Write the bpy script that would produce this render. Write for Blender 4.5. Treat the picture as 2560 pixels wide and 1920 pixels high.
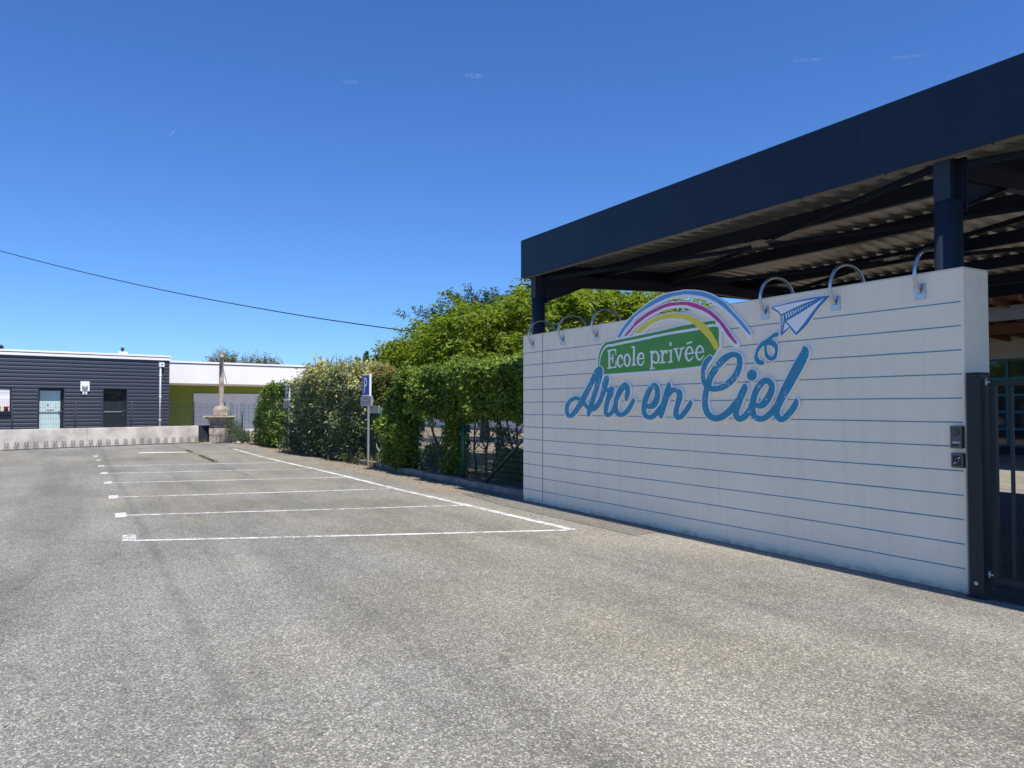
import bpy, bmesh, math, random
import numpy as np
from mathutils import Vector, Matrix

for o in list(bpy.data.objects):
    bpy.data.objects.remove(o, do_unlink=True)
SC = bpy.context.scene
COL = SC.collection

# ------------------------------------------------------------------ camera
CAM_X, CAM_Y, CAM_Z = 10.700, -6.232, 1.500
cd = bpy.data.cameras.new('camera')
cd.sensor_width = 36.0
cd.lens = 36.0 * 1923.0 / 2560.0
cd.clip_start = 0.05
cd.clip_end = 12000.0
cam = bpy.data.objects.new('camera', cd)
COL.objects.link(cam)
cam.location = (CAM_X, CAM_Y, CAM_Z)
_yaw = math.atan2(1083.0, 1923.0)
_fw = Vector((-math.cos(_yaw), math.sin(_yaw), math.tan(math.atan2(56.0, 1923.0))))
cam.rotation_euler = _fw.to_track_quat('-Z', 'Y').to_euler()
SC.camera = cam

# ------------------------------------------------------------------ light
SUN_EL = math.radians(62.0)
SUN_AZ = math.radians(4.5)          # measured from +X towards +Y
S = Vector((math.cos(SUN_EL) * math.cos(SUN_AZ), math.cos(SUN_EL) * math.sin(SUN_AZ), math.sin(SUN_EL)))
W = bpy.data.worlds.new('World')
SC.world = W
W.use_nodes = True
wn = W.node_tree
bg = wn.nodes['Background']
sky = wn.nodes.new('ShaderNodeTexSky')
sky.sky_type = 'NISHITA'
sky.sun_disc = False
sky.sun_elevation = SUN_EL
sky.sun_rotation = math.radians(90.0) - SUN_AZ
sky.altitude = 100.0
sky.air_density = 1.0
sky.dust_density = 0.0
sky.ozone_density = 8.0
tint_ = wn.nodes.new('ShaderNodeMix')              # clean, dry summer air: deeper blue than the model's default, everywhere alike
tint_.data_type = 'RGBA'
tint_.blend_type = 'MULTIPLY'
tint_.inputs[0].default_value = 1.0
tint_.inputs[7].default_value = (0.44, 0.625, 0.88, 1.0)
wn.links.new(sky.outputs['Color'], tint_.inputs[6])
wn.links.new(tint_.outputs[2], bg.inputs['Color'])
bg.inputs['Strength'].default_value = 0.132
sd = bpy.data.lights.new('sun', 'SUN')
sd.energy = 4.6
sd.angle = math.radians(0.53)
sd.color = (1.0, 0.945, 0.86)
sun = bpy.data.objects.new('sun', sd)
COL.objects.link(sun)
sun.rotation_euler = S.to_track_quat('Z', 'Y').to_euler()
sun.location = (5, 2, 30)
vs = SC.view_settings
vs.view_transform = 'Standard'
vs.look = 'None'
vs.gamma = 1.0
vs.use_curve_mapping = False
vs.exposure = 0.44
SC.render.engine = 'CYCLES'
SC.cycles.max_bounces = 6
SC.cycles.diffuse_bounces = 4
SC.cycles.glossy_bounces = 2
SC.cycles.transmission_bounces = 3
SC.cycles.transparent_max_bounces = 8

# ------------------------------------------------------------------ helpers
rng = np.random.default_rng(7)
random.seed(7)


class MB:
    """collects faces for ONE mesh object"""
    def __init__(self):
        self.v, self.f, self.m, self.s = [], [], [], []

    def add(self, verts, faces, mi=0, smooth=False):
        b = len(self.v)
        self.v.extend([tuple(p) for p in verts])
        for f in faces:
            self.f.append([i + b for i in f])
            self.m.append(mi)
            self.s.append(smooth)
        return self

    def box(self, x0, x1, y0, y1, z0, z1, mi=0):
        v = [(x0, y0, z0), (x1, y0, z0), (x1, y1, z0), (x0, y1, z0), (x0, y0, z1), (x1, y0, z1), (x1, y1, z1), (x0, y1, z1)]
        f = [(0, 3, 2, 1), (4, 5, 6, 7), (0, 1, 5, 4), (1, 2, 6, 5), (2, 3, 7, 6), (3, 0, 4, 7)]
        return self.add(v, f, mi)

    def hexa(self, v8, mi=0):
        return self.add(v8, [(0, 3, 2, 1), (4, 5, 6, 7), (0, 1, 5, 4), (1, 2, 6, 5), (2, 3, 7, 6), (3, 0, 4, 7)], mi)

    def bar(self, a, b, w, h, up=(0, 0, 1), mi=0):
        a, b = Vector(a), Vector(b)
        d = (b - a).normalized()
        s = d.cross(Vector(up)).normalized()
        u = s.cross(d).normalized()
        c = []
        for p in (a, b):
            for (i, j) in ((-1, -1), (1, -1), (1, 1), (-1, 1)):
                c.append(p + s * (i * w / 2) + u * (j * h / 2))
        return self.add(c, [(3, 2, 1, 0), (4, 5, 6, 7), (0, 1, 5, 4), (1, 2, 6, 5), (2, 3, 7, 6), (3, 0, 4, 7)], mi)

    def tube(self, pts, r, n=8, mi=0, cap=True, smooth=True):
        pts = [Vector(p) for p in pts]
        rs = r if isinstance(r, (list, tuple)) else [r] * len(pts)
        b = len(self.v)
        ref = None
        for i, p in enumerate(pts):
            d = (pts[min(i + 1, len(pts) - 1)] - pts[max(i - 1, 0)]).normalized()
            if ref is None:
                ref = d.orthogonal().normalized()
            ref = (ref - d * ref.dot(d))
            if ref.length < 1e-6:
                ref = d.orthogonal()
            ref.normalize()
            q = d.cross(ref)
            for k in range(n):
                t = 2 * math.pi * k / n
                self.v.append(tuple(p + (ref * math.cos(t) + q * math.sin(t)) * rs[i]))
        for i in range(len(pts) - 1):
            for k in range(n):
                a0 = b + i * n + k
                a1 = b + i * n + (k + 1) % n
                self.f.append([a0, a1, a1 + n, a0 + n]); self.m.append(mi); self.s.append(smooth)
        if cap:
            self.f.append([b + k for k in reversed(range(n))]); self.m.append(mi); self.s.append(False)
            e = b + (len(pts) - 1) * n
            self.f.append([e + k for k in range(n)]); self.m.append(mi); self.s.append(False)
        return self

    def lathe(self, c, prof, n=20, mi=0, smooth=True):
        b = len(self.v)
        for (r, z) in prof:
            for k in range(n):
                t = 2 * math.pi * k / n
                self.v.append((c[0] + r * math.cos(t), c[1] + r * math.sin(t), c[2] + z))
        for i in range(len(prof) - 1):
            for k in range(n):
                a0 = b + i * n + k
                a1 = b + i * n + (k + 1) % n
                self.f.append([a0, a1, a1 + n, a0 + n]); self.m.append(mi); self.s.append(smooth)
        self.f.append([b + k for k in reversed(range(n))]); self.m.append(mi); self.s.append(False)
        e = b + (len(prof) - 1) * n
        self.f.append([e + k for k in range(n)]); self.m.append(mi); self.s.append(False)
        return self

    def prism(self, poly, z0, z1, mi=0):
        n = len(poly)
        v = [(x, y, z0) for x, y in poly] + [(x, y, z1) for x, y in poly]
        f = [list(reversed(range(n))), list(range(n, 2 * n))] + [[i, (i + 1) % n, n + (i + 1) % n, n + i] for i in range(n)]
        return self.add(v, f, mi)

    def sphere(self, c, r, n=14, m=9, sc=(1, 1, 1), mi=0):
        prof = []
        b = len(self.v)
        for i in range(m + 1):
            a = -math.pi / 2 + math.pi * i / m
            for k in range(n):
                t = 2 * math.pi * k / n
                self.v.append((c[0] + sc[0] * r * math.cos(a) * math.cos(t), c[1] + sc[1] * r * math.cos(a) * math.sin(t), c[2] + sc[2] * r * math.sin(a)))
        for i in range(m):
            for k in range(n):
                a0 = b + i * n + k
                a1 = b + i * n + (k + 1) % n
                self.f.append([a0, a1, a1 + n, a0 + n]); self.m.append(mi); self.s.append(True)
        return self

    def build(self, name, mat, parent=None, bevel=0.0, seg=2, world=False):
        me = bpy.data.meshes.new(name)
        v = self.v
        if parent is not None and world:
            inv = parent.matrix_basis.inverted()
            v = [tuple(inv @ Vector(p)) for p in v]
        me.from_pydata(v, [], self.f)
        mats = mat if isinstance(mat, (list, tuple)) else [mat]
        for mm in mats:
            me.materials.append(mm)
        me.polygons.foreach_set('material_index', self.m)
        me.polygons.foreach_set('use_smooth', self.s)
        me.update()
        o = bpy.data.objects.new(name, me)
        COL.objects.link(o)
        if parent is not None:
            o.parent = parent
        if bevel > 0:
            b = o.modifiers.new('bevel', 'BEVEL')
            b.width = bevel
            b.segments = seg
            b.limit_method = 'ANGLE'
            b.angle_limit = math.radians(40)
        return o


def tag(o, label, cat, group=None):
    o['label'] = label
    o['category'] = cat
    if group:
        o['group'] = group
    return o


def kind(o, k):
    o['kind'] = k
    return o


def empty(name, loc=(0, 0, 0), rz=0.0):
    o = bpy.data.objects.new(name, None)
    o.empty_display_size = 0.2
    COL.objects.link(o)
    o.location = loc
    o.rotation_euler = (0, 0, rz)
    o.matrix_basis = Matrix.Translation(loc) @ Matrix.Rotation(rz, 4, 'Z')
    return o


def copy_tree(o, parent=None):
    c = o.copy()
    COL.objects.link(c)
    if parent is not None:
        c.parent = parent
    for ch in list(o.children):
        copy_tree(ch, c)
    return c


# ------------------------------------------------------------------ materials
def newmat(name):
    m = bpy.data.materials.new(name)
    m.use_nodes = True
    nt = m.node_tree
    return m, nt, nt.nodes['Principled BSDF']


def L(nt, a, b):
    nt.links.new(a, b)


def node(nt, t, **kw):
    n = nt.nodes.new(t)
    for k, v in kw.items():
        setattr(n, k, v)
    return n


def ramp(nt, fac, stops):
    r = node(nt, 'ShaderNodeValToRGB')
    e = r.color_ramp.elements
    while len(e) < len(stops):
        e.new(0.5)
    for el, (p, c) in zip(e, stops):
        el.position = p
        el.color = (c, c, c, 1) if isinstance(c, (int, float)) else (*c, 1)
    L(nt, fac, r.inputs[0])
    return r.outputs[0]


def noise(nt, vec, scale, detail=4.0, rough=0.55, dist=0.0):
    n = node(nt, 'ShaderNodeTexNoise')
    n.inputs['Scale'].default_value = scale
    n.inputs['Detail'].default_value = detail
    n.inputs['Roughness'].default_value = rough
    n.inputs['Distortion'].default_value = dist
    L(nt, vec, n.inputs['Vector'])
    return n.outputs['Fac']


def mapping(nt, vec, scale=(1, 1, 1), loc=(0, 0, 0)):
    m = node(nt, 'ShaderNodeMapping')
    m.inputs['Scale'].default_value = scale
    m.inputs['Location'].default_value = loc
    L(nt, vec, m.inputs['Vector'])
    return m.outputs[0]


def mix(nt, fac, a, b, mode='MIX'):
    n = node(nt, 'ShaderNodeMix', data_type='RGBA', blend_type=mode)
    for val, si in ((fac, 0), (a, 6), (b, 7)):
        sock = n.inputs[si]
        if isinstance(val, (int, float)):
            sock.default_value = val if si == 0 else (val, val, val, 1)
        elif isinstance(val, tuple):
            sock.default_value = (*val, 1)
        else:
            L(nt, val, sock)
    return n.outputs[2]


def math_(nt, op, a, b=None, c=None):
    n = node(nt, 'ShaderNodeMath', operation=op)
    for i, v in enumerate((a, b, c)):
        if v is None:
            continue
        if isinstance(v, (int, float)):
            n.inputs[i].default_value = v
        else:
            L(nt, v, n.inputs[i])
    return n.outputs[0]


def coords(nt, kind_='Object'):
    return node(nt, 'ShaderNodeTexCoord').outputs[kind_]


def bump(nt, bsdf, h, strength=0.3, dist=0.01):
    b = node(nt, 'ShaderNodeBump')
    b.inputs['Strength'].default_value = strength
    b.inputs['Distance'].default_value = dist
    L(nt, h, b.inputs['Height'])
    L(nt, b.outputs[0], bsdf.inputs['Normal'])


def surf(name, c1, c2=None, scale=3.0, rough=0.6, metal=0.0, bumps=0.0, bscale=60.0, spec=0.5, stretch=(1, 1, 1), detail=5, lo=0.35, hi=0.7, var=0.12):
    """surface with soft two-tone variation and fine relief"""
    m, nt, b = newmat(name)
    co = coords(nt)
    if c2 is None:
        c2 = tuple(x * (1 - var) for x in c1)
    f = ramp(nt, noise(nt, mapping(nt, co, stretch), scale, detail), [(lo, 0.0), (hi, 1.0)])
    L(nt, mix(nt, f, c1, c2), b.inputs['Base Color'])
    b.inputs['Roughness'].default_value = rough
    b.inputs['Metallic'].default_value = metal
    b.inputs['Specular IOR Level'].default_value = spec
    if bumps > 0:
        bump(nt, b, noise(nt, co, bscale, 3), bumps, 0.004)
    return m


def asphalt_mat(name, tint=(1.0, 0.96, 0.845), level=1.0, verge=True):
    m, nt, b = newmat(name)
    co = coords(nt)
    sep = node(nt, 'ShaderNodeSeparateXYZ')
    L(nt, co, sep.inputs[0])

    def vor(scale, jit=1.0):
        v = node(nt, 'ShaderNodeTexVoronoi')
        v.inputs['Scale'].default_value = scale
        v.inputs['Randomness'].default_value = jit
        dn = node(nt, 'ShaderNodeTexNoise')
        dn.inputs['Scale'].default_value = scale * 0.7
        L(nt, co, dn.inputs['Vector'])
        vm = node(nt, 'ShaderNodeVectorMath', operation='MULTIPLY_ADD')
        vm.inputs[1].default_value = (0.6 / scale,) * 3
        L(nt, dn.outputs['Color'], vm.inputs[0])
        L(nt, co, vm.inputs[2])
        L(nt, vm.outputs[0], v.inputs['Vector'])
        s = node(nt, 'ShaderNodeSeparateColor')
        L(nt, v.outputs['Color'], s.inputs[0])
        return v.outputs['Distance'], s.outputs[0], s.outputs[1]
    d1, r1, g1 = vor(86.0)
    d2, r2, g2 = vor(165.0)
    chips = ramp(nt, r1, [(0.0, 0.11), (0.36, 0.17), (0.60, 0.25), (0.80, 0.38), (0.95, 0.64), (1.0, 0.76)])
    edge = ramp(nt, d1, [(0.30, 1.0), (0.62, 0.58)])
    chips = mix(nt, 1.0, chips, edge, 'MULTIPLY')
    fine = ramp(nt, r2, [(0.0, 0.10), (0.5, 0.20), (0.9, 0.42), (1.0, 0.62)])
    agg = mix(nt, 0.50, chips, fine)
    # chip hue
    hue = ramp(nt, g1, [(0.0, (1.05, 1.01, 0.90)), (0.5, (1.0, 1.0, 1.0)), (1.0, (0.94, 0.98, 1.03))])
    agg = mix(nt, 1.0, agg, hue, 'MULTIPLY')
    # weathering at several sizes
    w1 = ramp(nt, noise(nt, mapping(nt, co, (0.35, 0.55, 1)), 1.0, 6, 0.6), [(0.30, 0.74), (0.50, 1.0), (0.72, 1.22)])
    w2 = ramp(nt, noise(nt, mapping(nt, co, (0.10, 1.3, 1), (3, 1, 0)), 1.0, 5, 0.6, 0.4), [(0.32, 0.80), (0.52, 1.0), (0.70, 1.10)])
    w3 = ramp(nt, noise(nt, co, 7.0, 4, 0.6), [(0.3, 0.90), (0.7, 1.08)])
    col = mix(nt, 1.0, agg, w1, 'MULTIPLY')
    col = mix(nt, 1.0, col, w2, 'MULTIPLY')
    col = mix(nt, 1.0, col, w3, 'MULTIPLY')
    col = mix(nt, 1.0, col, tuple(t * level for t in tint), 'MULTIPLY')
    warm = ramp(nt, noise(nt, mapping(nt, co, (0.16, 0.22, 1), (11, 4, 0)), 1.0, 3), [(0.42, (1.0, 1.0, 1.0)), (0.66, (1.05, 1.0, 0.88))])
    col = mix(nt, 1.0, col, warm, 'MULTIPLY')
    # old spots and hairline cracks
    sp = ramp(nt, noise(nt, mapping(nt, co, (1, 1, 1), (31, 7, 0)), 2.3, 3, 0.5), [(0.72, 0.0), (0.80, 0.22)])
    col = mix(nt, sp, col, (0.085, 0.080, 0.072))
    cv = node(nt, 'ShaderNodeTexVoronoi', feature='DISTANCE_TO_EDGE')
    cv.inputs['Scale'].default_value = 0.23
    wn_ = node(nt, 'ShaderNodeTexNoise')
    wn_.inputs['Scale'].default_value = 1.6
    wn_.inputs['Detail'].default_value = 6.0
    L(nt, co, wn_.inputs['Vector'])
    vm_ = node(nt, 'ShaderNodeVectorMath', operation='MULTIPLY_ADD')
    vm_.inputs[1].default_value = (0.9, 0.9, 0.0)
    L(nt, wn_.outputs['Color'], vm_.inputs[0])
    L(nt, co, vm_.inputs[2])
    L(nt, vm_.outputs[0], cv.inputs['Vector'])
    ck = ramp(nt, cv.outputs['Distance'], [(0.0, 0.5), (0.0018, 0.28), (0.0036, 0.0)])
    cm = ramp(nt, noise(nt, mapping(nt, co, (0.3, 0.3, 1), (2, 9, 0)), 1.0, 3), [(0.50, 0.0), (0.60, 1.0)])
    col = mix(nt, math_(nt, 'MULTIPLY', ck, cm), col, (0.06, 0.055, 0.05))
    if verge:
        # laying joints of the asphalt
        wob = math_(nt, 'MULTIPLY', math_(nt, 'SUBTRACT', noise(nt, co, 1.3, 5, 0.65), 0.5), 0.16)
        for y0, wdt, x0, x1, amt in ((-5.53, 0.045, -22.0, 8.0, 0.42), (-3.0, 0.05, -22.0, -6.5, 0.42)):
            dy = math_(nt, 'ABSOLUTE', math_(nt, 'ADD', math_(nt, 'SUBTRACT', sep.outputs[1], y0), wob))
            f = ramp(nt, dy, [(0.0, 1.0), (wdt * 0.5, 0.75), (wdt * 1.9, 0.0)])
            gx = math_(nt, 'MULTIPLY', math_(nt, 'GREATER_THAN', sep.outputs[0], x0), math_(nt, 'LESS_THAN', sep.outputs[0], x1))
            brk = ramp(nt, noise(nt, mapping(nt, co, (1.2, 1, 1), (0, y0, 0)), 1.0, 4), [(0.34, 0.25), (0.6, 1.0)])
            f = math_(nt, 'MULTIPLY', math_(nt, 'MULTIPLY', f, gx), brk)
            f = math_(nt, 'MULTIPLY', f, amt)
            col = mix(nt, f, col, (0.070, 0.062, 0.052))
        # sandy dust along the kerb and a rust-coloured run
        dn = noise(nt, mapping(nt, co, (0.7, 1.2, 1), (5, 5, 0)), 1.0, 6, 0.65)
        yy = math_(nt, 'ADD', sep.outputs[1], math_(nt, 'MULTIPLY', math_(nt, 'SUBTRACT', dn, 0.5), 1.6))
        f = ramp(nt, math_(nt, 'MULTIPLY_ADD', yy, 0.5, 0.9), [(0.40, 0.0), (0.78, 0.75)])
        gx = ramp(nt, math_(nt, 'MULTIPLY_ADD', sep.outputs[0], 0.05, 0.9), [(0.80, 1.0), (1.0, 0.15)])
        f = math_(nt, 'MULTIPLY', f, gx)
        col = mix(nt, f, col, (0.30, 0.24, 0.17))
        dx = math_(nt, 'ABSOLUTE', math_(nt, 'ADD', math_(nt, 'ADD', sep.outputs[0], 13.4), math_(nt, 'MULTIPLY', math_(nt, 'SUBTRACT', dn, 0.5), 1.5)))
        f = ramp(nt, dx, [(0.0, 0.6), (0.55, 0.0)])
        gy = ramp(nt, math_(nt, 'MULTIPLY_ADD', sep.outputs[1], 0.25, 0.8), [(0.05, 0.0), (0.5, 1.0)])
        col = mix(nt, math_(nt, 'MULTIPLY', f, gy), col, (0.26, 0.14, 0.07))
    L(nt, col, b.inputs['Base Color'])
    b.inputs['Roughness'].default_value = 0.85
    b.inputs['Specular IOR Level'].default_value = 0.35
    h = math_(nt, 'ADD', math_(nt, 'MULTIPLY', d1, -1.0), math_(nt, 'MULTIPLY', r1, 0.8))
    bump(nt, b, h, 0.55, 0.006)
    return m


def paint_mat(name, wear=0.48, col=(0.72, 0.71, 0.68)):
    m, nt, b = newmat(name)
    co = coords(nt)
    n1 = noise(nt, co, 9.0, 7, 0.72)
    n2 = noise(nt, co, 70.0, 3, 0.6)
    n3 = noise(nt, co, 0.9, 3, 0.6)
    f = math_(nt, 'ADD', math_(nt, 'ADD', math_(nt, 'MULTIPLY', n1, 0.5), math_(nt, 'MULTIPLY', n2, 0.4)), math_(nt, 'MULTIPLY', n3, 0.25))
    a = ramp(nt, f, [(wear, 0.0), (wear + 0.12, 1.0)])
    b.inputs['Base Color'].default_value = (*col, 1)
    b.inputs['Roughness'].default_value = 0.7
    L(nt, a, b.inputs['Alpha'])
    return m


def leaf_mat(name, stops, trans=0.35, rough=0.42, spec=0.5):
    m, nt, b = newmat(name)
    at = node(nt, 'ShaderNodeAttribute', attribute_name='tint')
    c = ramp(nt, at.outputs['Fac'], stops)
    L(nt, c, b.inputs['Base Color'])
    b.inputs['Roughness'].default_value = rough
    b.inputs['Specular IOR Level'].default_value = spec
    t = node(nt, 'ShaderNodeBsdfTranslucent')
    tc = mix(nt, 1.0, c, (1.5, 1.6, 0.55), 'MULTIPLY')
    L(nt, tc, t.inputs['Color'])
    ms = node(nt, 'ShaderNodeMixShader')
    ms.inputs[0].default_value = trans
    L(nt, b.outputs[0], ms.inputs[1])
    L(nt, t.outputs[0], ms.inputs[2])
    L(nt, ms.outputs[0], nt.nodes['Material Output'].inputs['Surface'])
    return m


def glass_mat(name, col=(0.02, 0.025, 0.03), rough=0.04):
    m, nt, b = newmat(name)
    co = coords(nt)
    f = noise(nt, co, 2.0, 3)
    L(nt, mix(nt, f, col, tuple(c * 1.6 for c in col)), b.inputs['Base Color'])
    b.inputs['Roughness'].default_value = rough
    b.inputs['Specular IOR Level'].default_value = 0.8
    return m


def wall_mat():
    """white rendered wall: faint clouding, vertical run marks, splash grime low down"""
    m, nt, b = newmat('white_render')
    co = coords(nt)
    sep = node(nt, 'ShaderNodeSeparateXYZ')
    L(nt, co, sep.inputs[0])
    c = mix(nt, ramp(nt, noise(nt, co, 1.6, 6, 0.6), [(0.35, 0.0), (0.7, 1.0)]), (0.945, 0.845, 0.655), (0.90, 0.80, 0.615))
    st = ramp(nt, noise(nt, mapping(nt, co, (9, 9, 0.5)), 1.0, 5, 0.6), [(0.50, 0.0), (0.78, 0.20)])
    c = mix(nt, st, c, (0.50, 0.48, 0.44))
    sp = ramp(nt, noise(nt, co, 28.0, 4, 0.6), [(0.62, 0.0), (0.75, 0.22)])
    c = mix(nt, sp, c, (0.48, 0.46, 0.42))
    nz = math_(nt, 'MULTIPLY', noise(nt, mapping(nt, co, (7, 7, 9)), 1.0, 6, 0.7), 0.12)
    g = ramp(nt, math_(nt, 'ADD', math_(nt, 'SUBTRACT', sep.outputs[2], nz), 0.5), [(0.455, 0.65), (0.49, 0.25), (0.53, 0.0)])
    g2 = ramp(nt, noise(nt, mapping(nt, co, (6, 6, 10)), 1.0, 5, 0.65), [(0.4, 0.3), (0.62, 1.0)])
    c = mix(nt, math_(nt, 'MULTIPLY', g, g2), c, (0.27, 0.235, 0.19))
    L(nt, c, b.inputs['Base Color'])
    b.inputs['Roughness'].default_value = 0.85
    bump(nt, b, math_(nt, 'ADD', noise(nt, co, 180.0, 3, 0.6), math_(nt, 'MULTIPLY', noise(nt, co, 6.0, 3), 0.8)), 0.22, 0.003)
    return m


def letter_blue():
    """blue face with scattered white brush scratches, as on a distressed typeface"""
    m, nt, b = newmat('lettering_blue')
    co = coords(nt)
    a = noise(nt, mapping(nt, co, (34, 34, 22)), 1.0, 4, 0.6, 1.2)
    c = noise(nt, mapping(nt, co, (3.4, 3.4, 3.0), (7, 0, 2)), 1.0, 3, 0.6)
    f = ramp(nt, math_(nt, 'ADD', a, math_(nt, 'MULTIPLY', c, 0.55)), [(0.925, 0.0), (0.95, 0.9)])
    base = mix(nt, noise(nt, co, 4.0, 3), (0.016, 0.235, 0.37), (0.024, 0.275, 0.42))
    L(nt, mix(nt, f, base, (0.78, 0.80, 0.84)), b.inputs['Base Color'])
    b.inputs['Roughness'].default_value = 0.45
    return m


M = {}
M['asphalt'] = asphalt_mat('old_pale_asphalt')
M['patch'] = asphalt_mat('darker_trench_asphalt', (1.15, 1.09, 1.0), 0.66, False)
M['yard'] = asphalt_mat('courtyard_asphalt', (1.0, 0.97, 0.92), 1.0, False)
M['canopy_shade'] = asphalt_mat('asphalt_with_canopy_shade', (1.0, 0.98, 0.95), 0.30, False)  # asphalt colour lowered, with the shade under the canopy painted in
M['paint'] = paint_mat('worn_road_paint', 0.485)
M['paint_faded'] = paint_mat('faded_road_paint', 0.60, (0.62, 0.61, 0.59))
M['wall'] = wall_mat()
M['rule'] = surf('ruled_line_blue', (0.09, 0.24, 0.37), (0.14, 0.29, 0.40), 8, 0.6)
M['margin'] = surf('margin_line_red', (0.36, 0.15, 0.20), None, 8, 0.6)
M['letter'] = letter_blue()
M['sign_white'] = surf('sign_white', (0.93, 0.91, 0.87), None, 3, 0.45, var=0.04)
M['sign_green'] = surf('sign_green', (0.085, 0.33, 0.042), (0.07, 0.29, 0.038), 2, 0.45)
M['sign_yellow'] = surf('sign_yellow', (0.92, 0.72, 0.05), None, 2, 0.45, var=0.06)
M['sign_pink'] = surf('sign_pink', (0.60, 0.045, 0.26), None, 2, 0.45, var=0.06)
M['sign_lblue'] = surf('sign_light_blue', (0.10, 0.35, 0.64), None, 2, 0.45, var=0.06)
M['steel'] = surf('brushed_steel', (0.60, 0.60, 0.60), (0.48, 0.48, 0.47), 30, 0.30, 0.95, stretch=(1, 1, 1))
M['galv'] = surf('galvanised_post', (0.50, 0.51, 0.52), (0.40, 0.41, 0.42), 14, 0.5, 0.7)
M['navy'] = surf('navy_coated_steel', (0.0115, 0.029, 0.052), (0.0085, 0.023, 0.044), 2.2, 0.5, spec=0.25, stretch=(0.7, 1, 0.12), lo=0.3, hi=0.72)
M['navy_dark'] = surf('navy_structural_steel', (0.010, 0.019, 0.042), None, 2, 0.5, spec=0.4)
M['deck'] = surf('galvanised_roof_deck', (0.50, 0.47, 0.41), (0.36, 0.335, 0.285), 3, 0.36, 0.45, stretch=(1, 0.3, 1))
M['gusset'] = surf('galvanised_gusset', (0.42, 0.41, 0.40), None, 12, 0.5, 0.6)
M['lip'] = surf('fascia_return_grey', (0.20, 0.19, 0.175), None, 6, 0.5, 0.2)
M['column'] = surf('slate_coated_column', (0.020, 0.033, 0.050), None, 2, 0.5, spec=0.3)
M['anth'] = surf('anthracite_coated_steel', (0.022, 0.028, 0.028), None, 3, 0.5, spec=0.3)
M['anth_dark'] = surf('matt_black', (0.008, 0.009, 0.012), None, 3, 0.6)
M['intercom'] = surf('bronze_grey_metal', (0.11, 0.11, 0.105), None, 20, 0.4, 0.5)
M['clad'] = surf('slate_blue_cladding', (0.046, 0.057, 0.082), (0.041, 0.051, 0.074), 1.0, 0.35)
M['white_paint'] = surf('white_painted_metal', (0.80, 0.80, 0.79), None, 2, 0.5, var=0.04)
M['white_wall'] = surf('white_plaster', (0.80, 0.795, 0.78), (0.74, 0.735, 0.71), 0.8, 0.85, bumps=0.1, bscale=90)
M['olive'] = surf('olive_green_plaster', (0.19, 0.24, 0.035), (0.17, 0.22, 0.032), 0.9, 0.85, bumps=0.1, bscale=90)
M['shutter'] = surf('pale_grey_panel', (0.66, 0.68, 0.73), None, 1.2, 0.6, var=0.05)
M['concrete'] = surf('weathered_concrete', (0.66, 0.60, 0.53), (0.42, 0.38, 0.335), 1.7, 0.9, bumps=0.4, bscale=40, detail=9, lo=0.38, hi=0.66)
M['kerb'] = surf('kerb_concrete', (0.34, 0.30, 0.25), (0.17, 0.135, 0.10), 3.0, 0.9, bumps=0.4, bscale=50, detail=8)
M['granite'] = surf('old_lichened_granite', (0.46, 0.39, 0.31), (0.21, 0.18, 0.14), 5.0, 0.92, bumps=0.7, bscale=35, detail=10, lo=0.36, hi=0.64)
M['door_dark'] = surf('dark_door_frame', (0.018, 0.022, 0.035), None, 3, 0.4)
M['frosted'] = surf('frosted_door_film', (0.52, 0.70, 0.68), (0.46, 0.62, 0.62), 2.2, 0.3)
M['glass'] = glass_mat('dark_glass')
M['lamp_grey'] = surf('opal_lamp_globe', (0.55, 0.54, 0.53), None, 5, 0.4)
M['pot_red'] = surf('raspberry_pot', (0.36, 0.02, 0.07), None, 6, 0.5)
M['pot_green'] = surf('lime_pot', (0.36, 0.52, 0.05), None, 6, 0.5)
M['paper'] = surf('paper_notice', (0.62, 0.70, 0.74), None, 6, 0.7)
M['sign_blue'] = surf('traffic_sign_blue', (0.012, 0.045, 0.36), None, 3, 0.35, var=0.06)
M['plate_grey'] = surf('sign_plate_grey', (0.42, 0.42, 0.42), (0.35, 0.35, 0.36), 8, 0.45, 0.3)
M['print'] = surf('grey_print', (0.20, 0.21, 0.23), None, 8, 0.6)
M['green_fence'] = surf('green_coated_fence', (0.010, 0.085, 0.060), None, 6, 0.45)
M['grey_fence'] = surf('slate_coated_fence', (0.030, 0.037, 0.055), None, 6, 0.6, spec=0.2)
M['soil'] = surf('dry_soil', (0.22, 0.155, 0.10), (0.10, 0.072, 0.05), 4.0, 0.95, bumps=0.8, bscale=30, detail=9)
M['sand'] = surf('sandy_paving', (0.46, 0.40, 0.33), (0.36, 0.31, 0.25), 1.5, 0.95, bumps=0.4, bscale=50, detail=8)
M['bark'] = surf('tree_bark', (0.10, 0.085, 0.065), (0.05, 0.043, 0.034), 8, 0.95, bumps=0.8, bscale=25, stretch=(1, 1, 0.3))
M['dead'] = surf('bleached_dead_wood', (0.36, 0.30, 0.23), (0.22, 0.18, 0.13), 12, 0.9, bumps=0.5, stretch=(1, 1, 0.3))
M['rack'] = surf('weathered_rack_steel', (0.13, 0.13, 0.135), (0.09, 0.09, 0.09), 14, 0.5, 0.3)
M['cable'] = surf('black_cable', (0.010, 0.010, 0.012), None, 3, 0.6)
M['wood_brown'] = surf('brown_timber', (0.16, 0.070, 0.035), (0.10, 0.045, 0.024), 5, 0.7, stretch=(1, 8, 8))
M['wood_grey'] = surf('silvered_timber', (0.24, 0.23, 0.22), (0.14, 0.13, 0.125), 5, 0.85, stretch=(1, 8, 8))
M['teal'] = surf('teal_window_frame', (0.018, 0.17, 0.24), None, 4, 0.4)
M['cream'] = surf('cream_render', (0.52, 0.48, 0.41), None, 2, 0.9)
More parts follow.
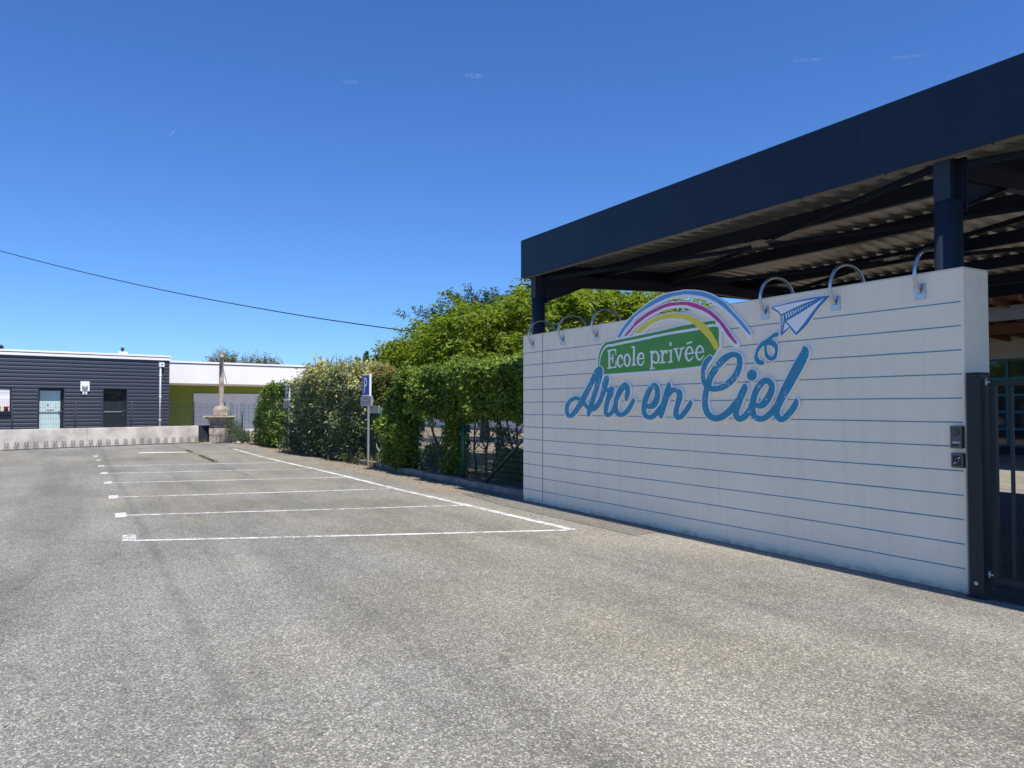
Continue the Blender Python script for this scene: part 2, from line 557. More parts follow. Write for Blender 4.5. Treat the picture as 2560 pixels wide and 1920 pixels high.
M['turquoise'] = surf('turquoise_poster', (0.16, 0.52, 0.56), None, 4, 0.5)
M['stone'] = surf('pale_rubble', (0.48, 0.42, 0.35), (0.30, 0.25, 0.20), 8, 0.95)

# ================================================================== SETTING
# ground: one sheet out to the horizon (finer near the camera is not needed, it is flat)
g = MB()
g.add([(-3000, -3000, 0), (3000, -3000, 0), (3000, 3000, 0), (-3000, 3000, 0)], [(0, 1, 2, 3)])
kind(g.build('ground', M['asphalt']), 'structure')

g = MB()
g.add([(-1.25, -0.50, 0.004), (0.6, -0.63, 0.004), (2.2, -0.60, 0.004), (3.58, -0.60, 0.004), (3.50, -0.03, 0.004), (3.2, 0.0, 0.004), (-1.25, 0.0, 0.004)], [tuple(range(7))])
kind(g.build('asphalt_patch', M['patch']), 'structure')

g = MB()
g.add([(0.3, 0.37, 0.004), (14.0, 0.37, 0.004), (14.0, 7.9, 0.004), (0.3, 7.9, 0.004)], [(0, 1, 2, 3)])  # dark sheet paints in the canopy's shade, ending at its shadow edge
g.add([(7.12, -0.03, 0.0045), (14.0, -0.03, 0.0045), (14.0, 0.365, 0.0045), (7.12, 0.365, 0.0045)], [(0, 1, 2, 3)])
kind(g.build('canopy_shade_sheet', M['canopy_shade']), 'structure')

# planting strip behind the kerb
g = MB()
nx, ny = 90, 6
vv, ff = [], []
for i in range(nx + 1):
    for j in range(ny + 1):
        x = -24.0 + 23.7 * i / nx
        y = 0.33 + 1.6 * j / ny
        z = 0.075 + 0.03 * math.sin(x * 2.1 + j) * math.sin(j * 1.7 + x * 0.7) + (0.02 * rng.random() if 0 < j < ny else 0)
        if j == ny:
            z = 0.006
        vv.append((x, y, z))
for i in range(nx):
    for j in range(ny):
        a = i * (ny + 1) + j
        ff.append((a, a + ny + 1, a + ny + 2, a + 1))
g.add(vv, ff, 0, True)
kind(g.build('planting_bed', M['soil']), 'structure')

# pale passage behind the low wall and far paving
g = MB()
g.add([(-45, -30, 0.006), (-19.4, -12.2, 0.006), (-24.4, -0.9, 0.006), (-22.0, 1.95, 0.006), (-45, 14, 0.006)], [(0, 1, 2, 3, 4)])
kind(g.build('paving', M['sand']), 'structure')

# kerb of separate blocks
kerb = empty('kerb', (-12, 0.26, 0))
kind(kerb, 'structure')
x = -22.6
while x < -0.12:
    w_ = min(1.0, -0.06 - x)
    b = MB()
    dz = rng.uniform(-0.012, 0.008)
    dy = rng.uniform(-0.01, 0.01)
    b.box(x, x + w_ - 0.012, 0.20 + dy, 0.325 + dy, -0.05, 0.105 + dz)
    b.build('kerb_block', M['kerb'], kerb, 0.012, world=True)
    x += 1.0


# ---- painted parking bays
def strip(pts, w, name, mat, z=0.004, wob=0.006):
    m = MB()
    P = []
    for a, b in zip(pts[:-1], pts[1:]):
        a, b = Vector((*a, 0)), Vector((*b, 0))
        n = max(2, int((b - a).length / 0.35))
        for i in range(n):
            P.append(a.lerp(b, i / n))
    P.append(Vector((*pts[-1], 0)))
    vs_, fs = [], []
    for i, p in enumerate(P):
        d = (P[min(i + 1, len(P) - 1)] - P[max(i - 1, 0)]).normalized()
        s = Vector((-d.y, d.x, 0))
        ww = w / 2 * (1 + rng.uniform(-0.12, 0.12))
        off = s * rng.uniform(-wob, wob)
        vs_ += [p + off + s * ww + Vector((0, 0, z)), p + off - s * ww + Vector((0, 0, z))]
    for i in range(len(P) - 1):
        fs.append((2 * i, 2 * i + 1, 2 * i + 3, 2 * i + 2))
    m.add(vs_, fs)
    return m.build(name, mat)


bays = [((1.067, -5.79), (2.867, -1.06), 'paint'), ((-1.193, -5.79), (0.135, -1.14), 'paint'), ((-3.633, -5.79), (-2.604, -1.25), 'paint'),
        ((-6.36, -5.79), (-5.256, -1.29), 'paint'), ((-8.83, -5.79), (-7.80, -1.33), 'paint'), ((-11.2, -5.80), (-10.3, -1.46), 'paint'),
        ((-13.66, -5.81), (-12.6, -1.53), 'paint_faded'), ((-15.64, -5.84), (-14.9, -1.53), 'paint_faded'), ((-18.4, -5.83), (-17.63, -1.52), 'paint_faded')]
road = empty('road_marking', (-8, -3.5, 0))
kind(road, 'structure')


def under(o, p):
    o.parent = p
    o.matrix_parent_inverse = p.matrix_basis.inverted()
    return o


for k, (a, b, mt) in enumerate(bays):
    a = (a[0], a[1] + 0.02)
    wv = [a]
    for t in (0.3, 0.62):
        wv.append((a[0] + (b[0] - a[0]) * t + rng.uniform(-0.03, 0.03), a[1] + (b[1] - a[1]) * t))
    wv.append(b)
    under(strip(wv, 0.092, 'bay_line', M[mt]), road)
    # short end mark at right angles to the bay
    under(strip([(a[0] - (0.40 if k == 0 else 0.26), a[1] + 0.07), (a[0] + (0.055 if k == 0 else 0.24), a[1] + 0.05)], 0.14, 'bay_end_mark', M['paint'] if k < 8 else M[mt], 0.0065), road)
under(strip([(2.90, -0.985), (0.135, -1.084), (-2.604, -1.20), (-5.256, -1.236), (-7.8, -1.278), (-10.3, -1.41), (-12.56, -1.47), (-17.7, -1.464)], 0.115, 'bay_base_line', M['paint'], 0.0055), road)
under(strip([(-16.9, -4.5), (-16.5, -3.1)], 0.62, 'disabled_bay_mark', M['paint'], 0.0045), road)
under(strip([(0.60, -6.73), (0.64, -6.45)], 0.06, 'stray_paint_dash', M['paint_faded'], 0.0045), road)
under(strip([(3.0, -2.52), (3.03, -2.34)], 0.07, 'stray_paint_dash', M['paint_faded'], 0.0045), road)
under(strip([(1.75, -3.95), (2.02, -3.2)], 0.20, 'stray_paint_dash', M['paint_faded'], 0.0035), road)

# weeds in the laying joint
def tuft(n, x0, x1, y0, y1, h, mat, name):
    vs_, fs = [], []
    for i in range(n):
        bx, by = rng.uniform(x0, x1), rng.normal((y0 + y1) / 2, (y1 - y0) / 4)
        a = rng.uniform(0, 6.28)
        hh = h * rng.uniform(0.4, 1.1)
        lean = hh * rng.uniform(0.2, 0.9)
        w_ = 0.006 + 0.006 * rng.random()
        dx, dy = math.cos(a), math.sin(a)
        b = len(vs_)
        vs_ += [(bx - dy * w_, by + dx * w_, 0), (bx + dy * w_, by - dx * w_, 0),
                (bx + dx * lean * 0.45 + dy * w_ * 0.8, by + dy * lean * 0.45 - dx * w_ * 0.8, hh * 0.65),
                (bx + dx * lean * 0.45 - dy * w_ * 0.8, by + dy * lean * 0.45 + dx * w_ * 0.8, hh * 0.65),
                (bx + dx * lean, by + dy * lean, hh)]
        fs += [(b, b + 1, b + 2, b + 3), (b + 3, b + 2, b + 4)]
    m = MB()
    m.add(vs_, fs)
    o = m.build(name, mat)
    t = o.data.attributes.new('tint', 'FLOAT', 'FACE')
    t.data.foreach_set('value', rng.random(len(fs)).astype(np.float32))
    return kind(o, 'stuff')


LM = {}
LM['dry'] = leaf_mat('dry_grass', [(0.0, (0.10, 0.09, 0.03)), (0.5, (0.13, 0.13, 0.04)), (1.0, (0.22, 0.18, 0.08))], 0.25, 0.7)
LM['laurel'] = leaf_mat('laurel_leaf', [(0.0, (0.048, 0.085, 0.014)), (0.45, (0.10, 0.165, 0.022)), (0.8, (0.19, 0.27, 0.038)), (1.0, (0.33, 0.38, 0.08))], 0.40, 0.40, 0.38)
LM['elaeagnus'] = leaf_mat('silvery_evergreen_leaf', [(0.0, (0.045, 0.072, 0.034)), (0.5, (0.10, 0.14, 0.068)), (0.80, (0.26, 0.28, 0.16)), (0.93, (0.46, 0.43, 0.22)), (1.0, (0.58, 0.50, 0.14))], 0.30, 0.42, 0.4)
LM['photinia'] = leaf_mat('photinia_leaf', [(0.0, (0.045, 0.070, 0.024)), (0.5, (0.095, 0.12, 0.03)), (0.78, (0.26, 0.20, 0.05)), (1.0, (0.34, 0.075, 0.04))], 0.35, 0.42, 0.4)
LM['walnut'] = leaf_mat('bright_tree_leaf', [(0.0, (0.085, 0.125, 0.014)), (0.4, (0.165, 0.225, 0.020)), (0.8, (0.26, 0.31, 0.032)), (1.0, (0.36, 0.38, 0.06))], 0.52, 0.45, 0.35)
LM['dark_tree'] = leaf_mat('dark_tree_leaf', [(0.0, (0.028, 0.052, 0.028)), (0.6, (0.055, 0.10, 0.048)), (1.0, (0.10, 0.16, 0.075))], 0.3, 0.5)
LM['birch'] = leaf_mat('grey_green_leaf', [(0.0, (0.10, 0.12, 0.065)), (1.0, (0.22, 0.23, 0.15))], 0.4, 0.5)
LM['poplar'] = leaf_mat('poplar_leaf', [(0.0, (0.09, 0.10, 0.045)), (1.0, (0.22, 0.20, 0.10))], 0.4, 0.5)
LM['lavender'] = leaf_mat('grey_herb_leaf', [(0.0, (0.05, 0.08, 0.04)), (1.0, (0.13, 0.17, 0.09))], 0.25, 0.6)

tuft(230, -14.3, -11.2, -3.06, -2.97, 0.06, LM['dry'], 'weeds')
tuft(90, -17.6, -16.4, -3.06, -2.96, 0.05, LM['dry'], 'weeds')
tuft(700, -22.5, -6.6, 0.05, 0.36, 0.13, LM['dry'], 'verge_grass')
tuft(220, -9.2, -7.6, 0.15, 0.75, 0.32, LM['dry'], 'verge_grass')
tuft(200, -10.6, -9.2, -0.05, 0.45, 0.34, LM['dry'], 'verge_grass')
tuft(200, -24.6, -23.6, -1.9, -1.5, 0.16, LM['dry'], 'weeds')

# ================================================================== NOTEBOOK WALL
wallr = empty('notebook_wall', (0, 0, 0))
tag(wallr, 'long white rendered wall with blue ruled lines like a notebook page', 'wall')
MB().box(0, 7.085, 0, 0.36, -0.05, 2.626).build('wall_body', M['wall'], wallr, 0.008)
MB().box(-0.006, 7.091, -0.006, 0.366, 2.6265, 2.632).build('coping', M['white_wall'], wallr)
for i in range(12):
    z = 2.352 - i * 0.1962
    b = MB()
    n = 24
    v_, f_ = [], []
    for k in range(n + 1):
        xx = 0.012 + (7.062 - 0.012) * k / n
        hh = 0.0047 * (1 + rng.uniform(-0.12, 0.12))
        zz = z + rng.uniform(-0.0012, 0.0012)
        v_ += [(xx, -0.0022, zz - hh), (xx, -0.0022, zz + hh), (xx, 0.002, zz - hh), (xx, 0.002, zz + hh)]
    for k in range(n):
        a = 4 * k
        f_ += [(a, a + 4, a + 5, a + 1), (a + 1, a + 5, a + 7, a + 3), (a + 2, a + 6, a + 4, a)]
    b.add(v_, f_)
    b.build('ruled_line', M['rule'], wallr)
MB().box(0.592, 0.606, -0.0032, 0.002, 0.03, 2.620).build('margin_line', M['margin'], wallr)


# ---- flat cut-outs (traced outlines given in metres on the wall: X along it, Z up)
def cutout(name, conts, yfront, thick, mat, parent=None, bev=0.0):
    cu = bpy.data.curves.new('tmp', 'CURVE')
    cu.dimensions = '2D'
    cu.fill_mode = 'BOTH'
    for c in conts:
        sp = cu.splines.new('POLY')
        sp.points.add(len(c) - 1)
        for p, (x_, z_) in zip(sp.points, c):
            p.co = (x_, z_, 0, 1)
        sp.use_cyclic_u = True
    cu.extrude = thick / 2
    tmp = bpy.data.objects.new('tmp', cu)
    COL.objects.link(tmp)
    dg = bpy.context.evaluated_depsgraph_get()
    me = bpy.data.meshes.new_from_object(tmp.evaluated_get(dg))
    bpy.data.objects.remove(tmp, do_unlink=True)
    bpy.data.curves.remove(cu)
    me.name = name
    yc = yfront + thick / 2
    inv = parent.matrix_basis.inverted() if parent is not None else Matrix.Identity(4)
    me.transform(inv @ Matrix.Translation((0, yc, 0)) @ Matrix.Rotation(math.radians(90), 4, 'X'))
    me.materials.clear()
    me.materials.append(mat)
    for p in me.polygons:
        p.use_smooth = False
    o = bpy.data.objects.new(name, me)
    COL.objects.link(o)
    if parent is not None:
        o.parent = parent
    return o


SIGN = {
'arc_face': [[[2.119,2.049],[2.138,2.049],[2.157,2.045],[2.171,2.038],[2.183,2.027],[2.202,1.986],[2.204,1.964],[2.199,1.931],[2.185,1.888],[2.16,1.833],[2.133,1.78],[2.052,1.639],[2.026,1.587],[2.0,1.524],[2.004,1.522],[2.028,1.537],[2.075,1.573],[2.102,1.603],[2.128,1.641],[2.16,1.706],[2.171,1.744],[2.183,1.809],[2.19,1.828],[2.206,1.855],[2.261,1.911],[2.279,1.918],[2.297,1.918],[2.315,1.913],[2.333,1.9],[2.344,1.883],[2.346,1.869],[2.336,1.827],[2.302,1.747],[2.305,1.745],[2.328,1.749],[2.386,1.766],[2.399,1.768],[2.417,1.766],[2.433,1.76],[2.448,1.749],[2.455,1.738],[2.46,1.72],[2.458,1.693],[2.444,1.664],[2.429,1.644],[2.385,1.598],[2.361,1.563],[2.347,1.536],[2.334,1.499],[2.32,1.448],[2.318,1.426],[2.321,1.413],[2.335,1.417],[2.36,1.432],[2.382,1.451],[2.402,1.472],[2.427,1.523],[2.441,1.536],[2.45,1.587],[2.468,1.629],[2.492,1.671],[2.533,1.723],[2.571,1.76],[2.615,1.79],[2.651,1.807],[2.68,1.814],[2.71,1.812],[2.737,1.803],[2.761,1.784],[2.778,1.763],[2.79,1.734],[2.793,1.7],[2.792,1.672],[2.784,1.646],[2.76,1.605],[2.729,1.572],[2.721,1.568],[2.708,1.566],[2.7,1.567],[2.69,1.572],[2.684,1.58],[2.677,1.616],[2.681,1.642],[2.695,1.7],[2.693,1.71],[2.684,1.723],[2.61,1.654],[2.574,1.612],[2.554,1.583],[2.541,1.554],[2.535,1.523],[2.534,1.488],[2.54,1.465],[2.55,1.449],[2.562,1.436],[2.576,1.425],[2.588,1.42],[2.597,1.419],[2.614,1.421],[2.652,1.433],[2.682,1.45],[2.728,1.486],[2.82,1.576],[2.841,1.602],[2.849,1.606],[2.862,1.607],[2.876,1.604],[2.886,1.596],[2.893,1.578],[2.892,1.56],[2.885,1.545],[2.871,1.522],[2.818,1.46],[2.769,1.419],[2.724,1.39],[2.677,1.371],[2.635,1.362],[2.605,1.358],[2.584,1.357],[2.558,1.36],[2.537,1.364],[2.515,1.373],[2.498,1.382],[2.48,1.396],[2.459,1.416],[2.441,1.401],[2.416,1.384],[2.388,1.371],[2.361,1.362],[2.334,1.357],[2.303,1.355],[2.285,1.357],[2.262,1.364],[2.24,1.377],[2.226,1.396],[2.219,1.428],[2.221,1.472],[2.23,1.51],[2.261,1.596],[2.281,1.642],[2.31,1.69],[2.305,1.691],[2.272,1.688],[2.193,1.561],[2.159,1.523],[2.121,1.491],[2.07,1.456],[2.032,1.439],[1.99,1.429],[1.942,1.426],[1.895,1.368],[1.884,1.361],[1.87,1.357],[1.855,1.357],[1.841,1.361],[1.831,1.367],[1.824,1.384],[1.821,1.401],[1.832,1.454],[1.729,1.514],[1.581,1.396],[1.543,1.373],[1.502,1.352],[1.461,1.337],[1.419,1.328],[1.378,1.328],[1.341,1.337],[1.314,1.35],[1.29,1.37],[1.273,1.396],[1.263,1.426],[1.261,1.464],[1.269,1.502],[1.28,1.528],[1.303,1.557],[1.332,1.58],[1.385,1.609],[1.426,1.625],[1.488,1.64],[1.539,1.647],[1.574,1.646],[1.62,1.638],[1.67,1.622],[1.674,1.624],[1.811,1.768],[2.003,1.994],[2.021,2.009],[2.051,2.027],[2.101,2.046]],[[2.039,1.854],[1.881,1.683],[1.789,1.575],[1.793,1.566],[1.813,1.546],[1.839,1.527],[1.861,1.515],[1.914,1.607],[2.019,1.802],[2.04,1.849]],[[1.554,1.591],[1.508,1.583],[1.467,1.57],[1.416,1.542],[1.389,1.517],[1.371,1.481],[1.367,1.441],[1.377,1.409],[1.389,1.397],[1.404,1.389],[1.427,1.404],[1.517,1.473],[1.566,1.516],[1.62,1.567],[1.621,1.57],[1.589,1.583],[1.569,1.589]]],
'arc_back': [[[2.113,2.06],[2.148,2.059],[2.178,2.049],[2.198,2.035],[2.212,2.01],[2.221,1.987],[2.223,1.963],[2.218,1.928],[2.203,1.882],[2.206,1.879],[2.247,1.919],[2.257,1.924],[2.273,1.929],[2.293,1.93],[2.315,1.926],[2.333,1.918],[2.35,1.904],[2.363,1.882],[2.364,1.858],[2.354,1.824],[2.33,1.765],[2.332,1.763],[2.368,1.775],[2.399,1.779],[2.43,1.774],[2.443,1.769],[2.456,1.761],[2.472,1.743],[2.478,1.722],[2.478,1.701],[2.467,1.666],[2.469,1.666],[2.506,1.716],[2.543,1.755],[2.587,1.789],[2.625,1.81],[2.645,1.818],[2.668,1.824],[2.685,1.825],[2.706,1.824],[2.723,1.821],[2.743,1.813],[2.768,1.797],[2.786,1.778],[2.8,1.757],[2.806,1.736],[2.81,1.708],[2.81,1.679],[2.805,1.654],[2.796,1.633],[2.781,1.608],[2.757,1.579],[2.744,1.566],[2.733,1.56],[2.721,1.556],[2.704,1.555],[2.687,1.559],[2.675,1.566],[2.667,1.577],[2.66,1.617],[2.675,1.696],[2.62,1.642],[2.59,1.607],[2.571,1.581],[2.561,1.56],[2.554,1.533],[2.551,1.504],[2.554,1.481],[2.558,1.467],[2.567,1.452],[2.58,1.439],[2.593,1.431],[2.601,1.43],[2.614,1.432],[2.644,1.442],[2.678,1.463],[2.72,1.498],[2.804,1.582],[2.826,1.607],[2.845,1.616],[2.866,1.618],[2.886,1.613],[2.899,1.604],[2.91,1.581],[2.91,1.563],[2.903,1.545],[2.893,1.527],[2.843,1.466],[2.795,1.422],[2.751,1.39],[2.703,1.367],[2.652,1.353],[2.601,1.346],[2.571,1.347],[2.545,1.35],[2.519,1.358],[2.498,1.367],[2.476,1.38],[2.458,1.395],[2.414,1.369],[2.369,1.352],[2.343,1.346],[2.321,1.344],[2.298,1.344],[2.276,1.347],[2.244,1.357],[2.223,1.372],[2.208,1.393],[2.201,1.42],[2.199,1.45],[2.204,1.485],[2.24,1.591],[2.24,1.594],[2.237,1.596],[2.212,1.559],[2.189,1.532],[2.163,1.505],[2.124,1.474],[2.081,1.447],[2.042,1.429],[1.999,1.419],[1.956,1.415],[1.953,1.413],[1.912,1.363],[1.903,1.356],[1.889,1.349],[1.87,1.346],[1.85,1.346],[1.831,1.351],[1.816,1.359],[1.808,1.37],[1.801,1.392],[1.802,1.415],[1.811,1.448],[1.734,1.493],[1.729,1.492],[1.596,1.388],[1.558,1.364],[1.517,1.344],[1.471,1.326],[1.424,1.316],[1.398,1.315],[1.378,1.316],[1.341,1.323],[1.299,1.341],[1.273,1.361],[1.255,1.385],[1.242,1.42],[1.238,1.464],[1.246,1.502],[1.26,1.534],[1.283,1.563],[1.317,1.589],[1.374,1.62],[1.415,1.636],[1.477,1.651],[1.524,1.658],[1.564,1.659],[1.61,1.653],[1.665,1.638],[1.793,1.774],[1.988,2.002],[2.017,2.025],[2.04,2.038],[2.092,2.056]],[[2.155,1.784],[2.071,1.636],[2.039,1.57],[2.038,1.568],[2.042,1.566],[2.066,1.587],[2.085,1.609],[2.124,1.671],[2.149,1.734],[2.157,1.772]],[[1.963,1.746],[1.897,1.674],[1.812,1.575],[1.811,1.572],[1.823,1.558],[1.851,1.537],[1.905,1.63],[1.965,1.743]],[[2.456,1.651],[2.41,1.603],[2.373,1.55],[2.352,1.496],[2.339,1.448],[2.337,1.437],[2.339,1.435],[2.363,1.453],[2.383,1.475],[2.409,1.526],[2.423,1.539],[2.432,1.59],[2.458,1.648],[2.459,1.65]],[[1.539,1.577],[1.5,1.568],[1.467,1.555],[1.431,1.534],[1.409,1.513],[1.395,1.487],[1.388,1.458],[1.393,1.424],[1.404,1.407],[1.502,1.483],[1.593,1.564],[1.593,1.567],[1.564,1.577],[1.554,1.579]]],
'en_face': [[[3.538,1.793],[3.549,1.791],[3.556,1.788],[3.575,1.768],[3.584,1.748],[3.585,1.724],[3.588,1.722],[3.606,1.726],[3.634,1.726],[3.68,1.723],[3.708,1.717],[3.733,1.708],[3.754,1.695],[3.771,1.678],[3.78,1.664],[3.784,1.652],[3.787,1.633],[3.783,1.597],[3.774,1.572],[3.733,1.496],[3.724,1.475],[3.719,1.444],[3.719,1.401],[3.723,1.399],[3.74,1.408],[3.776,1.437],[3.813,1.473],[3.903,1.566],[3.913,1.571],[3.929,1.572],[3.942,1.566],[3.953,1.549],[3.954,1.538],[3.949,1.522],[3.941,1.505],[3.922,1.478],[3.905,1.459],[3.867,1.421],[3.823,1.382],[3.799,1.365],[3.764,1.348],[3.733,1.339],[3.701,1.338],[3.687,1.339],[3.665,1.346],[3.64,1.36],[3.629,1.372],[3.623,1.384],[3.619,1.4],[3.619,1.422],[3.628,1.455],[3.67,1.565],[3.678,1.596],[3.683,1.632],[3.681,1.648],[3.674,1.66],[3.659,1.668],[3.644,1.669],[3.63,1.666],[3.612,1.657],[3.547,1.607],[3.518,1.537],[3.481,1.46],[3.445,1.391],[3.428,1.364],[3.421,1.359],[3.41,1.354],[3.399,1.352],[3.388,1.353],[3.379,1.356],[3.371,1.361],[3.358,1.375],[3.347,1.393],[3.313,1.372],[3.275,1.353],[3.246,1.342],[3.218,1.336],[3.187,1.333],[3.16,1.334],[3.129,1.34],[3.102,1.349],[3.075,1.361],[3.062,1.37],[3.041,1.392],[3.031,1.412],[3.025,1.435],[3.023,1.481],[3.033,1.541],[3.053,1.597],[3.088,1.659],[3.114,1.694],[3.135,1.719],[3.172,1.75],[3.214,1.777],[3.249,1.79],[3.279,1.791],[3.294,1.789],[3.314,1.782],[3.336,1.769],[3.352,1.756],[3.361,1.746],[3.372,1.726],[3.384,1.684],[3.385,1.638],[3.377,1.599],[3.368,1.572],[3.36,1.555],[3.344,1.53],[3.324,1.508],[3.311,1.497],[3.292,1.485],[3.272,1.476],[3.238,1.468],[3.204,1.466],[3.138,1.47],[3.123,1.473],[3.119,1.471],[3.117,1.451],[3.119,1.436],[3.124,1.423],[3.133,1.411],[3.146,1.401],[3.165,1.393],[3.18,1.39],[3.192,1.392],[3.222,1.403],[3.257,1.424],[3.31,1.467],[3.366,1.515],[3.378,1.523],[3.394,1.528],[3.469,1.7],[3.52,1.785],[3.527,1.791]],[[3.259,1.724],[3.224,1.685],[3.186,1.63],[3.15,1.563],[3.136,1.531],[3.139,1.529],[3.185,1.535],[3.201,1.539],[3.211,1.543],[3.239,1.568],[3.262,1.598],[3.282,1.637],[3.287,1.656],[3.289,1.674],[3.288,1.686],[3.283,1.699],[3.263,1.723]]],
'en_back': [[[3.532,1.803],[3.553,1.801],[3.57,1.792],[3.586,1.775],[3.595,1.763],[3.602,1.735],[3.634,1.737],[3.67,1.734],[3.698,1.73],[3.726,1.723],[3.745,1.714],[3.767,1.699],[3.784,1.682],[3.793,1.668],[3.798,1.654],[3.801,1.633],[3.797,1.595],[3.788,1.569],[3.741,1.479],[3.735,1.458],[3.734,1.423],[3.737,1.42],[3.74,1.423],[3.786,1.463],[3.892,1.573],[3.903,1.579],[3.913,1.581],[3.933,1.581],[3.95,1.575],[3.963,1.559],[3.968,1.542],[3.966,1.529],[3.959,1.51],[3.942,1.484],[3.926,1.464],[3.887,1.424],[3.836,1.378],[3.809,1.358],[3.781,1.343],[3.757,1.334],[3.739,1.33],[3.705,1.327],[3.67,1.333],[3.652,1.339],[3.638,1.347],[3.624,1.358],[3.61,1.376],[3.605,1.391],[3.603,1.41],[3.61,1.446],[3.652,1.556],[3.665,1.608],[3.668,1.632],[3.666,1.649],[3.658,1.656],[3.651,1.659],[3.644,1.659],[3.634,1.655],[3.619,1.647],[3.561,1.602],[3.528,1.522],[3.485,1.435],[3.443,1.362],[3.429,1.35],[3.406,1.343],[3.391,1.342],[3.38,1.344],[3.362,1.352],[3.34,1.374],[3.309,1.357],[3.271,1.34],[3.241,1.33],[3.218,1.325],[3.187,1.322],[3.156,1.324],[3.125,1.33],[3.094,1.339],[3.075,1.347],[3.05,1.362],[3.027,1.387],[3.015,1.41],[3.009,1.432],[3.006,1.481],[3.017,1.544],[3.038,1.602],[3.072,1.662],[3.099,1.699],[3.121,1.724],[3.148,1.749],[3.187,1.776],[3.222,1.793],[3.245,1.8],[3.271,1.802],[3.302,1.798],[3.335,1.784],[3.36,1.766],[3.374,1.751],[3.388,1.728],[3.398,1.696],[3.402,1.662],[3.401,1.635],[3.392,1.596],[3.377,1.555],[3.361,1.53],[3.363,1.528],[3.38,1.535],[3.382,1.537],[3.449,1.693],[3.506,1.789],[3.517,1.798]],[[3.259,1.704],[3.236,1.678],[3.208,1.638],[3.178,1.586],[3.158,1.543],[3.181,1.545],[3.201,1.551],[3.225,1.573],[3.247,1.602],[3.264,1.634],[3.272,1.664],[3.271,1.686],[3.267,1.696]],[[3.291,1.472],[3.269,1.463],[3.234,1.457],[3.204,1.455],[3.134,1.459],[3.135,1.438],[3.145,1.418],[3.157,1.409],[3.172,1.402],[3.184,1.401],[3.196,1.404],[3.219,1.415],[3.246,1.431],[3.296,1.471]]],
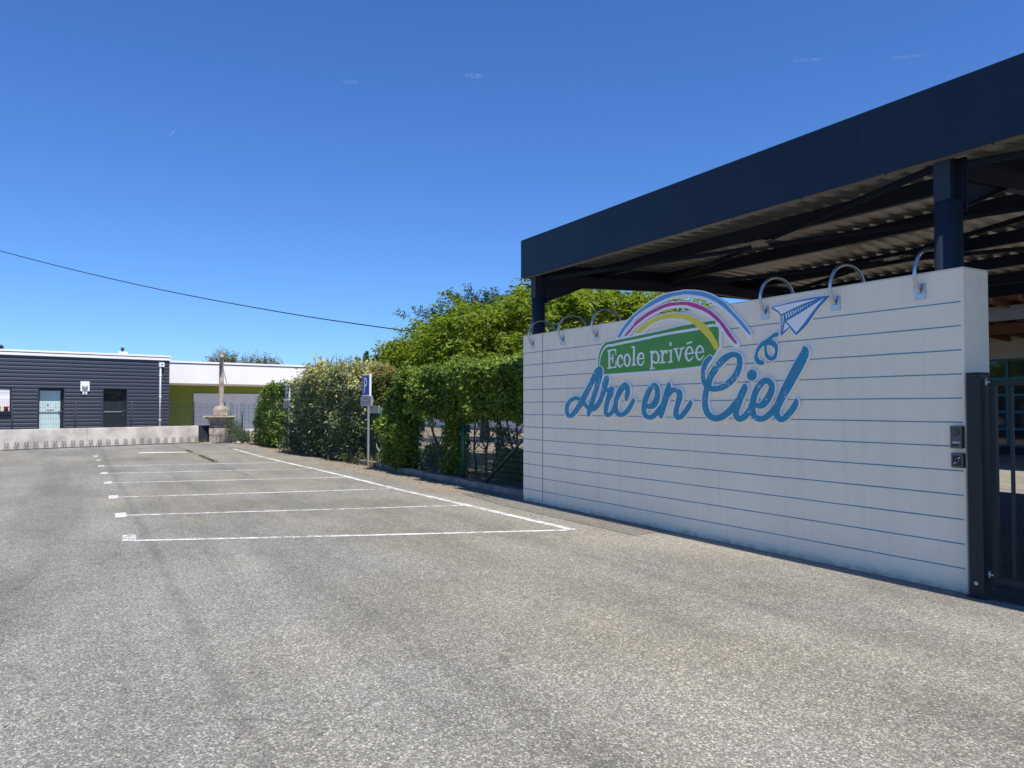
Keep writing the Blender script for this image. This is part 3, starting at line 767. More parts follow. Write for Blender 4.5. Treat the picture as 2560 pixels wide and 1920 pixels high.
'ciel_face': [[[5.528,2.093],[5.536,2.094],[5.543,2.093],[5.555,2.087],[5.575,2.07],[5.583,2.06],[5.587,2.05],[5.59,2.034],[5.589,2.014],[5.584,1.993],[5.576,1.972],[5.551,1.926],[5.52,1.879],[5.405,1.715],[5.323,1.61],[5.289,1.562],[5.242,1.487],[5.234,1.471],[5.229,1.456],[5.225,1.438],[5.229,1.422],[5.236,1.411],[5.243,1.404],[5.248,1.4],[5.254,1.401],[5.271,1.413],[5.293,1.431],[5.362,1.499],[5.387,1.529],[5.414,1.573],[5.42,1.577],[5.43,1.578],[5.438,1.577],[5.445,1.572],[5.457,1.556],[5.461,1.546],[5.461,1.537],[5.456,1.511],[5.442,1.483],[5.418,1.453],[5.382,1.415],[5.35,1.387],[5.319,1.364],[5.296,1.352],[5.271,1.343],[5.248,1.34],[5.235,1.341],[5.22,1.343],[5.197,1.351],[5.176,1.365],[5.159,1.382],[5.143,1.41],[5.14,1.409],[5.117,1.392],[5.085,1.373],[5.061,1.36],[5.037,1.35],[5.013,1.343],[4.997,1.34],[4.972,1.338],[4.948,1.339],[4.932,1.342],[4.907,1.348],[4.885,1.357],[4.872,1.365],[4.859,1.374],[4.849,1.385],[4.833,1.41],[4.8,1.38],[4.777,1.365],[4.751,1.351],[4.725,1.341],[4.711,1.337],[4.688,1.333],[4.674,1.334],[4.657,1.337],[4.636,1.345],[4.622,1.355],[4.605,1.371],[4.595,1.384],[4.587,1.401],[4.585,1.414],[4.585,1.432],[4.507,1.384],[4.456,1.358],[4.423,1.346],[4.389,1.337],[4.355,1.332],[4.324,1.331],[4.306,1.332],[4.281,1.336],[4.234,1.349],[4.209,1.36],[4.192,1.37],[4.166,1.392],[4.145,1.419],[4.13,1.446],[4.119,1.474],[4.112,1.501],[4.109,1.54],[4.112,1.583],[4.121,1.636],[4.143,1.72],[4.116,1.757],[4.105,1.78],[4.097,1.815],[4.094,1.874],[4.1,1.927],[4.111,1.963],[4.122,1.985],[4.135,2.008],[4.155,2.032],[4.168,2.044],[4.191,2.057],[4.229,2.073],[4.248,2.075],[4.262,2.071],[4.273,2.064],[4.28,2.054],[4.281,2.045],[4.279,2.039],[4.274,2.032],[4.238,2.006],[4.209,1.977],[4.186,1.944],[4.171,1.915],[4.162,1.883],[4.159,1.849],[4.165,1.819],[4.175,1.798],[4.197,1.839],[4.227,1.881],[4.271,1.931],[4.31,1.97],[4.356,2.008],[4.403,2.041],[4.439,2.061],[4.473,2.075],[4.527,2.089],[4.563,2.094],[4.607,2.093],[4.648,2.085],[4.671,2.077],[4.682,2.072],[4.695,2.063],[4.706,2.054],[4.715,2.043],[4.721,2.032],[4.725,2.021],[4.729,1.999],[4.73,1.967],[4.724,1.928],[4.717,1.903],[4.7,1.865],[4.677,1.829],[4.647,1.794],[4.621,1.77],[4.583,1.743],[4.538,1.717],[4.503,1.701],[4.454,1.684],[4.417,1.674],[4.368,1.667],[4.319,1.663],[4.278,1.665],[4.225,1.674],[4.216,1.646],[4.205,1.587],[4.202,1.553],[4.202,1.531],[4.208,1.501],[4.217,1.479],[4.234,1.449],[4.254,1.427],[4.276,1.414],[4.304,1.405],[4.325,1.402],[4.35,1.405],[4.384,1.414],[4.418,1.427],[4.448,1.443],[4.486,1.466],[4.52,1.491],[4.556,1.521],[4.616,1.58],[4.625,1.586],[4.64,1.592],[4.661,1.635],[4.689,1.679],[4.738,1.741],[4.744,1.745],[4.753,1.746],[4.761,1.744],[4.775,1.736],[4.784,1.729],[4.792,1.72],[4.8,1.703],[4.8,1.686],[4.79,1.661],[4.738,1.576],[4.676,1.445],[4.672,1.424],[4.673,1.415],[4.678,1.406],[4.686,1.398],[4.703,1.405],[4.729,1.42],[4.747,1.435],[4.773,1.461],[4.794,1.486],[4.823,1.535],[4.842,1.603],[4.862,1.651],[4.889,1.697],[4.917,1.732],[4.946,1.761],[4.967,1.776],[4.981,1.785],[5.004,1.795],[5.018,1.799],[5.034,1.801],[5.056,1.801],[5.082,1.795],[5.108,1.785],[5.132,1.77],[5.144,1.757],[5.156,1.739],[5.163,1.718],[5.166,1.695],[5.164,1.661],[5.152,1.624],[5.132,1.589],[5.108,1.557],[5.09,1.536],[5.07,1.516],[5.055,1.504],[5.034,1.491],[5.02,1.484],[5.004,1.479],[4.979,1.475],[4.955,1.476],[4.931,1.481],[4.906,1.489],[4.905,1.488],[4.905,1.47],[4.908,1.453],[4.915,1.43],[4.923,1.417],[4.933,1.409],[4.949,1.402],[4.962,1.399],[4.979,1.398],[4.992,1.4],[5.011,1.407],[5.057,1.434],[5.08,1.452],[5.097,1.466],[5.137,1.509],[5.144,1.515],[5.155,1.519],[5.229,1.657],[5.252,1.696],[5.428,1.955],[5.506,2.057],[5.515,2.084],[5.521,2.089]],[[4.597,2.035],[4.58,2.033],[4.562,2.028],[4.517,2.008],[4.46,1.973],[4.405,1.932],[4.321,1.848],[4.295,1.817],[4.281,1.795],[4.268,1.764],[4.264,1.751],[4.263,1.728],[4.291,1.726],[4.335,1.729],[4.378,1.735],[4.415,1.745],[4.455,1.762],[4.506,1.79],[4.542,1.813],[4.57,1.837],[4.598,1.867],[4.625,1.905],[4.64,1.934],[4.648,1.964],[4.649,1.999],[4.647,2.012],[4.642,2.021],[4.635,2.027],[4.624,2.032]],[[5.05,1.737],[5.023,1.718],[4.998,1.697],[4.973,1.67],[4.952,1.643],[4.941,1.625],[4.929,1.598],[4.918,1.562],[4.912,1.536],[4.956,1.535],[4.961,1.536],[4.967,1.539],[4.994,1.563],[5.019,1.588],[5.044,1.617],[5.064,1.644],[5.084,1.681],[5.088,1.693],[5.09,1.703],[5.085,1.714],[5.073,1.726],[5.055,1.739]]],
'ciel_back': [[[5.536,2.102],[5.546,2.101],[5.555,2.097],[5.573,2.084],[5.589,2.067],[5.597,2.051],[5.6,2.035],[5.599,2.014],[5.594,1.993],[5.585,1.97],[5.56,1.923],[5.529,1.874],[5.415,1.712],[5.332,1.605],[5.298,1.557],[5.253,1.485],[5.243,1.467],[5.239,1.454],[5.236,1.442],[5.237,1.432],[5.242,1.42],[5.251,1.41],[5.287,1.438],[5.355,1.506],[5.375,1.529],[5.401,1.573],[5.408,1.58],[5.421,1.586],[5.433,1.587],[5.445,1.583],[5.454,1.576],[5.467,1.558],[5.47,1.548],[5.471,1.539],[5.468,1.517],[5.457,1.489],[5.434,1.457],[5.399,1.419],[5.359,1.382],[5.326,1.359],[5.303,1.346],[5.275,1.336],[5.248,1.332],[5.22,1.334],[5.194,1.343],[5.171,1.357],[5.151,1.376],[5.138,1.395],[5.09,1.365],[5.042,1.343],[5.017,1.335],[4.999,1.332],[4.975,1.329],[4.956,1.33],[4.932,1.333],[4.915,1.336],[4.891,1.344],[4.877,1.351],[4.863,1.359],[4.85,1.369],[4.83,1.392],[4.796,1.366],[4.754,1.342],[4.731,1.333],[4.714,1.328],[4.691,1.324],[4.674,1.324],[4.654,1.328],[4.639,1.333],[4.624,1.341],[4.604,1.355],[4.584,1.379],[4.578,1.392],[4.573,1.412],[4.498,1.367],[4.465,1.351],[4.444,1.343],[4.41,1.333],[4.377,1.325],[4.355,1.323],[4.324,1.321],[4.306,1.322],[4.278,1.326],[4.231,1.34],[4.196,1.355],[4.165,1.377],[4.142,1.401],[4.123,1.43],[4.106,1.469],[4.099,1.499],[4.095,1.54],[4.098,1.583],[4.107,1.636],[4.129,1.72],[4.104,1.753],[4.091,1.779],[4.083,1.815],[4.08,1.875],[4.082,1.902],[4.087,1.93],[4.098,1.966],[4.11,1.99],[4.128,2.019],[4.145,2.039],[4.166,2.056],[4.184,2.066],[4.226,2.083],[4.239,2.084],[4.254,2.083],[4.272,2.077],[4.285,2.068],[4.292,2.056],[4.294,2.044],[4.292,2.036],[4.286,2.027],[4.25,2.002],[4.226,1.978],[4.21,1.958],[4.192,1.93],[4.182,1.907],[4.175,1.88],[4.173,1.851],[4.176,1.829],[4.205,1.872],[4.237,1.911],[4.274,1.951],[4.316,1.99],[4.361,2.025],[4.411,2.058],[4.449,2.076],[4.488,2.09],[4.539,2.101],[4.578,2.104],[4.622,2.1],[4.648,2.095],[4.665,2.089],[4.693,2.077],[4.705,2.068],[4.719,2.056],[4.733,2.033],[4.741,2.001],[4.742,1.966],[4.736,1.926],[4.728,1.9],[4.711,1.862],[4.695,1.835],[4.668,1.8],[4.635,1.768],[4.605,1.744],[4.562,1.718],[4.526,1.7],[4.475,1.68],[4.423,1.666],[4.371,1.657],[4.322,1.654],[4.278,1.656],[4.234,1.662],[4.229,1.643],[4.217,1.576],[4.215,1.553],[4.216,1.531],[4.221,1.503],[4.228,1.483],[4.246,1.454],[4.263,1.434],[4.282,1.423],[4.307,1.414],[4.325,1.412],[4.347,1.414],[4.378,1.422],[4.412,1.435],[4.439,1.45],[4.478,1.474],[4.512,1.498],[4.547,1.527],[4.607,1.587],[4.616,1.593],[4.629,1.599],[4.65,1.639],[4.671,1.674],[4.726,1.744],[4.73,1.748],[4.739,1.753],[4.756,1.755],[4.767,1.752],[4.784,1.742],[4.795,1.733],[4.803,1.724],[4.812,1.705],[4.812,1.684],[4.801,1.656],[4.75,1.574],[4.691,1.452],[4.685,1.434],[4.685,1.419],[4.689,1.41],[4.698,1.413],[4.721,1.427],[4.738,1.44],[4.762,1.465],[4.783,1.49],[4.812,1.537],[4.83,1.605],[4.85,1.653],[4.879,1.702],[4.906,1.737],[4.938,1.767],[4.96,1.784],[4.975,1.793],[5.0,1.803],[5.016,1.807],[5.032,1.809],[5.056,1.809],[5.088,1.803],[5.114,1.793],[5.14,1.776],[5.152,1.763],[5.166,1.742],[5.174,1.72],[5.177,1.695],[5.175,1.66],[5.171,1.646],[5.163,1.622],[5.142,1.585],[5.118,1.552],[5.1,1.532],[5.079,1.51],[5.065,1.499],[5.049,1.489],[5.028,1.478],[5.009,1.471],[4.993,1.468],[4.977,1.466],[4.958,1.467],[4.916,1.476],[4.921,1.446],[4.926,1.432],[4.933,1.421],[4.941,1.415],[4.954,1.41],[4.968,1.407],[4.979,1.407],[4.992,1.41],[5.008,1.416],[5.033,1.43],[5.056,1.445],[5.089,1.472],[5.129,1.515],[5.147,1.527],[5.219,1.662],[5.242,1.7],[5.419,1.959],[5.497,2.061],[5.506,2.088],[5.512,2.095],[5.52,2.099]],[[4.603,2.025],[4.586,2.024],[4.571,2.021],[4.551,2.013],[4.526,2.001],[4.469,1.966],[4.417,1.927],[4.333,1.843],[4.306,1.813],[4.294,1.793],[4.28,1.759],[4.277,1.748],[4.279,1.736],[4.304,1.736],[4.351,1.741],[4.384,1.747],[4.409,1.754],[4.446,1.769],[4.485,1.79],[4.522,1.812],[4.552,1.835],[4.578,1.861],[4.602,1.89],[4.619,1.918],[4.631,1.946],[4.638,1.984],[4.635,2.011],[4.631,2.017],[4.624,2.022]],[[5.052,1.727],[5.031,1.712],[5.006,1.691],[4.983,1.666],[4.963,1.64],[4.952,1.622],[4.943,1.604],[4.93,1.562],[4.926,1.545],[4.953,1.544],[4.961,1.547],[4.984,1.568],[5.011,1.594],[5.054,1.648],[5.07,1.677],[5.079,1.701],[5.077,1.708],[5.071,1.715],[5.055,1.728]]],
'squiggle_face': [[[5.176,2.257],[5.182,2.258],[5.192,2.256],[5.2,2.254],[5.208,2.248],[5.213,2.241],[5.216,2.233],[5.215,2.225],[5.211,2.219],[5.205,2.213],[5.196,2.21],[5.163,2.209],[5.125,2.189],[5.126,2.187],[5.152,2.175],[5.177,2.158],[5.194,2.141],[5.2,2.13],[5.204,2.119],[5.206,2.099],[5.204,2.062],[5.192,2.016],[5.183,1.996],[5.176,1.987],[5.164,1.978],[5.144,1.971],[5.129,1.969],[5.108,1.97],[5.092,1.974],[5.077,1.981],[5.058,1.994],[5.041,2.012],[5.033,2.031],[5.027,2.077],[5.025,2.132],[5.011,2.126],[4.994,2.117],[4.978,2.106],[4.962,2.092],[4.951,2.078],[4.941,2.062],[4.936,2.045],[4.935,2.037],[4.94,2.02],[4.955,1.998],[4.972,1.985],[5.004,1.978],[5.015,1.972],[5.021,1.965],[5.024,1.959],[5.023,1.946],[5.014,1.936],[5.006,1.932],[4.998,1.931],[4.96,1.934],[4.94,1.94],[4.928,1.946],[4.919,1.954],[4.904,1.971],[4.893,1.991],[4.89,2.01],[4.892,2.029],[4.91,2.081],[4.918,2.101],[4.93,2.119],[4.953,2.145],[4.982,2.168],[5.009,2.181],[5.074,2.206],[5.145,2.247]],[[5.062,2.135],[5.06,2.133],[5.059,2.123],[5.06,2.086],[5.065,2.065],[5.074,2.045],[5.085,2.032],[5.102,2.019],[5.116,2.013],[5.129,2.015],[5.14,2.02],[5.15,2.029],[5.165,2.048],[5.168,2.06],[5.169,2.071],[5.167,2.081],[5.163,2.091],[5.156,2.1],[5.148,2.109],[5.136,2.117],[5.118,2.126],[5.094,2.133]]],
'squiggle_back': [[[5.184,2.266],[5.195,2.265],[5.205,2.261],[5.213,2.256],[5.22,2.249],[5.226,2.234],[5.226,2.226],[5.223,2.218],[5.215,2.209],[5.205,2.203],[5.197,2.201],[5.168,2.201],[5.145,2.189],[5.173,2.173],[5.195,2.155],[5.204,2.144],[5.21,2.133],[5.215,2.119],[5.217,2.098],[5.214,2.059],[5.203,2.013],[5.193,1.991],[5.184,1.98],[5.17,1.971],[5.15,1.963],[5.131,1.96],[5.115,1.96],[5.097,1.963],[5.076,1.971],[5.06,1.98],[5.039,1.998],[5.031,2.008],[5.025,2.021],[5.018,2.051],[5.014,2.117],[4.987,2.1],[4.967,2.082],[4.952,2.057],[4.946,2.036],[4.948,2.028],[4.956,2.013],[4.973,1.995],[4.98,1.992],[5.009,1.985],[5.02,1.98],[5.027,1.973],[5.032,1.967],[5.035,1.958],[5.034,1.944],[5.029,1.936],[5.022,1.93],[5.011,1.924],[5.001,1.922],[4.99,1.922],[4.957,1.926],[4.933,1.933],[4.922,1.939],[4.911,1.948],[4.893,1.967],[4.882,1.989],[4.878,2.011],[4.881,2.032],[4.899,2.083],[4.908,2.105],[4.92,2.124],[4.935,2.143],[4.954,2.16],[4.982,2.179],[5.018,2.195],[5.066,2.213],[5.14,2.255],[5.166,2.264]],[[5.073,2.126],[5.07,2.124],[5.07,2.12],[5.071,2.087],[5.075,2.07],[5.08,2.055],[5.088,2.042],[5.097,2.034],[5.114,2.023],[5.121,2.023],[5.129,2.025],[5.137,2.031],[5.146,2.039],[5.153,2.05],[5.158,2.067],[5.155,2.084],[5.143,2.1],[5.123,2.114],[5.099,2.123]]],
'dot_face': [[[4.93,1.829],[4.927,1.813],[4.92,1.799],[4.909,1.787],[4.894,1.777],[4.877,1.772],[4.859,1.77],[4.841,1.773],[4.824,1.78],[4.809,1.79],[4.798,1.803],[4.791,1.818],[4.789,1.834],[4.792,1.849],[4.799,1.864],[4.81,1.876],[4.825,1.885],[4.842,1.891],[4.861,1.892],[4.879,1.889],[4.895,1.882],[4.91,1.872],[4.921,1.859],[4.927,1.844]]],
'dot_back': [[[4.942,1.828],[4.939,1.81],[4.931,1.794],[4.917,1.779],[4.9,1.769],[4.88,1.762],[4.859,1.761],[4.837,1.764],[4.817,1.771],[4.8,1.783],[4.787,1.798],[4.779,1.816],[4.776,1.834],[4.779,1.852],[4.788,1.869],[4.801,1.883],[4.819,1.894],[4.839,1.9],[4.861,1.902],[4.882,1.898],[4.902,1.89],[4.919,1.878],[4.932,1.863],[4.939,1.846]]],
'plane_face': [[[5.806,2.556],[5.826,2.555],[5.832,2.545],[5.831,2.544],[5.703,2.447],[5.64,2.382],[5.571,2.301],[5.449,2.213],[5.431,2.21],[5.364,2.282],[5.357,2.293],[5.255,2.217],[5.244,2.223],[5.245,2.412],[5.219,2.452],[5.131,2.507],[5.127,2.515],[5.142,2.526],[5.454,2.552],[5.643,2.56]]],
'plane_back': [[[5.817,2.564],[5.826,2.564],[5.833,2.56],[5.842,2.546],[5.842,2.542],[5.84,2.539],[5.711,2.441],[5.65,2.377],[5.578,2.294],[5.454,2.204],[5.435,2.2],[5.43,2.201],[5.425,2.203],[5.354,2.278],[5.26,2.208],[5.255,2.207],[5.25,2.208],[5.234,2.218],[5.232,2.224],[5.234,2.412],[5.209,2.448],[5.124,2.5],[5.12,2.504],[5.115,2.517],[5.116,2.521],[5.135,2.533],[5.143,2.536],[5.452,2.561],[5.641,2.569]]],
'plane_white': [[[5.147,2.517],[5.456,2.536],[5.696,2.543],[5.489,2.501],[5.252,2.435],[5.221,2.473]],[[5.32,2.36],[5.512,2.431],[5.774,2.539],[5.707,2.486],[5.645,2.43],[5.552,2.336],[5.44,2.232]],[[5.303,2.351],[5.355,2.299],[5.276,2.258]],[[5.263,2.424],[5.269,2.423],[5.266,2.324],[5.259,2.264]],[[5.276,2.424],[5.288,2.427],[5.28,2.355],[5.271,2.323]],[[5.306,2.435],[5.32,2.439],[5.333,2.39],[5.319,2.384]],[[5.336,2.442],[5.35,2.446],[5.362,2.401],[5.349,2.396]],[[5.366,2.449],[5.379,2.453],[5.39,2.412],[5.378,2.407]],[[5.396,2.457],[5.408,2.459],[5.419,2.423],[5.407,2.418]],[[5.426,2.464],[5.437,2.466],[5.447,2.434],[5.435,2.429]],[[5.455,2.471],[5.466,2.473],[5.475,2.445],[5.464,2.44]],[[5.484,2.477],[5.495,2.48],[5.502,2.455],[5.492,2.451]],[[5.513,2.484],[5.524,2.487],[5.53,2.466],[5.52,2.462]],[[5.542,2.491],[5.552,2.493],[5.558,2.477],[5.548,2.473]],[[5.571,2.498],[5.58,2.5],[5.585,2.487],[5.576,2.484]],[[5.6,2.505],[5.608,2.507],[5.612,2.498],[5.604,2.494]],[[5.628,2.511],[5.636,2.513],[5.639,2.508],[5.631,2.505]],[[5.656,2.518],[5.663,2.52],[5.666,2.518],[5.658,2.516]]],
'panel_back': [[[3.872,2.871],[4.006,2.851],[4.137,2.822],[4.261,2.776],[4.376,2.717],[4.487,2.654],[4.562,2.579],[4.727,2.427],[4.797,2.356],[4.837,2.305],[4.861,2.265],[4.86,2.256],[4.863,2.248],[4.862,2.237],[4.857,2.227],[4.849,2.219],[4.834,2.213],[4.817,2.211],[4.8,2.214],[4.784,2.223],[4.775,2.231],[4.769,2.242],[4.768,2.253],[4.771,2.264],[4.769,2.266],[4.753,2.28],[4.596,2.434],[4.525,2.494],[4.42,2.573],[4.307,2.645],[4.2,2.694],[4.087,2.734],[3.969,2.76],[3.871,2.781],[3.778,2.79],[3.761,2.786],[3.616,2.789],[3.462,2.773],[3.329,2.745],[3.196,2.713],[3.082,2.683],[2.986,2.651],[2.893,2.613],[2.858,2.586],[2.86,2.584],[2.99,2.64],[3.137,2.694],[3.276,2.726],[3.412,2.753],[3.548,2.767],[3.68,2.755],[3.778,2.753],[3.894,2.735],[4.025,2.699],[4.145,2.648],[4.262,2.588],[4.377,2.503],[4.473,2.412],[4.544,2.33],[4.614,2.246],[4.667,2.187],[4.673,2.176],[4.674,2.163],[4.67,2.153],[4.66,2.142],[4.645,2.136],[4.624,2.134],[4.607,2.137],[4.589,2.147],[4.579,2.159],[4.575,2.172],[4.487,2.254],[4.415,2.337],[4.413,2.333],[4.415,2.312],[4.407,2.235],[4.417,2.159],[4.416,2.154],[4.373,2.117],[4.351,2.087],[4.343,2.083],[4.312,2.038],[4.266,1.991],[4.24,1.967],[4.201,1.946],[4.102,1.931],[3.812,1.918],[3.394,1.908],[2.977,1.903],[2.242,1.898],[2.118,1.895],[2.104,1.896],[2.095,1.9],[2.089,1.909],[2.06,2.023],[2.056,2.05],[2.052,2.106],[2.061,2.174],[2.088,2.244],[2.124,2.294],[2.177,2.343],[2.238,2.382],[2.254,2.386],[2.376,2.389],[2.473,2.395],[2.489,2.414],[2.492,2.424],[2.583,2.513],[2.685,2.592],[2.791,2.66],[2.892,2.707],[3.083,2.783],[3.228,2.828],[3.368,2.863],[3.505,2.882],[3.639,2.881],[3.758,2.878],[3.772,2.882]],[[3.718,2.674],[3.579,2.678],[3.463,2.671],[3.329,2.645],[3.191,2.611],[3.081,2.575],[2.899,2.5],[2.842,2.464],[2.781,2.418],[2.767,2.41],[2.772,2.409],[2.855,2.413],[2.853,2.422],[2.859,2.431],[2.853,2.44],[2.856,2.447],[2.947,2.501],[3.065,2.553],[3.179,2.591],[3.325,2.62],[3.463,2.633],[3.597,2.634],[3.724,2.619],[3.859,2.594],[3.963,2.553],[4.072,2.504],[4.121,2.477],[4.217,2.482],[4.253,2.48],[4.185,2.528],[4.079,2.577],[3.843,2.657]],[[3.585,2.531],[3.509,2.533],[3.38,2.529],[3.274,2.51],[3.184,2.482],[3.074,2.429],[3.076,2.426],[3.372,2.44],[3.768,2.469],[3.865,2.472],[3.868,2.473],[3.793,2.506],[3.6,2.531]],[[2.856,2.585],[2.812,2.552],[2.711,2.485],[2.664,2.447],[2.667,2.446],[2.841,2.557],[2.848,2.564],[2.86,2.584]],[[2.638,2.426],[2.614,2.404],[2.616,2.402],[2.627,2.403],[2.63,2.408],[2.643,2.418]]],
'blue': [[[3.813,2.864],[3.885,2.856],[4.006,2.838],[4.134,2.81],[4.255,2.764],[4.367,2.707],[4.475,2.646],[4.547,2.574],[4.715,2.419],[4.783,2.35],[4.822,2.302],[4.846,2.264],[4.835,2.257],[4.832,2.257],[4.776,2.305],[4.619,2.459],[4.549,2.519],[4.439,2.602],[4.329,2.674],[4.216,2.725],[4.101,2.767],[3.882,2.815],[3.779,2.825],[3.765,2.821],[3.624,2.825],[3.468,2.809],[3.33,2.78],[3.196,2.749],[3.082,2.719],[2.983,2.685],[2.885,2.646],[2.807,2.586],[2.705,2.52],[2.634,2.463],[2.578,2.412],[2.573,2.41],[2.517,2.415],[2.515,2.417],[2.604,2.505],[2.705,2.583],[2.807,2.648],[2.906,2.694],[3.099,2.771],[3.239,2.815],[3.375,2.849],[3.509,2.868],[3.642,2.867],[3.765,2.864],[3.779,2.868]]],
'pink': [[[3.753,2.741],[3.778,2.74],[3.891,2.723],[4.018,2.689],[4.138,2.638],[4.253,2.579],[4.364,2.497],[4.46,2.406],[4.53,2.327],[4.602,2.24],[4.645,2.191],[4.637,2.178],[4.634,2.177],[4.608,2.188],[4.508,2.281],[4.385,2.425],[4.296,2.493],[4.208,2.555],[4.099,2.606],[3.857,2.69],[3.732,2.707],[3.587,2.712],[3.467,2.706],[3.333,2.679],[3.191,2.645],[3.078,2.608],[2.895,2.534],[2.835,2.495],[2.776,2.451],[2.717,2.42],[2.714,2.418],[2.667,2.422],[2.666,2.424],[2.764,2.489],[2.864,2.551],[2.878,2.574],[3.002,2.628],[3.145,2.681],[3.284,2.714],[3.419,2.74],[3.551,2.754],[3.683,2.742]]],
'yellow': [[[3.582,2.621],[3.597,2.621],[3.724,2.606],[3.856,2.582],[3.953,2.544],[4.065,2.494],[4.157,2.441],[4.219,2.381],[4.288,2.308],[4.346,2.224],[4.379,2.164],[4.339,2.135],[4.308,2.14],[4.271,2.196],[4.211,2.266],[4.135,2.331],[4.048,2.401],[3.961,2.464],[3.797,2.537],[3.643,2.557],[3.614,2.562],[3.51,2.566],[3.377,2.561],[3.267,2.542],[3.175,2.515],[3.001,2.432],[2.876,2.44],[2.965,2.492],[3.077,2.541],[3.193,2.579],[3.332,2.608],[3.466,2.62]]],
'green': [[[4.29,2.463],[4.312,2.461],[4.333,2.422],[4.273,2.428],[4.223,2.428],[4.168,2.425],[4.097,2.415],[4.048,2.412],[3.563,2.398],[3.254,2.383],[2.972,2.365],[2.671,2.352],[2.408,2.334],[2.322,2.336],[2.29,2.334],[2.259,2.324],[2.236,2.312],[2.194,2.279],[2.171,2.256],[2.152,2.232],[2.138,2.208],[2.122,2.171],[2.111,2.136],[2.095,2.046],[2.105,2.04],[2.117,2.042],[2.141,2.151],[2.158,2.191],[2.172,2.214],[2.201,2.245],[2.236,2.272],[2.277,2.295],[2.308,2.304],[2.389,2.302],[2.451,2.304],[2.684,2.319],[2.984,2.332],[3.296,2.354],[3.569,2.367],[3.859,2.373],[4.054,2.38],[4.11,2.384],[4.178,2.393],[4.245,2.397],[4.285,2.397],[4.345,2.389],[4.357,2.39],[4.37,2.372],[4.377,2.318],[4.369,2.238],[4.379,2.161],[4.341,2.13],[4.317,2.097],[4.309,2.094],[4.275,2.044],[4.231,1.999],[4.193,1.979],[4.099,1.965],[3.808,1.952],[3.39,1.944],[2.243,1.937],[2.119,1.935],[2.114,1.938],[2.086,2.052],[2.082,2.104],[2.091,2.17],[2.116,2.237],[2.15,2.284],[2.2,2.33],[2.259,2.368],[2.38,2.372],[2.525,2.38],[2.904,2.398],[3.119,2.413],[3.376,2.424],[3.772,2.454],[4.127,2.463],[4.22,2.467]]],
'letter_E': [[[2.477,2.265],[2.481,2.265],[2.487,2.263],[2.491,2.261],[2.493,2.258],[2.499,2.187],[2.497,2.184],[2.494,2.183],[2.489,2.182],[2.485,2.183],[2.48,2.187],[2.468,2.245],[2.366,2.242],[2.364,2.241],[2.364,2.152],[2.366,2.151],[2.368,2.151],[2.408,2.152],[2.41,2.196],[2.414,2.2],[2.421,2.201],[2.428,2.199],[2.432,2.195],[2.432,2.151],[2.439,2.147],[2.441,2.142],[2.439,2.138],[2.432,2.135],[2.431,2.087],[2.429,2.083],[2.423,2.08],[2.416,2.081],[2.412,2.082],[2.407,2.085],[2.406,2.088],[2.408,2.133],[2.406,2.135],[2.368,2.134],[2.364,2.133],[2.365,2.028],[2.367,2.027],[2.471,2.031],[2.483,2.104],[2.487,2.107],[2.493,2.108],[2.498,2.106],[2.501,2.102],[2.496,2.017],[2.493,2.014],[2.486,2.012],[2.475,2.013],[2.365,2.009],[2.363,2.009],[2.356,2.006],[2.349,2.005],[2.34,2.005],[2.331,2.008],[2.313,2.007],[2.307,2.008],[2.301,2.011],[2.298,2.014],[2.297,2.018],[2.3,2.022],[2.307,2.025],[2.325,2.025],[2.326,2.027],[2.323,2.238],[2.323,2.239],[2.321,2.24],[2.31,2.24],[2.301,2.243],[2.296,2.249],[2.297,2.254],[2.301,2.257],[2.306,2.259],[2.326,2.26],[2.333,2.263],[2.34,2.265],[2.349,2.264],[2.357,2.261],[2.468,2.264]]],
'letter_c': [[[2.578,2.184],[2.584,2.184],[2.595,2.183],[2.608,2.18],[2.624,2.173],[2.632,2.167],[2.638,2.159],[2.64,2.152],[2.64,2.129],[2.638,2.124],[2.631,2.12],[2.622,2.119],[2.614,2.12],[2.607,2.124],[2.604,2.128],[2.603,2.15],[2.601,2.156],[2.595,2.16],[2.588,2.161],[2.58,2.157],[2.572,2.151],[2.562,2.141],[2.557,2.133],[2.552,2.122],[2.549,2.107],[2.548,2.091],[2.55,2.075],[2.554,2.061],[2.557,2.053],[2.561,2.047],[2.569,2.04],[2.576,2.036],[2.583,2.033],[2.587,2.034],[2.596,2.039],[2.632,2.063],[2.637,2.064],[2.641,2.063],[2.645,2.06],[2.646,2.058],[2.645,2.055],[2.626,2.035],[2.608,2.02],[2.596,2.014],[2.581,2.013],[2.566,2.015],[2.553,2.019],[2.541,2.026],[2.526,2.038],[2.519,2.046],[2.511,2.064],[2.508,2.075],[2.506,2.093],[2.507,2.111],[2.512,2.128],[2.517,2.138],[2.527,2.152],[2.541,2.166],[2.551,2.173],[2.567,2.181]]],
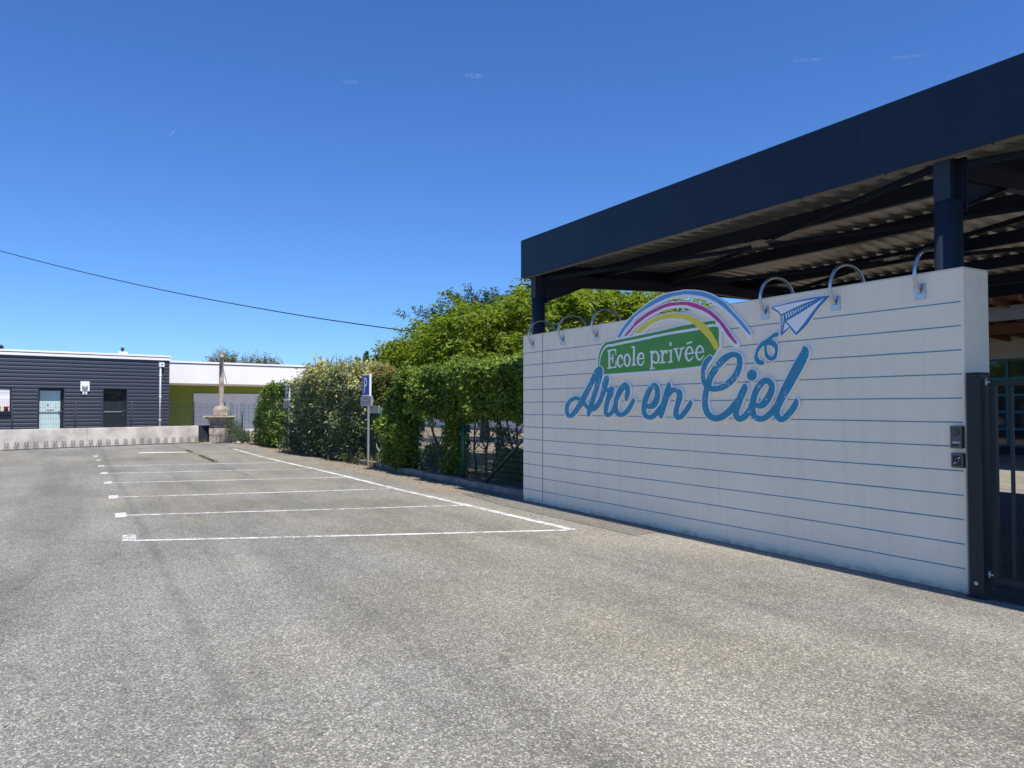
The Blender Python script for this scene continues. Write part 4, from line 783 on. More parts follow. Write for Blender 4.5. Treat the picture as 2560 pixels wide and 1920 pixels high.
'letter_o': [[[2.72,2.188],[2.736,2.188],[2.753,2.183],[2.767,2.176],[2.78,2.165],[2.79,2.151],[2.799,2.133],[2.802,2.122],[2.805,2.098],[2.803,2.077],[2.799,2.062],[2.792,2.048],[2.783,2.035],[2.772,2.025],[2.759,2.018],[2.745,2.014],[2.73,2.013],[2.716,2.015],[2.701,2.02],[2.691,2.026],[2.678,2.038],[2.669,2.05],[2.66,2.067],[2.656,2.083],[2.654,2.099],[2.654,2.116],[2.657,2.131],[2.663,2.146],[2.671,2.16],[2.681,2.171],[2.692,2.179],[2.706,2.186]],[[2.727,2.165],[2.72,2.163],[2.713,2.158],[2.706,2.151],[2.7,2.142],[2.693,2.122],[2.691,2.098],[2.694,2.076],[2.703,2.056],[2.709,2.048],[2.717,2.041],[2.724,2.037],[2.731,2.036],[2.737,2.037],[2.745,2.042],[2.752,2.048],[2.758,2.057],[2.766,2.076],[2.769,2.099],[2.765,2.126],[2.756,2.146],[2.75,2.154],[2.742,2.161],[2.734,2.165]]],
'letter_l': [[[2.864,2.276],[2.874,2.276],[2.882,2.275],[2.888,2.271],[2.891,2.265],[2.885,2.045],[2.886,2.044],[2.907,2.045],[2.913,2.044],[2.92,2.041],[2.922,2.038],[2.923,2.034],[2.919,2.029],[2.912,2.027],[2.829,2.021],[2.823,2.023],[2.818,2.026],[2.816,2.03],[2.818,2.035],[2.825,2.039],[2.845,2.041],[2.847,2.042],[2.855,2.251],[2.853,2.252],[2.837,2.252],[2.828,2.254],[2.821,2.259],[2.819,2.265],[2.822,2.27],[2.828,2.274],[2.835,2.275]]],
'letter_e': [[[3.013,2.189],[3.027,2.188],[3.037,2.185],[3.045,2.181],[3.055,2.174],[3.067,2.162],[3.072,2.151],[3.075,2.141],[3.081,2.104],[3.08,2.102],[3.077,2.099],[3.07,2.098],[2.97,2.096],[2.971,2.073],[2.973,2.064],[2.978,2.051],[2.982,2.046],[2.992,2.038],[3.002,2.034],[3.006,2.034],[3.01,2.034],[3.024,2.04],[3.042,2.05],[3.068,2.076],[3.072,2.078],[3.076,2.077],[3.08,2.076],[3.081,2.073],[3.068,2.048],[3.057,2.036],[3.05,2.03],[3.036,2.021],[3.026,2.016],[3.016,2.013],[3.002,2.012],[2.99,2.014],[2.98,2.017],[2.97,2.022],[2.958,2.029],[2.952,2.035],[2.946,2.041],[2.94,2.052],[2.936,2.062],[2.931,2.083],[2.93,2.097],[2.926,2.101],[2.924,2.105],[2.926,2.109],[2.932,2.114],[2.935,2.125],[2.942,2.144],[2.953,2.158],[2.96,2.166],[2.971,2.174],[2.988,2.183],[3.0,2.187]],[[3.015,2.165],[3.003,2.161],[2.997,2.157],[2.985,2.146],[2.978,2.134],[2.973,2.114],[3.048,2.114],[3.051,2.115],[3.045,2.139],[3.038,2.153],[3.031,2.16],[3.025,2.164],[3.019,2.166]]],
'letter_p': [[[3.223,2.197],[3.227,2.196],[3.233,2.194],[3.241,2.195],[3.247,2.193],[3.252,2.19],[3.256,2.183],[3.275,2.19],[3.288,2.191],[3.296,2.19],[3.309,2.187],[3.32,2.182],[3.331,2.175],[3.348,2.16],[3.356,2.151],[3.361,2.141],[3.365,2.132],[3.37,2.112],[3.371,2.095],[3.37,2.085],[3.368,2.075],[3.363,2.06],[3.353,2.045],[3.346,2.038],[3.338,2.034],[3.33,2.03],[3.321,2.027],[3.31,2.026],[3.298,2.026],[3.283,2.029],[3.27,2.035],[3.24,2.05],[3.238,1.98],[3.27,1.982],[3.275,1.981],[3.279,1.979],[3.283,1.976],[3.284,1.973],[3.284,1.97],[3.28,1.966],[3.273,1.964],[3.191,1.959],[3.185,1.961],[3.181,1.964],[3.179,1.968],[3.181,1.973],[3.187,1.976],[3.205,1.978],[3.206,1.979],[3.206,2.169],[3.196,2.169],[3.189,2.171],[3.183,2.177],[3.182,2.182],[3.184,2.185],[3.189,2.188],[3.208,2.191],[3.214,2.195]],[[3.286,2.166],[3.273,2.161],[3.25,2.15],[3.241,2.148],[3.24,2.074],[3.249,2.072],[3.287,2.053],[3.297,2.049],[3.304,2.048],[3.312,2.05],[3.319,2.054],[3.324,2.058],[3.33,2.066],[3.333,2.075],[3.337,2.088],[3.336,2.104],[3.333,2.119],[3.33,2.128],[3.322,2.142],[3.312,2.153],[3.304,2.159],[3.292,2.166],[3.29,2.166]]],
'letter_r': [[[3.483,2.188],[3.49,2.187],[3.498,2.185],[3.501,2.183],[3.507,2.178],[3.523,2.156],[3.524,2.152],[3.523,2.149],[3.52,2.144],[3.514,2.141],[3.506,2.14],[3.497,2.141],[3.492,2.144],[3.488,2.147],[3.481,2.164],[3.47,2.157],[3.461,2.148],[3.44,2.113],[3.439,2.046],[3.44,2.045],[3.469,2.046],[3.476,2.045],[3.48,2.043],[3.483,2.039],[3.484,2.035],[3.483,2.033],[3.478,2.03],[3.473,2.028],[3.378,2.025],[3.371,2.026],[3.365,2.029],[3.363,2.033],[3.363,2.037],[3.367,2.04],[3.373,2.042],[3.404,2.044],[3.405,2.044],[3.407,2.17],[3.406,2.172],[3.389,2.171],[3.382,2.173],[3.378,2.176],[3.376,2.178],[3.376,2.182],[3.377,2.185],[3.38,2.188],[3.387,2.19],[3.415,2.19],[3.422,2.191],[3.432,2.189],[3.437,2.186],[3.44,2.182],[3.441,2.162],[3.453,2.174],[3.466,2.183],[3.474,2.186]]],
'letter_i': [[[3.569,2.273],[3.577,2.273],[3.585,2.27],[3.591,2.264],[3.593,2.259],[3.59,2.237],[3.587,2.233],[3.584,2.231],[3.575,2.229],[3.567,2.23],[3.56,2.233],[3.555,2.238],[3.553,2.243],[3.552,2.261],[3.553,2.265],[3.559,2.27],[3.564,2.272]],[[3.574,2.185],[3.581,2.185],[3.589,2.183],[3.594,2.179],[3.596,2.175],[3.595,2.046],[3.595,2.045],[3.605,2.044],[3.611,2.042],[3.614,2.038],[3.614,2.034],[3.611,2.03],[3.605,2.027],[3.535,2.026],[3.529,2.026],[3.523,2.029],[3.52,2.033],[3.52,2.038],[3.524,2.042],[3.53,2.043],[3.562,2.044],[3.563,2.166],[3.561,2.167],[3.534,2.166],[3.529,2.167],[3.525,2.168],[3.522,2.171],[3.522,2.176],[3.525,2.179],[3.529,2.181],[3.569,2.183]]],
'letter_v': [[[3.809,2.2],[3.816,2.199],[3.821,2.196],[3.824,2.193],[3.824,2.188],[3.821,2.185],[3.818,2.183],[3.781,2.179],[3.78,2.178],[3.779,2.174],[3.73,2.044],[3.729,2.042],[3.725,2.039],[3.722,2.031],[3.72,2.03],[3.717,2.029],[3.714,2.031],[3.711,2.04],[3.706,2.045],[3.648,2.178],[3.647,2.178],[3.629,2.177],[3.623,2.178],[3.618,2.182],[3.617,2.186],[3.618,2.188],[3.621,2.191],[3.625,2.192],[3.7,2.199],[3.707,2.198],[3.712,2.194],[3.713,2.192],[3.713,2.188],[3.708,2.184],[3.681,2.181],[3.718,2.082],[3.752,2.175],[3.75,2.175],[3.74,2.175],[3.733,2.176],[3.729,2.179],[3.728,2.181],[3.727,2.185],[3.728,2.187],[3.731,2.19],[3.736,2.192]]],
'letter_e_acute': [[[3.931,2.259],[3.937,2.259],[3.942,2.258],[3.947,2.256],[3.95,2.254],[3.951,2.25],[3.951,2.247],[3.949,2.243],[3.945,2.242],[3.867,2.227],[3.859,2.228],[3.853,2.233],[3.851,2.236],[3.852,2.24],[3.854,2.243],[3.857,2.245]],[[3.895,2.205],[3.908,2.205],[3.92,2.202],[3.93,2.196],[3.944,2.184],[3.954,2.172],[3.959,2.163],[3.962,2.154],[3.969,2.127],[3.974,2.123],[3.976,2.118],[3.973,2.114],[3.967,2.111],[3.858,2.111],[3.86,2.086],[3.866,2.07],[3.869,2.063],[3.879,2.053],[3.886,2.047],[3.893,2.043],[3.898,2.043],[3.903,2.045],[3.923,2.055],[3.934,2.062],[3.957,2.082],[3.96,2.083],[3.964,2.082],[3.968,2.079],[3.967,2.076],[3.95,2.055],[3.943,2.048],[3.931,2.038],[3.918,2.03],[3.91,2.026],[3.899,2.024],[3.889,2.024],[3.884,2.025],[3.876,2.028],[3.866,2.033],[3.857,2.04],[3.848,2.048],[3.837,2.063],[3.832,2.074],[3.826,2.095],[3.824,2.111],[3.824,2.112],[3.819,2.112],[3.813,2.114],[3.81,2.116],[3.809,2.12],[3.81,2.123],[3.813,2.126],[3.817,2.127],[3.824,2.127],[3.827,2.14],[3.834,2.159],[3.845,2.176],[3.852,2.183],[3.861,2.191],[3.874,2.199],[3.884,2.203]],[[3.901,2.184],[3.894,2.181],[3.887,2.177],[3.877,2.17],[3.873,2.164],[3.865,2.151],[3.862,2.143],[3.859,2.129],[3.86,2.127],[3.942,2.127],[3.944,2.128],[3.937,2.151],[3.93,2.164],[3.921,2.174],[3.915,2.179],[3.906,2.184]]],
'letter_e_last': [[[4.074,2.206],[4.086,2.204],[4.097,2.199],[4.112,2.188],[4.123,2.176],[4.129,2.167],[4.132,2.159],[4.141,2.128],[4.146,2.125],[4.147,2.12],[4.144,2.116],[4.139,2.114],[4.033,2.114],[4.031,2.113],[4.033,2.097],[4.035,2.087],[4.041,2.069],[4.045,2.062],[4.055,2.052],[4.062,2.048],[4.069,2.044],[4.073,2.045],[4.078,2.046],[4.101,2.06],[4.132,2.083],[4.135,2.084],[4.138,2.084],[4.141,2.083],[4.143,2.08],[4.141,2.077],[4.123,2.057],[4.117,2.051],[4.1,2.037],[4.086,2.028],[4.076,2.025],[4.066,2.025],[4.055,2.028],[4.043,2.033],[4.035,2.039],[4.027,2.045],[4.019,2.054],[4.012,2.064],[4.004,2.084],[4.001,2.097],[3.999,2.113],[3.998,2.114],[3.993,2.114],[3.988,2.116],[3.985,2.118],[3.984,2.122],[3.985,2.125],[3.988,2.128],[3.992,2.129],[3.998,2.129],[4.001,2.143],[4.009,2.161],[4.02,2.177],[4.032,2.189],[4.045,2.199],[4.055,2.203],[4.065,2.206]],[[4.071,2.185],[4.065,2.182],[4.056,2.176],[4.047,2.165],[4.039,2.152],[4.035,2.144],[4.032,2.131],[4.033,2.129],[4.116,2.129],[4.117,2.13],[4.108,2.154],[4.105,2.162],[4.1,2.168],[4.091,2.176],[4.082,2.183],[4.076,2.185]]],
}


# rainbow board
bd = empty('rainbow_sign_board', (3.2, -0.03, 2.0))
tag(bd, 'rainbow cut-out board with green name panel and white lettering on the wall', 'sign')
cutout('backing', SIGN['panel_back'], -0.0210, 0.0185, M['sign_white'], bd)
cutout('blue_arc', SIGN['blue'], -0.0232, 0.0018, M['sign_lblue'], bd)
cutout('pink_arc', SIGN['pink'], -0.0232, 0.0018, M['sign_pink'], bd)
gp = cutout('green_panel', SIGN['green'], -0.0232, 0.0018, M['sign_green'], bd)
cutout('yellow_arc', SIGN['yellow'], -0.0252, 0.0018, M['sign_yellow'], bd)
for k in SIGN:
    if k.startswith('letter_'):
        o = cutout('letter', SIGN[k], -0.0252, 0.0018, M['sign_white'], bd)
        o.parent = gp
for key, nm, lab in (('arc', 'script_word', 'blue script word Arc in raised cut-out letters, leftmost on the wall'),
                     ('en', 'script_word', 'blue script word en, the shortest word of the raised lettering'),
                     ('ciel', 'script_word', 'large blue script word Ciel in raised cut-out letters')):
    P0 = SIGN[key + '_back'][0]
    r = empty(nm, (sum(p[0] for p in P0) / len(P0), -0.03, min(p[1] for p in P0)))
    tag(r, lab, 'lettering', 'words of the school name')
    dp = -0.0290
    cutout('backing', SIGN[key + '_back'], dp, 0.0265, M['sign_white'], r)
    cutout('letter_face', SIGN[key + '_face'], dp - 0.0022, 0.0018, M['letter'], r)
    if key == 'ciel':
        b_ = cutout('dot_backing', SIGN['dot_back'], dp, 0.0265, M['sign_white'], r)
        f_ = cutout('dot_face', SIGN['dot_face'], dp - 0.0022, 0.0018, M['letter'], r)
P0 = SIGN['squiggle_back'][0]
r = empty('looping_trail', (sum(p[0] for p in P0) / len(P0), -0.03, min(p[1] for p in P0)))
tag(r, 'small blue looping trail cut-out below the paper plane', 'sign')
cutout('backing', SIGN['squiggle_back'], -0.0230, 0.0205, M['sign_white'], r)
cutout('trail_face', SIGN['squiggle_face'], -0.0252, 0.0018, M['letter'], r)
P0 = SIGN['plane_back'][0]
r = empty('paper_plane_sign', (sum(p[0] for p in P0) / len(P0), -0.03, min(p[1] for p in P0)))
tag(r, 'white and blue paper plane cut-out near the wall top', 'sign')
cutout('backing', SIGN['plane_back'], -0.0230, 0.0205, M['sign_white'], r)
M['plane_blue'] = surf('plane_outline_blue', (0.045, 0.22, 0.48), None, 3, 0.45)
o_ = cutout('outline', SIGN['plane_face'], -0.0252, 0.0018, M['plane_blue'], r)
cutout('white_facet', SIGN['plane_white'], -0.0272, 0.0016, M['sign_white'], r)


# ---- steel binder rings over the wall
def catmull(P, n=5):
    P = [Vector(p) for p in P]
    out = []
    for i in range(len(P) - 1):
        p0, p1, p2, p3 = P[max(i - 1, 0)], P[i], P[i + 1], P[min(i + 2, len(P) - 1)]
        for k in range(n):
            t = k / n
            out.append(0.5 * ((2 * p1) + (-p0 + p2) * t + (2 * p0 - 5 * p1 + 4 * p2 - p3) * t * t + (-p0 + 3 * p1 - 3 * p2 + p3) * t ** 3))
    out.append(P[-1])
    return out


prof = [(-0.016, 2.470), (-0.048, 2.515), (-0.076, 2.60), (-0.066, 2.69), (-0.012, 2.782), (0.075, 2.838), (0.18, 2.855), (0.285, 2.838), (0.372, 2.782), (0.426, 2.69), (0.436, 2.60), (0.408, 2.515), (0.376, 2.470)]
ringlab = ['steel binder ring nearest the left end of the wall', 'second steel binder ring from the left end of the wall', 'steel binder ring just left of the rainbow board',
           'steel binder ring between the rainbow and the paper plane', 'steel binder ring right of the paper plane tip', 'steel binder ring at the right end of the wall by the column']
for i, X in enumerate((0.304, 1.168, 2.016, 5.026, 5.881, 6.721)):
    r = empty('binder_ring', (X, 0, 2.47))
    tag(r, ringlab[i], 'wall ring', 'binder rings along the wall top')
    m = MB()
    m.tube(catmull([(X + 0.002 * math.sin(i * 3.1), y, z) for y, z in prof]), 0.0165, 12)
    m.build('ring_tube', M['steel'], r, world=True)
    pl = MB().box(X - 0.050, X + 0.052, -0.012, -0.0005, 2.408, 2.540).build('fixing_plate', M['steel'], r, 0.002, world=True)
    MB().box(X - 0.050, X + 0.052, 0.3605, 0.372, 2.408, 2.540).build('fixing_plate', M['steel'], r, 0.002, world=True)
    for sx, sz in ((-0.036, 0.11), (0.038, 0.11)):
        q = MB()
        q.tube([(X + sx, -0.012, 2.41 + sz), (X + sx, -0.018, 2.41 + sz)], 0.006, 8)
        q.build('screw', M['galv'], r, world=True)

# ---- intercom and card reader
r = empty('intercom', (7.03, 0, 1.16))
tag(r, 'bronze grey intercom with round camera and call button at the wall edge', 'intercom')
MB().box(6.978, 7.074, -0.036, 0.0, 1.160, 1.342).build('housing', M['intercom'], r, 0.003, world=True)
MB().box(7.0745, 7.078, -0.034, 0.0, 1.162, 1.340).build('dark_side_strip', M['anth_dark'], r, world=True)  # dark strip covering the right side of the housing
q = MB()
q.tube([(7.024, -0.036, 1.292), (7.024, -0.040, 1.292)], 0.029, 24); q.build('camera_bezel', M['anth_dark'], r, world=True)
q = MB()
q.tube([(7.024, -0.040, 1.292), (7.024, -0.0425, 1.292)], 0.024, 24); q.build('camera_dome', M['intercom'], r, world=True)
q = MB()
q.tube([(7.024, -0.0425, 1.292), (7.024, -0.0445, 1.292)], 0.012, 20); q.build('camera_lens', M['glass'], r, world=True)
MB().box(6.996, 7.046, -0.038, -0.0355, 1.198, 1.216).build('name_card', M['plate_grey'], r, world=True)
MB().box(6.994, 7.046, -0.0375, -0.0355, 1.180, 1.1955).build('card_slot', M['anth_dark'], r, world=True)
q = MB()
q.tube([(7.058, -0.036, 1.208), (7.058, -0.041, 1.208)], 0.0055, 12); q.build('call_button', M['white_paint'], r, world=True)
r = empty('induction_loop_plate', (7.03, 0, 1.0))
tag(r, 'small square grey plate with an ear symbol below the intercom', 'wall plate')
MB().box(6.981, 7.078, -0.032, 0.0, 1.004, 1.122).build('housing', M['intercom'], r, 0.003, world=True)
MB().box(7.0785, 7.082, -0.030, 0.0, 1.006, 1.120).build('dark_side_strip', M['anth_dark'], r, world=True)  # same dark strip on the right side of this plate
MB().box(6.996, 7.062, -0.0335, -0.0315, 1.022, 1.100).build('symbol_field', M['anth'], r, world=True)
q = MB()
q.tube(catmull([(7.020, -0.036, 1.068), (7.030, -0.036, 1.082), (7.044, -0.036, 1.078), (7.046, -0.036, 1.062), (7.036, -0.036, 1.048), (7.030, -0.036, 1.036)], 4), 0.0018, 6); q.build('ear_symbol', M['plate_grey'], r, world=True)
q = MB()
q.bar((7.004, -0.0352, 1.034), (7.020, -0.0352, 1.050), 0.005, 0.002, (0, 1, 0)); q.build('slash_mark', M['white_paint'], r, world=True)
q = MB()
q.bar((7.044, -0.0352, 1.078), (7.056, -0.0352, 1.090), 0.006, 0.002, (0, 1, 0)); q.build('slash_mark', M['white_paint'], r, world=True)

# ---- gate post and gate
r = empty('gate_post', (7.198, -0.01, 0))
tag(r, 'anthracite square steel gate post at the right end of the wall', 'gate post')
MB().box(7.142, 7.256, -0.082, 0.045, 0.0, 1.758).build('post_body', M['anth'], r, 0.004, world=True)
MB().box(7.138, 7.260, -0.086, 0.049, 1.7585, 1.768).build('post_cap', M['anth'], r, 0.002, world=True)
MB().box(7.125, 7.273, -0.10, 0.06, 0.0, 0.012).build('base_plate', M['anth'], r, 0.002, world=True)
q = MB()
q.tube([(7.200, -0.082, 0.115), (7.200, -0.092, 0.115)], 0.016, 12); q.build('bolt', M['galv'], r, world=True)
q = MB()
q.tube([(7.13, -0.03, 1.700), (7.142, -0.03, 1.700)], 0.012, 8); q.build('bolt', M['galv'], r, world=True)
gt = empty('gate', (8.3, 0, 0.13))
tag(gt, 'anthracite barred steel gate beside the white wall', 'gate')
MB().box(7.283, 7.330, -0.022, 0.022, 0.130, 1.705).build('stile', M['anth'], gt, 0.003, world=True)
MB().box(9.353, 9.400, -0.022, 0.022, 0.130, 1.705).build('stile', M['anth'], gt, 0.003, world=True)
MB().box(7.3305, 9.3525, -0.021, 0.021, 1.660, 1.7045).build('rail', M['anth'], gt, 0.003, world=True)
MB().box(7.3305, 9.3525, -0.021, 0.021, 0.131, 0.178).build('rail', M['anth'], gt, 0.003, world=True)
k = 0
xx = 7.430
while xx < 9.3:
    MB().box(xx, xx + 0.022, -0.011, 0.011, 0.1785, 1.6595).build('bar', M['anth'], gt, world=True)
    xx += 0.118
for zz in (1.70, 0.20):
    q = MB()
    q.bar((7.256, -0.03, zz - 0.01), (7.30, -0.03, zz - 0.01), 0.012, 0.012)
    q.tube([(7.272, -0.035, zz - 0.035), (7.272, -0.035, zz + 0.02)], 0.010, 10)
    q.build('hinge', M['galv'], gt, world=True)

# ================================================================== CANOPY
cn = empty('steel_canopy', (6.5, 4.0, 0))
tag(cn, 'open steel canopy with deep navy fascia and ribbed metal roof above the wall', 'canopy')
CX0, CX1, CY1 = -0.02, 13.4, 8.0
FX = (0.18, 6.865, 13.2)


def rise(y):                      # shallow double pitch
    return 0.035 * min(y, CY1 - y)


# front fascia in panels
edges = [CX0, 3.07, 6.16, 9.25, 12.34, CX1]
for a, b in zip(edges[:-1], edges[1:]):
    m = MB()
    m.box(a + 0.0007, b - 0.0007, -0.030, -0.012, 3.566, 4.172)
    m.build('fascia_panel', M['navy'], cn, 0.002, world=True)
    m = MB()
    m.box(a + 0.0015, b - 0.0015, -0.0115, 0.085, 3.5665, 3.572)
    m.build('fascia_return', M['lip'], cn, world=True)
MB().box(CX0 + 0.002, CX1, -0.029, 0.10, 4.1725, 4.182).build('fascia_capping', M['navy'], cn, 0.002, world=True)
MB().box(CX0, CX0 + 0.018, -0.011, CY1, 3.566, 4.172).build('side_fascia', M['navy'], cn, 0.002, world=True)
MB().box(CX0, CX1, CY1 + 0.001, CY1 + 0.02, 3.45, 4.172).build('rear_fascia', M['navy'], cn, 0.002, world=True)
xb = 0.9
while xb < CX1:
    q = MB()
    q.tube([(xb, -0.004, 3.5662), (xb, -0.004, 3.556)], 0.007, 6)
    q.build('fascia_rivet', M['navy_dark'], cn, world=True)
    xb += 0.92

# ribbed deck: ribs run across, from front to back
m = MB()
per, dep = 0.25, 0.045
X = CX0 + 0.02
prof_ = []
while X < CX1 - per:
    prof_ += [(X, 0.0), (X + 0.10, 0.0), (X + 0.135, dep), (X + 0.215, dep)]
    X += per
prof_.append((X, 0.0))
ys = [0.0, 2.0, 4.0, 6.0, 8.0]
v_, f_ = [], []
for y in ys:
    for (px, pz) in prof_:
        v_.append((px, y, 3.805 + rise(y) + pz))
n = len(prof_)
for j in range(len(ys) - 1):
    for i in range(n - 1):
        a = j * n + i
        f_.append((a, a + n, a + n + 1, a + 1))
b0 = len(v_)
m.add(v_, f_)
# weatherproof top skin
m.add([(CX0 + .02, 0, 3.90), (CX1, 0, 3.90), (CX1, 4, 4.04), (CX0 + .02, 4, 4.04), (CX1, 8, 3.90), (CX0 + .02, 8, 3.90)], [(0, 1, 2, 3), (3, 2, 4, 5)])
m.build('roof_deck', M['deck'], cn, world=True)

# columns: round below, H-section above
for X in FX:
    c = MB()
    c.tube([(X, 0.18, 0), (X, 0.18, 3.235)], 0.108, 28)
    col = c.build('column', M['column'], cn, world=True)
    c = MB()
    c.box(X - 0.062, X + 0.080, 0.075, 0.090, 3.2355, 3.60)
    c.box(X - 0.062, X + 0.080, 0.265, 0.280, 3.2355, 3.60)
    c.box(X + 0.004, X + 0.014, 0.0905, 0.2645, 3.2355, 3.60)
    c.build('column_head', M['column'], cn, world=True)
    c = MB()
    c.box(X - 0.100, X + 0.100, 0.2805, 0.296, 3.16, 3.615)
    c.build('end_plate', M['navy_dark'], cn, world=True)
    for zz in (3.27, 3.345, 3.42, 3.495, 3.57):
        q = MB()
        q.tube([(X + 0.080, 0.2805, zz), (X + 0.080, 0.268, zz)], 0.012, 6, smooth=False)
        q.build('bolt', M['column'], cn, world=True)
    # rear column
    c = MB()
    c.tube([(X, CY1 - 0.20, 0), (X, CY1 - 0.20, 3.60)], 0.10, 20)
    c.build('column', M['column'], cn, world=True)

# cross frames with haunches
for X in FX:
    b = MB()
    pts = [(0.296, 3.440), (4.0, 3.440 + rise(4.0)), (CY1 - 0.30, 3.440)]
    for (ya, za), (yb, zb) in zip(pts[:-1], pts[1:]):
        b.bar((X, ya, za), (X, yb, zb), 0.10, 0.010)
        b.bar((X, ya, za + 0.175), (X, yb, zb + 0.175), 0.10, 0.010)
        b.hexa([(X - .004, ya, za + .005), (X + .004, ya, za + .005), (X + .004, yb, zb + .005), (X - .004, yb, zb + .005),
                (X - .004, ya, za + .17), (X + .004, ya, za + .17), (X + .004, yb, zb + .17), (X - .004, yb, zb + .17)])
    b.build('frame_beam', M['navy_dark'], cn, world=True)
    for s_ in (0, 1):
        h = MB()
        f0 = (lambda y: y) if s_ == 0 else (lambda y: CY1 - y)
        ya, yb = f0(0.297), f0(1.02)
        z_b = 3.440 + rise(1.02)
        h.hexa([(X - .004, ya, 3.18), (X + .004, ya, 3.18), (X + .004, yb, z_b - .012), (X - .004, yb, z_b - .012), (X - .004, ya, 3.434), (X + .004, ya, 3.434), (X + .004, yb, z_b - .006), (X - .004, yb, z_b - .006)])
        h.bar((X, ya, 3.178), (X, yb, z_b - 0.016), 0.10, 0.010)
        h.build('haunch', M['navy_dark'], cn, world=True)

# purlins
for Y in (0.16, 1.45, 3.0, 4.9, 6.4, 7.80):
    z = 3.625 + rise(Y)
    b = MB()
    b.box(CX0 + 0.02, CX1, Y - 0.035, Y + 0.035, z, z + 0.008)
    b.box(CX0 + 0.02, CX1, Y - 0.035, Y - 0.028, z + 0.008, z + 0.168)
    b.box(CX0 + 0.02, CX1, Y - 0.035, Y + 0.035, z + 0.168, z + 0.176)
    b.build('purlin', M['navy_dark'], cn, world=True)

# wind bracing of crossed angles with plates in the middle
for (xa, xbb) in ((FX[0], FX[1]), (FX[1], FX[2])):
    for (ya, yb) in ((0.25, 2.85), (2.95, 5.70)):
        zc = 3.585 + rise((ya + yb) / 2)
        mid = ((xa + xbb) / 2, (ya + yb) / 2)
        for (p, q_) in (((xa, ya), (xbb, yb)), ((xa, yb), (xbb, ya))):
            dz = 0.0 if (p[1] < q_[1]) else 0.052
            for e0, e1 in ((p, mid), (mid, q_)):
                b = MB()
                v0 = Vector((e0[0], e0[1], 3.585 + rise(e0[1]) + dz - 0.02))
                v1 = Vector((e1[0], e1[1], 3.585 + rise(e1[1]) + dz - 0.02))
                d_ = (v1 - v0)
                if e1 == mid:
                    v1 = v0 + d_ * 0.965
                else:
                    v0 = v0 + d_ * 0.035
                b.bar(v0, v1, 0.05, 0.006)
                b.bar(v0 + Vector((0, 0.022, -0.025)), v1 + Vector((0, 0.022, -0.025)), 0.006, 0.05)
                b.build('wind_brace', M['navy_dark'], cn, world=True)
        pl = MB().box(mid[0] - 0.30, mid[0] + 0.30, mid[1] - 0.11, mid[1] + 0.11, zc - 0.010, zc - 0.001).build('gusset_plate', M['gusset'], cn, world=True)
        for (sx, sy) in ((-.2, -.06), (-.12, -.04), (.12, .04), (.2, .06), (-.2, .06), (.2, -.06)):
            q = MB()
            q.tube([(mid[0] + sx, mid[1] + sy, zc - 0.010), (mid[0] + sx, mid[1] + sy, zc - 0.022)], 0.012, 6, smooth=False)
            q.build('bolt', M['navy_dark'], cn, world=True)

# ================================================================== SCHOOL BLOCK SEEN THROUGH THE GATE
sb = empty('school_block', (-2.0, 19.0, 0))
tag(sb, 'school block with teal window frames behind the gate under a timber porch', 'building')
MB().box(-11.0, 9.0, 19.06, 19.4, 0, 0.26).build('plinth_wall', M['navy'], sb, world=True)
MB().box(-11.0, 9.0, 19.06, 19.4, 2.99, 3.72).build('lintel_wall', M['cream'], sb, world=True)
MB().box(-11.0, 9.0, 19.45, 26.0, 0, 4.1).build('rear_volume', M['cream'], sb, world=True)
zr = [0.28, 0.80, 1.33, 1.86, 2.38, 2.95]
xv = [-2.63 + 0.93 * k for k in range(-9, 13)]
for i in range(len(xv) - 1):
    for j in range(len(zr) - 1):
        MB().box(xv[i] + 0.030, xv[i + 1] - 0.030, 19.055, 19.070, zr[j] + 0.026, zr[j + 1] - 0.026).build('pane', M['glass'], sb, world=True)
for xx in xv:
    MB().box(xx - 0.042, xx + 0.042, 19.0, 19.09, 0.262, 2.988).build('mullion', M['teal'], sb, world=True)
for i, zz in enumerate(zr):
    hh = 0.07 if i == 4 else 0.036
    for a, b in zip(xv[:-1], xv[1:]):
        MB().box(a + 0.0422, b - 0.0422, 19.005, 19.088, zz - hh, zz + 0.034).build('transom', M['teal'], sb, world=True)
pr = empty('timber_porch', (-1, 14.0, 0))
tag(pr, 'brown timber porch roof with a silvered front beam before the school block', 'porch')
MB().box(-10, 8.5, 13.93, 14.07, 3.66, 4.02).build('front_beam', M['wood_grey'], pr, 0.006, world=True)
for k in range(28):
    xx = -9.8 + k * 0.66
    b = MB()
    b.hexa([(xx - .04, 13.2, 4.02), (xx + .04, 13.2, 4.02), (xx + .04, 19.0, 3.52), (xx - .04, 19.0, 3.52), (xx - .04, 13.2, 4.20), (xx + .04, 13.2, 4.20), (xx + .04, 19.0, 3.70), (xx - .04, 19.0, 3.70)])
    b.build('rafter', M['wood_brown'], pr, world=True)
b = MB()
b.hexa([(-10.2, 13.0, 4.222), (8.7, 13.0, 4.222), (8.7, 19.05, 3.70), (-10.2, 19.05, 3.70), (-10.2, 13.0, 4.27), (8.7, 13.0, 4.27), (8.7, 19.05, 3.75), (-10.2, 19.05, 3.75)])
b.build('roof_boarding', M['wood_brown'], pr, world=True)
MB().box(-10, 8.5, 16.2, 16.34, 3.52, 3.80).build('middle_beam', M['wood_brown'], pr, world=True)
for xx in (-9.0, -4.6, 4.2, 8.2):
    MB().box(xx - 0.08, xx + 0.08, 13.92, 14.08, 0, 3.66).build('post', M['wood_brown'], pr, 0.005, world=True)

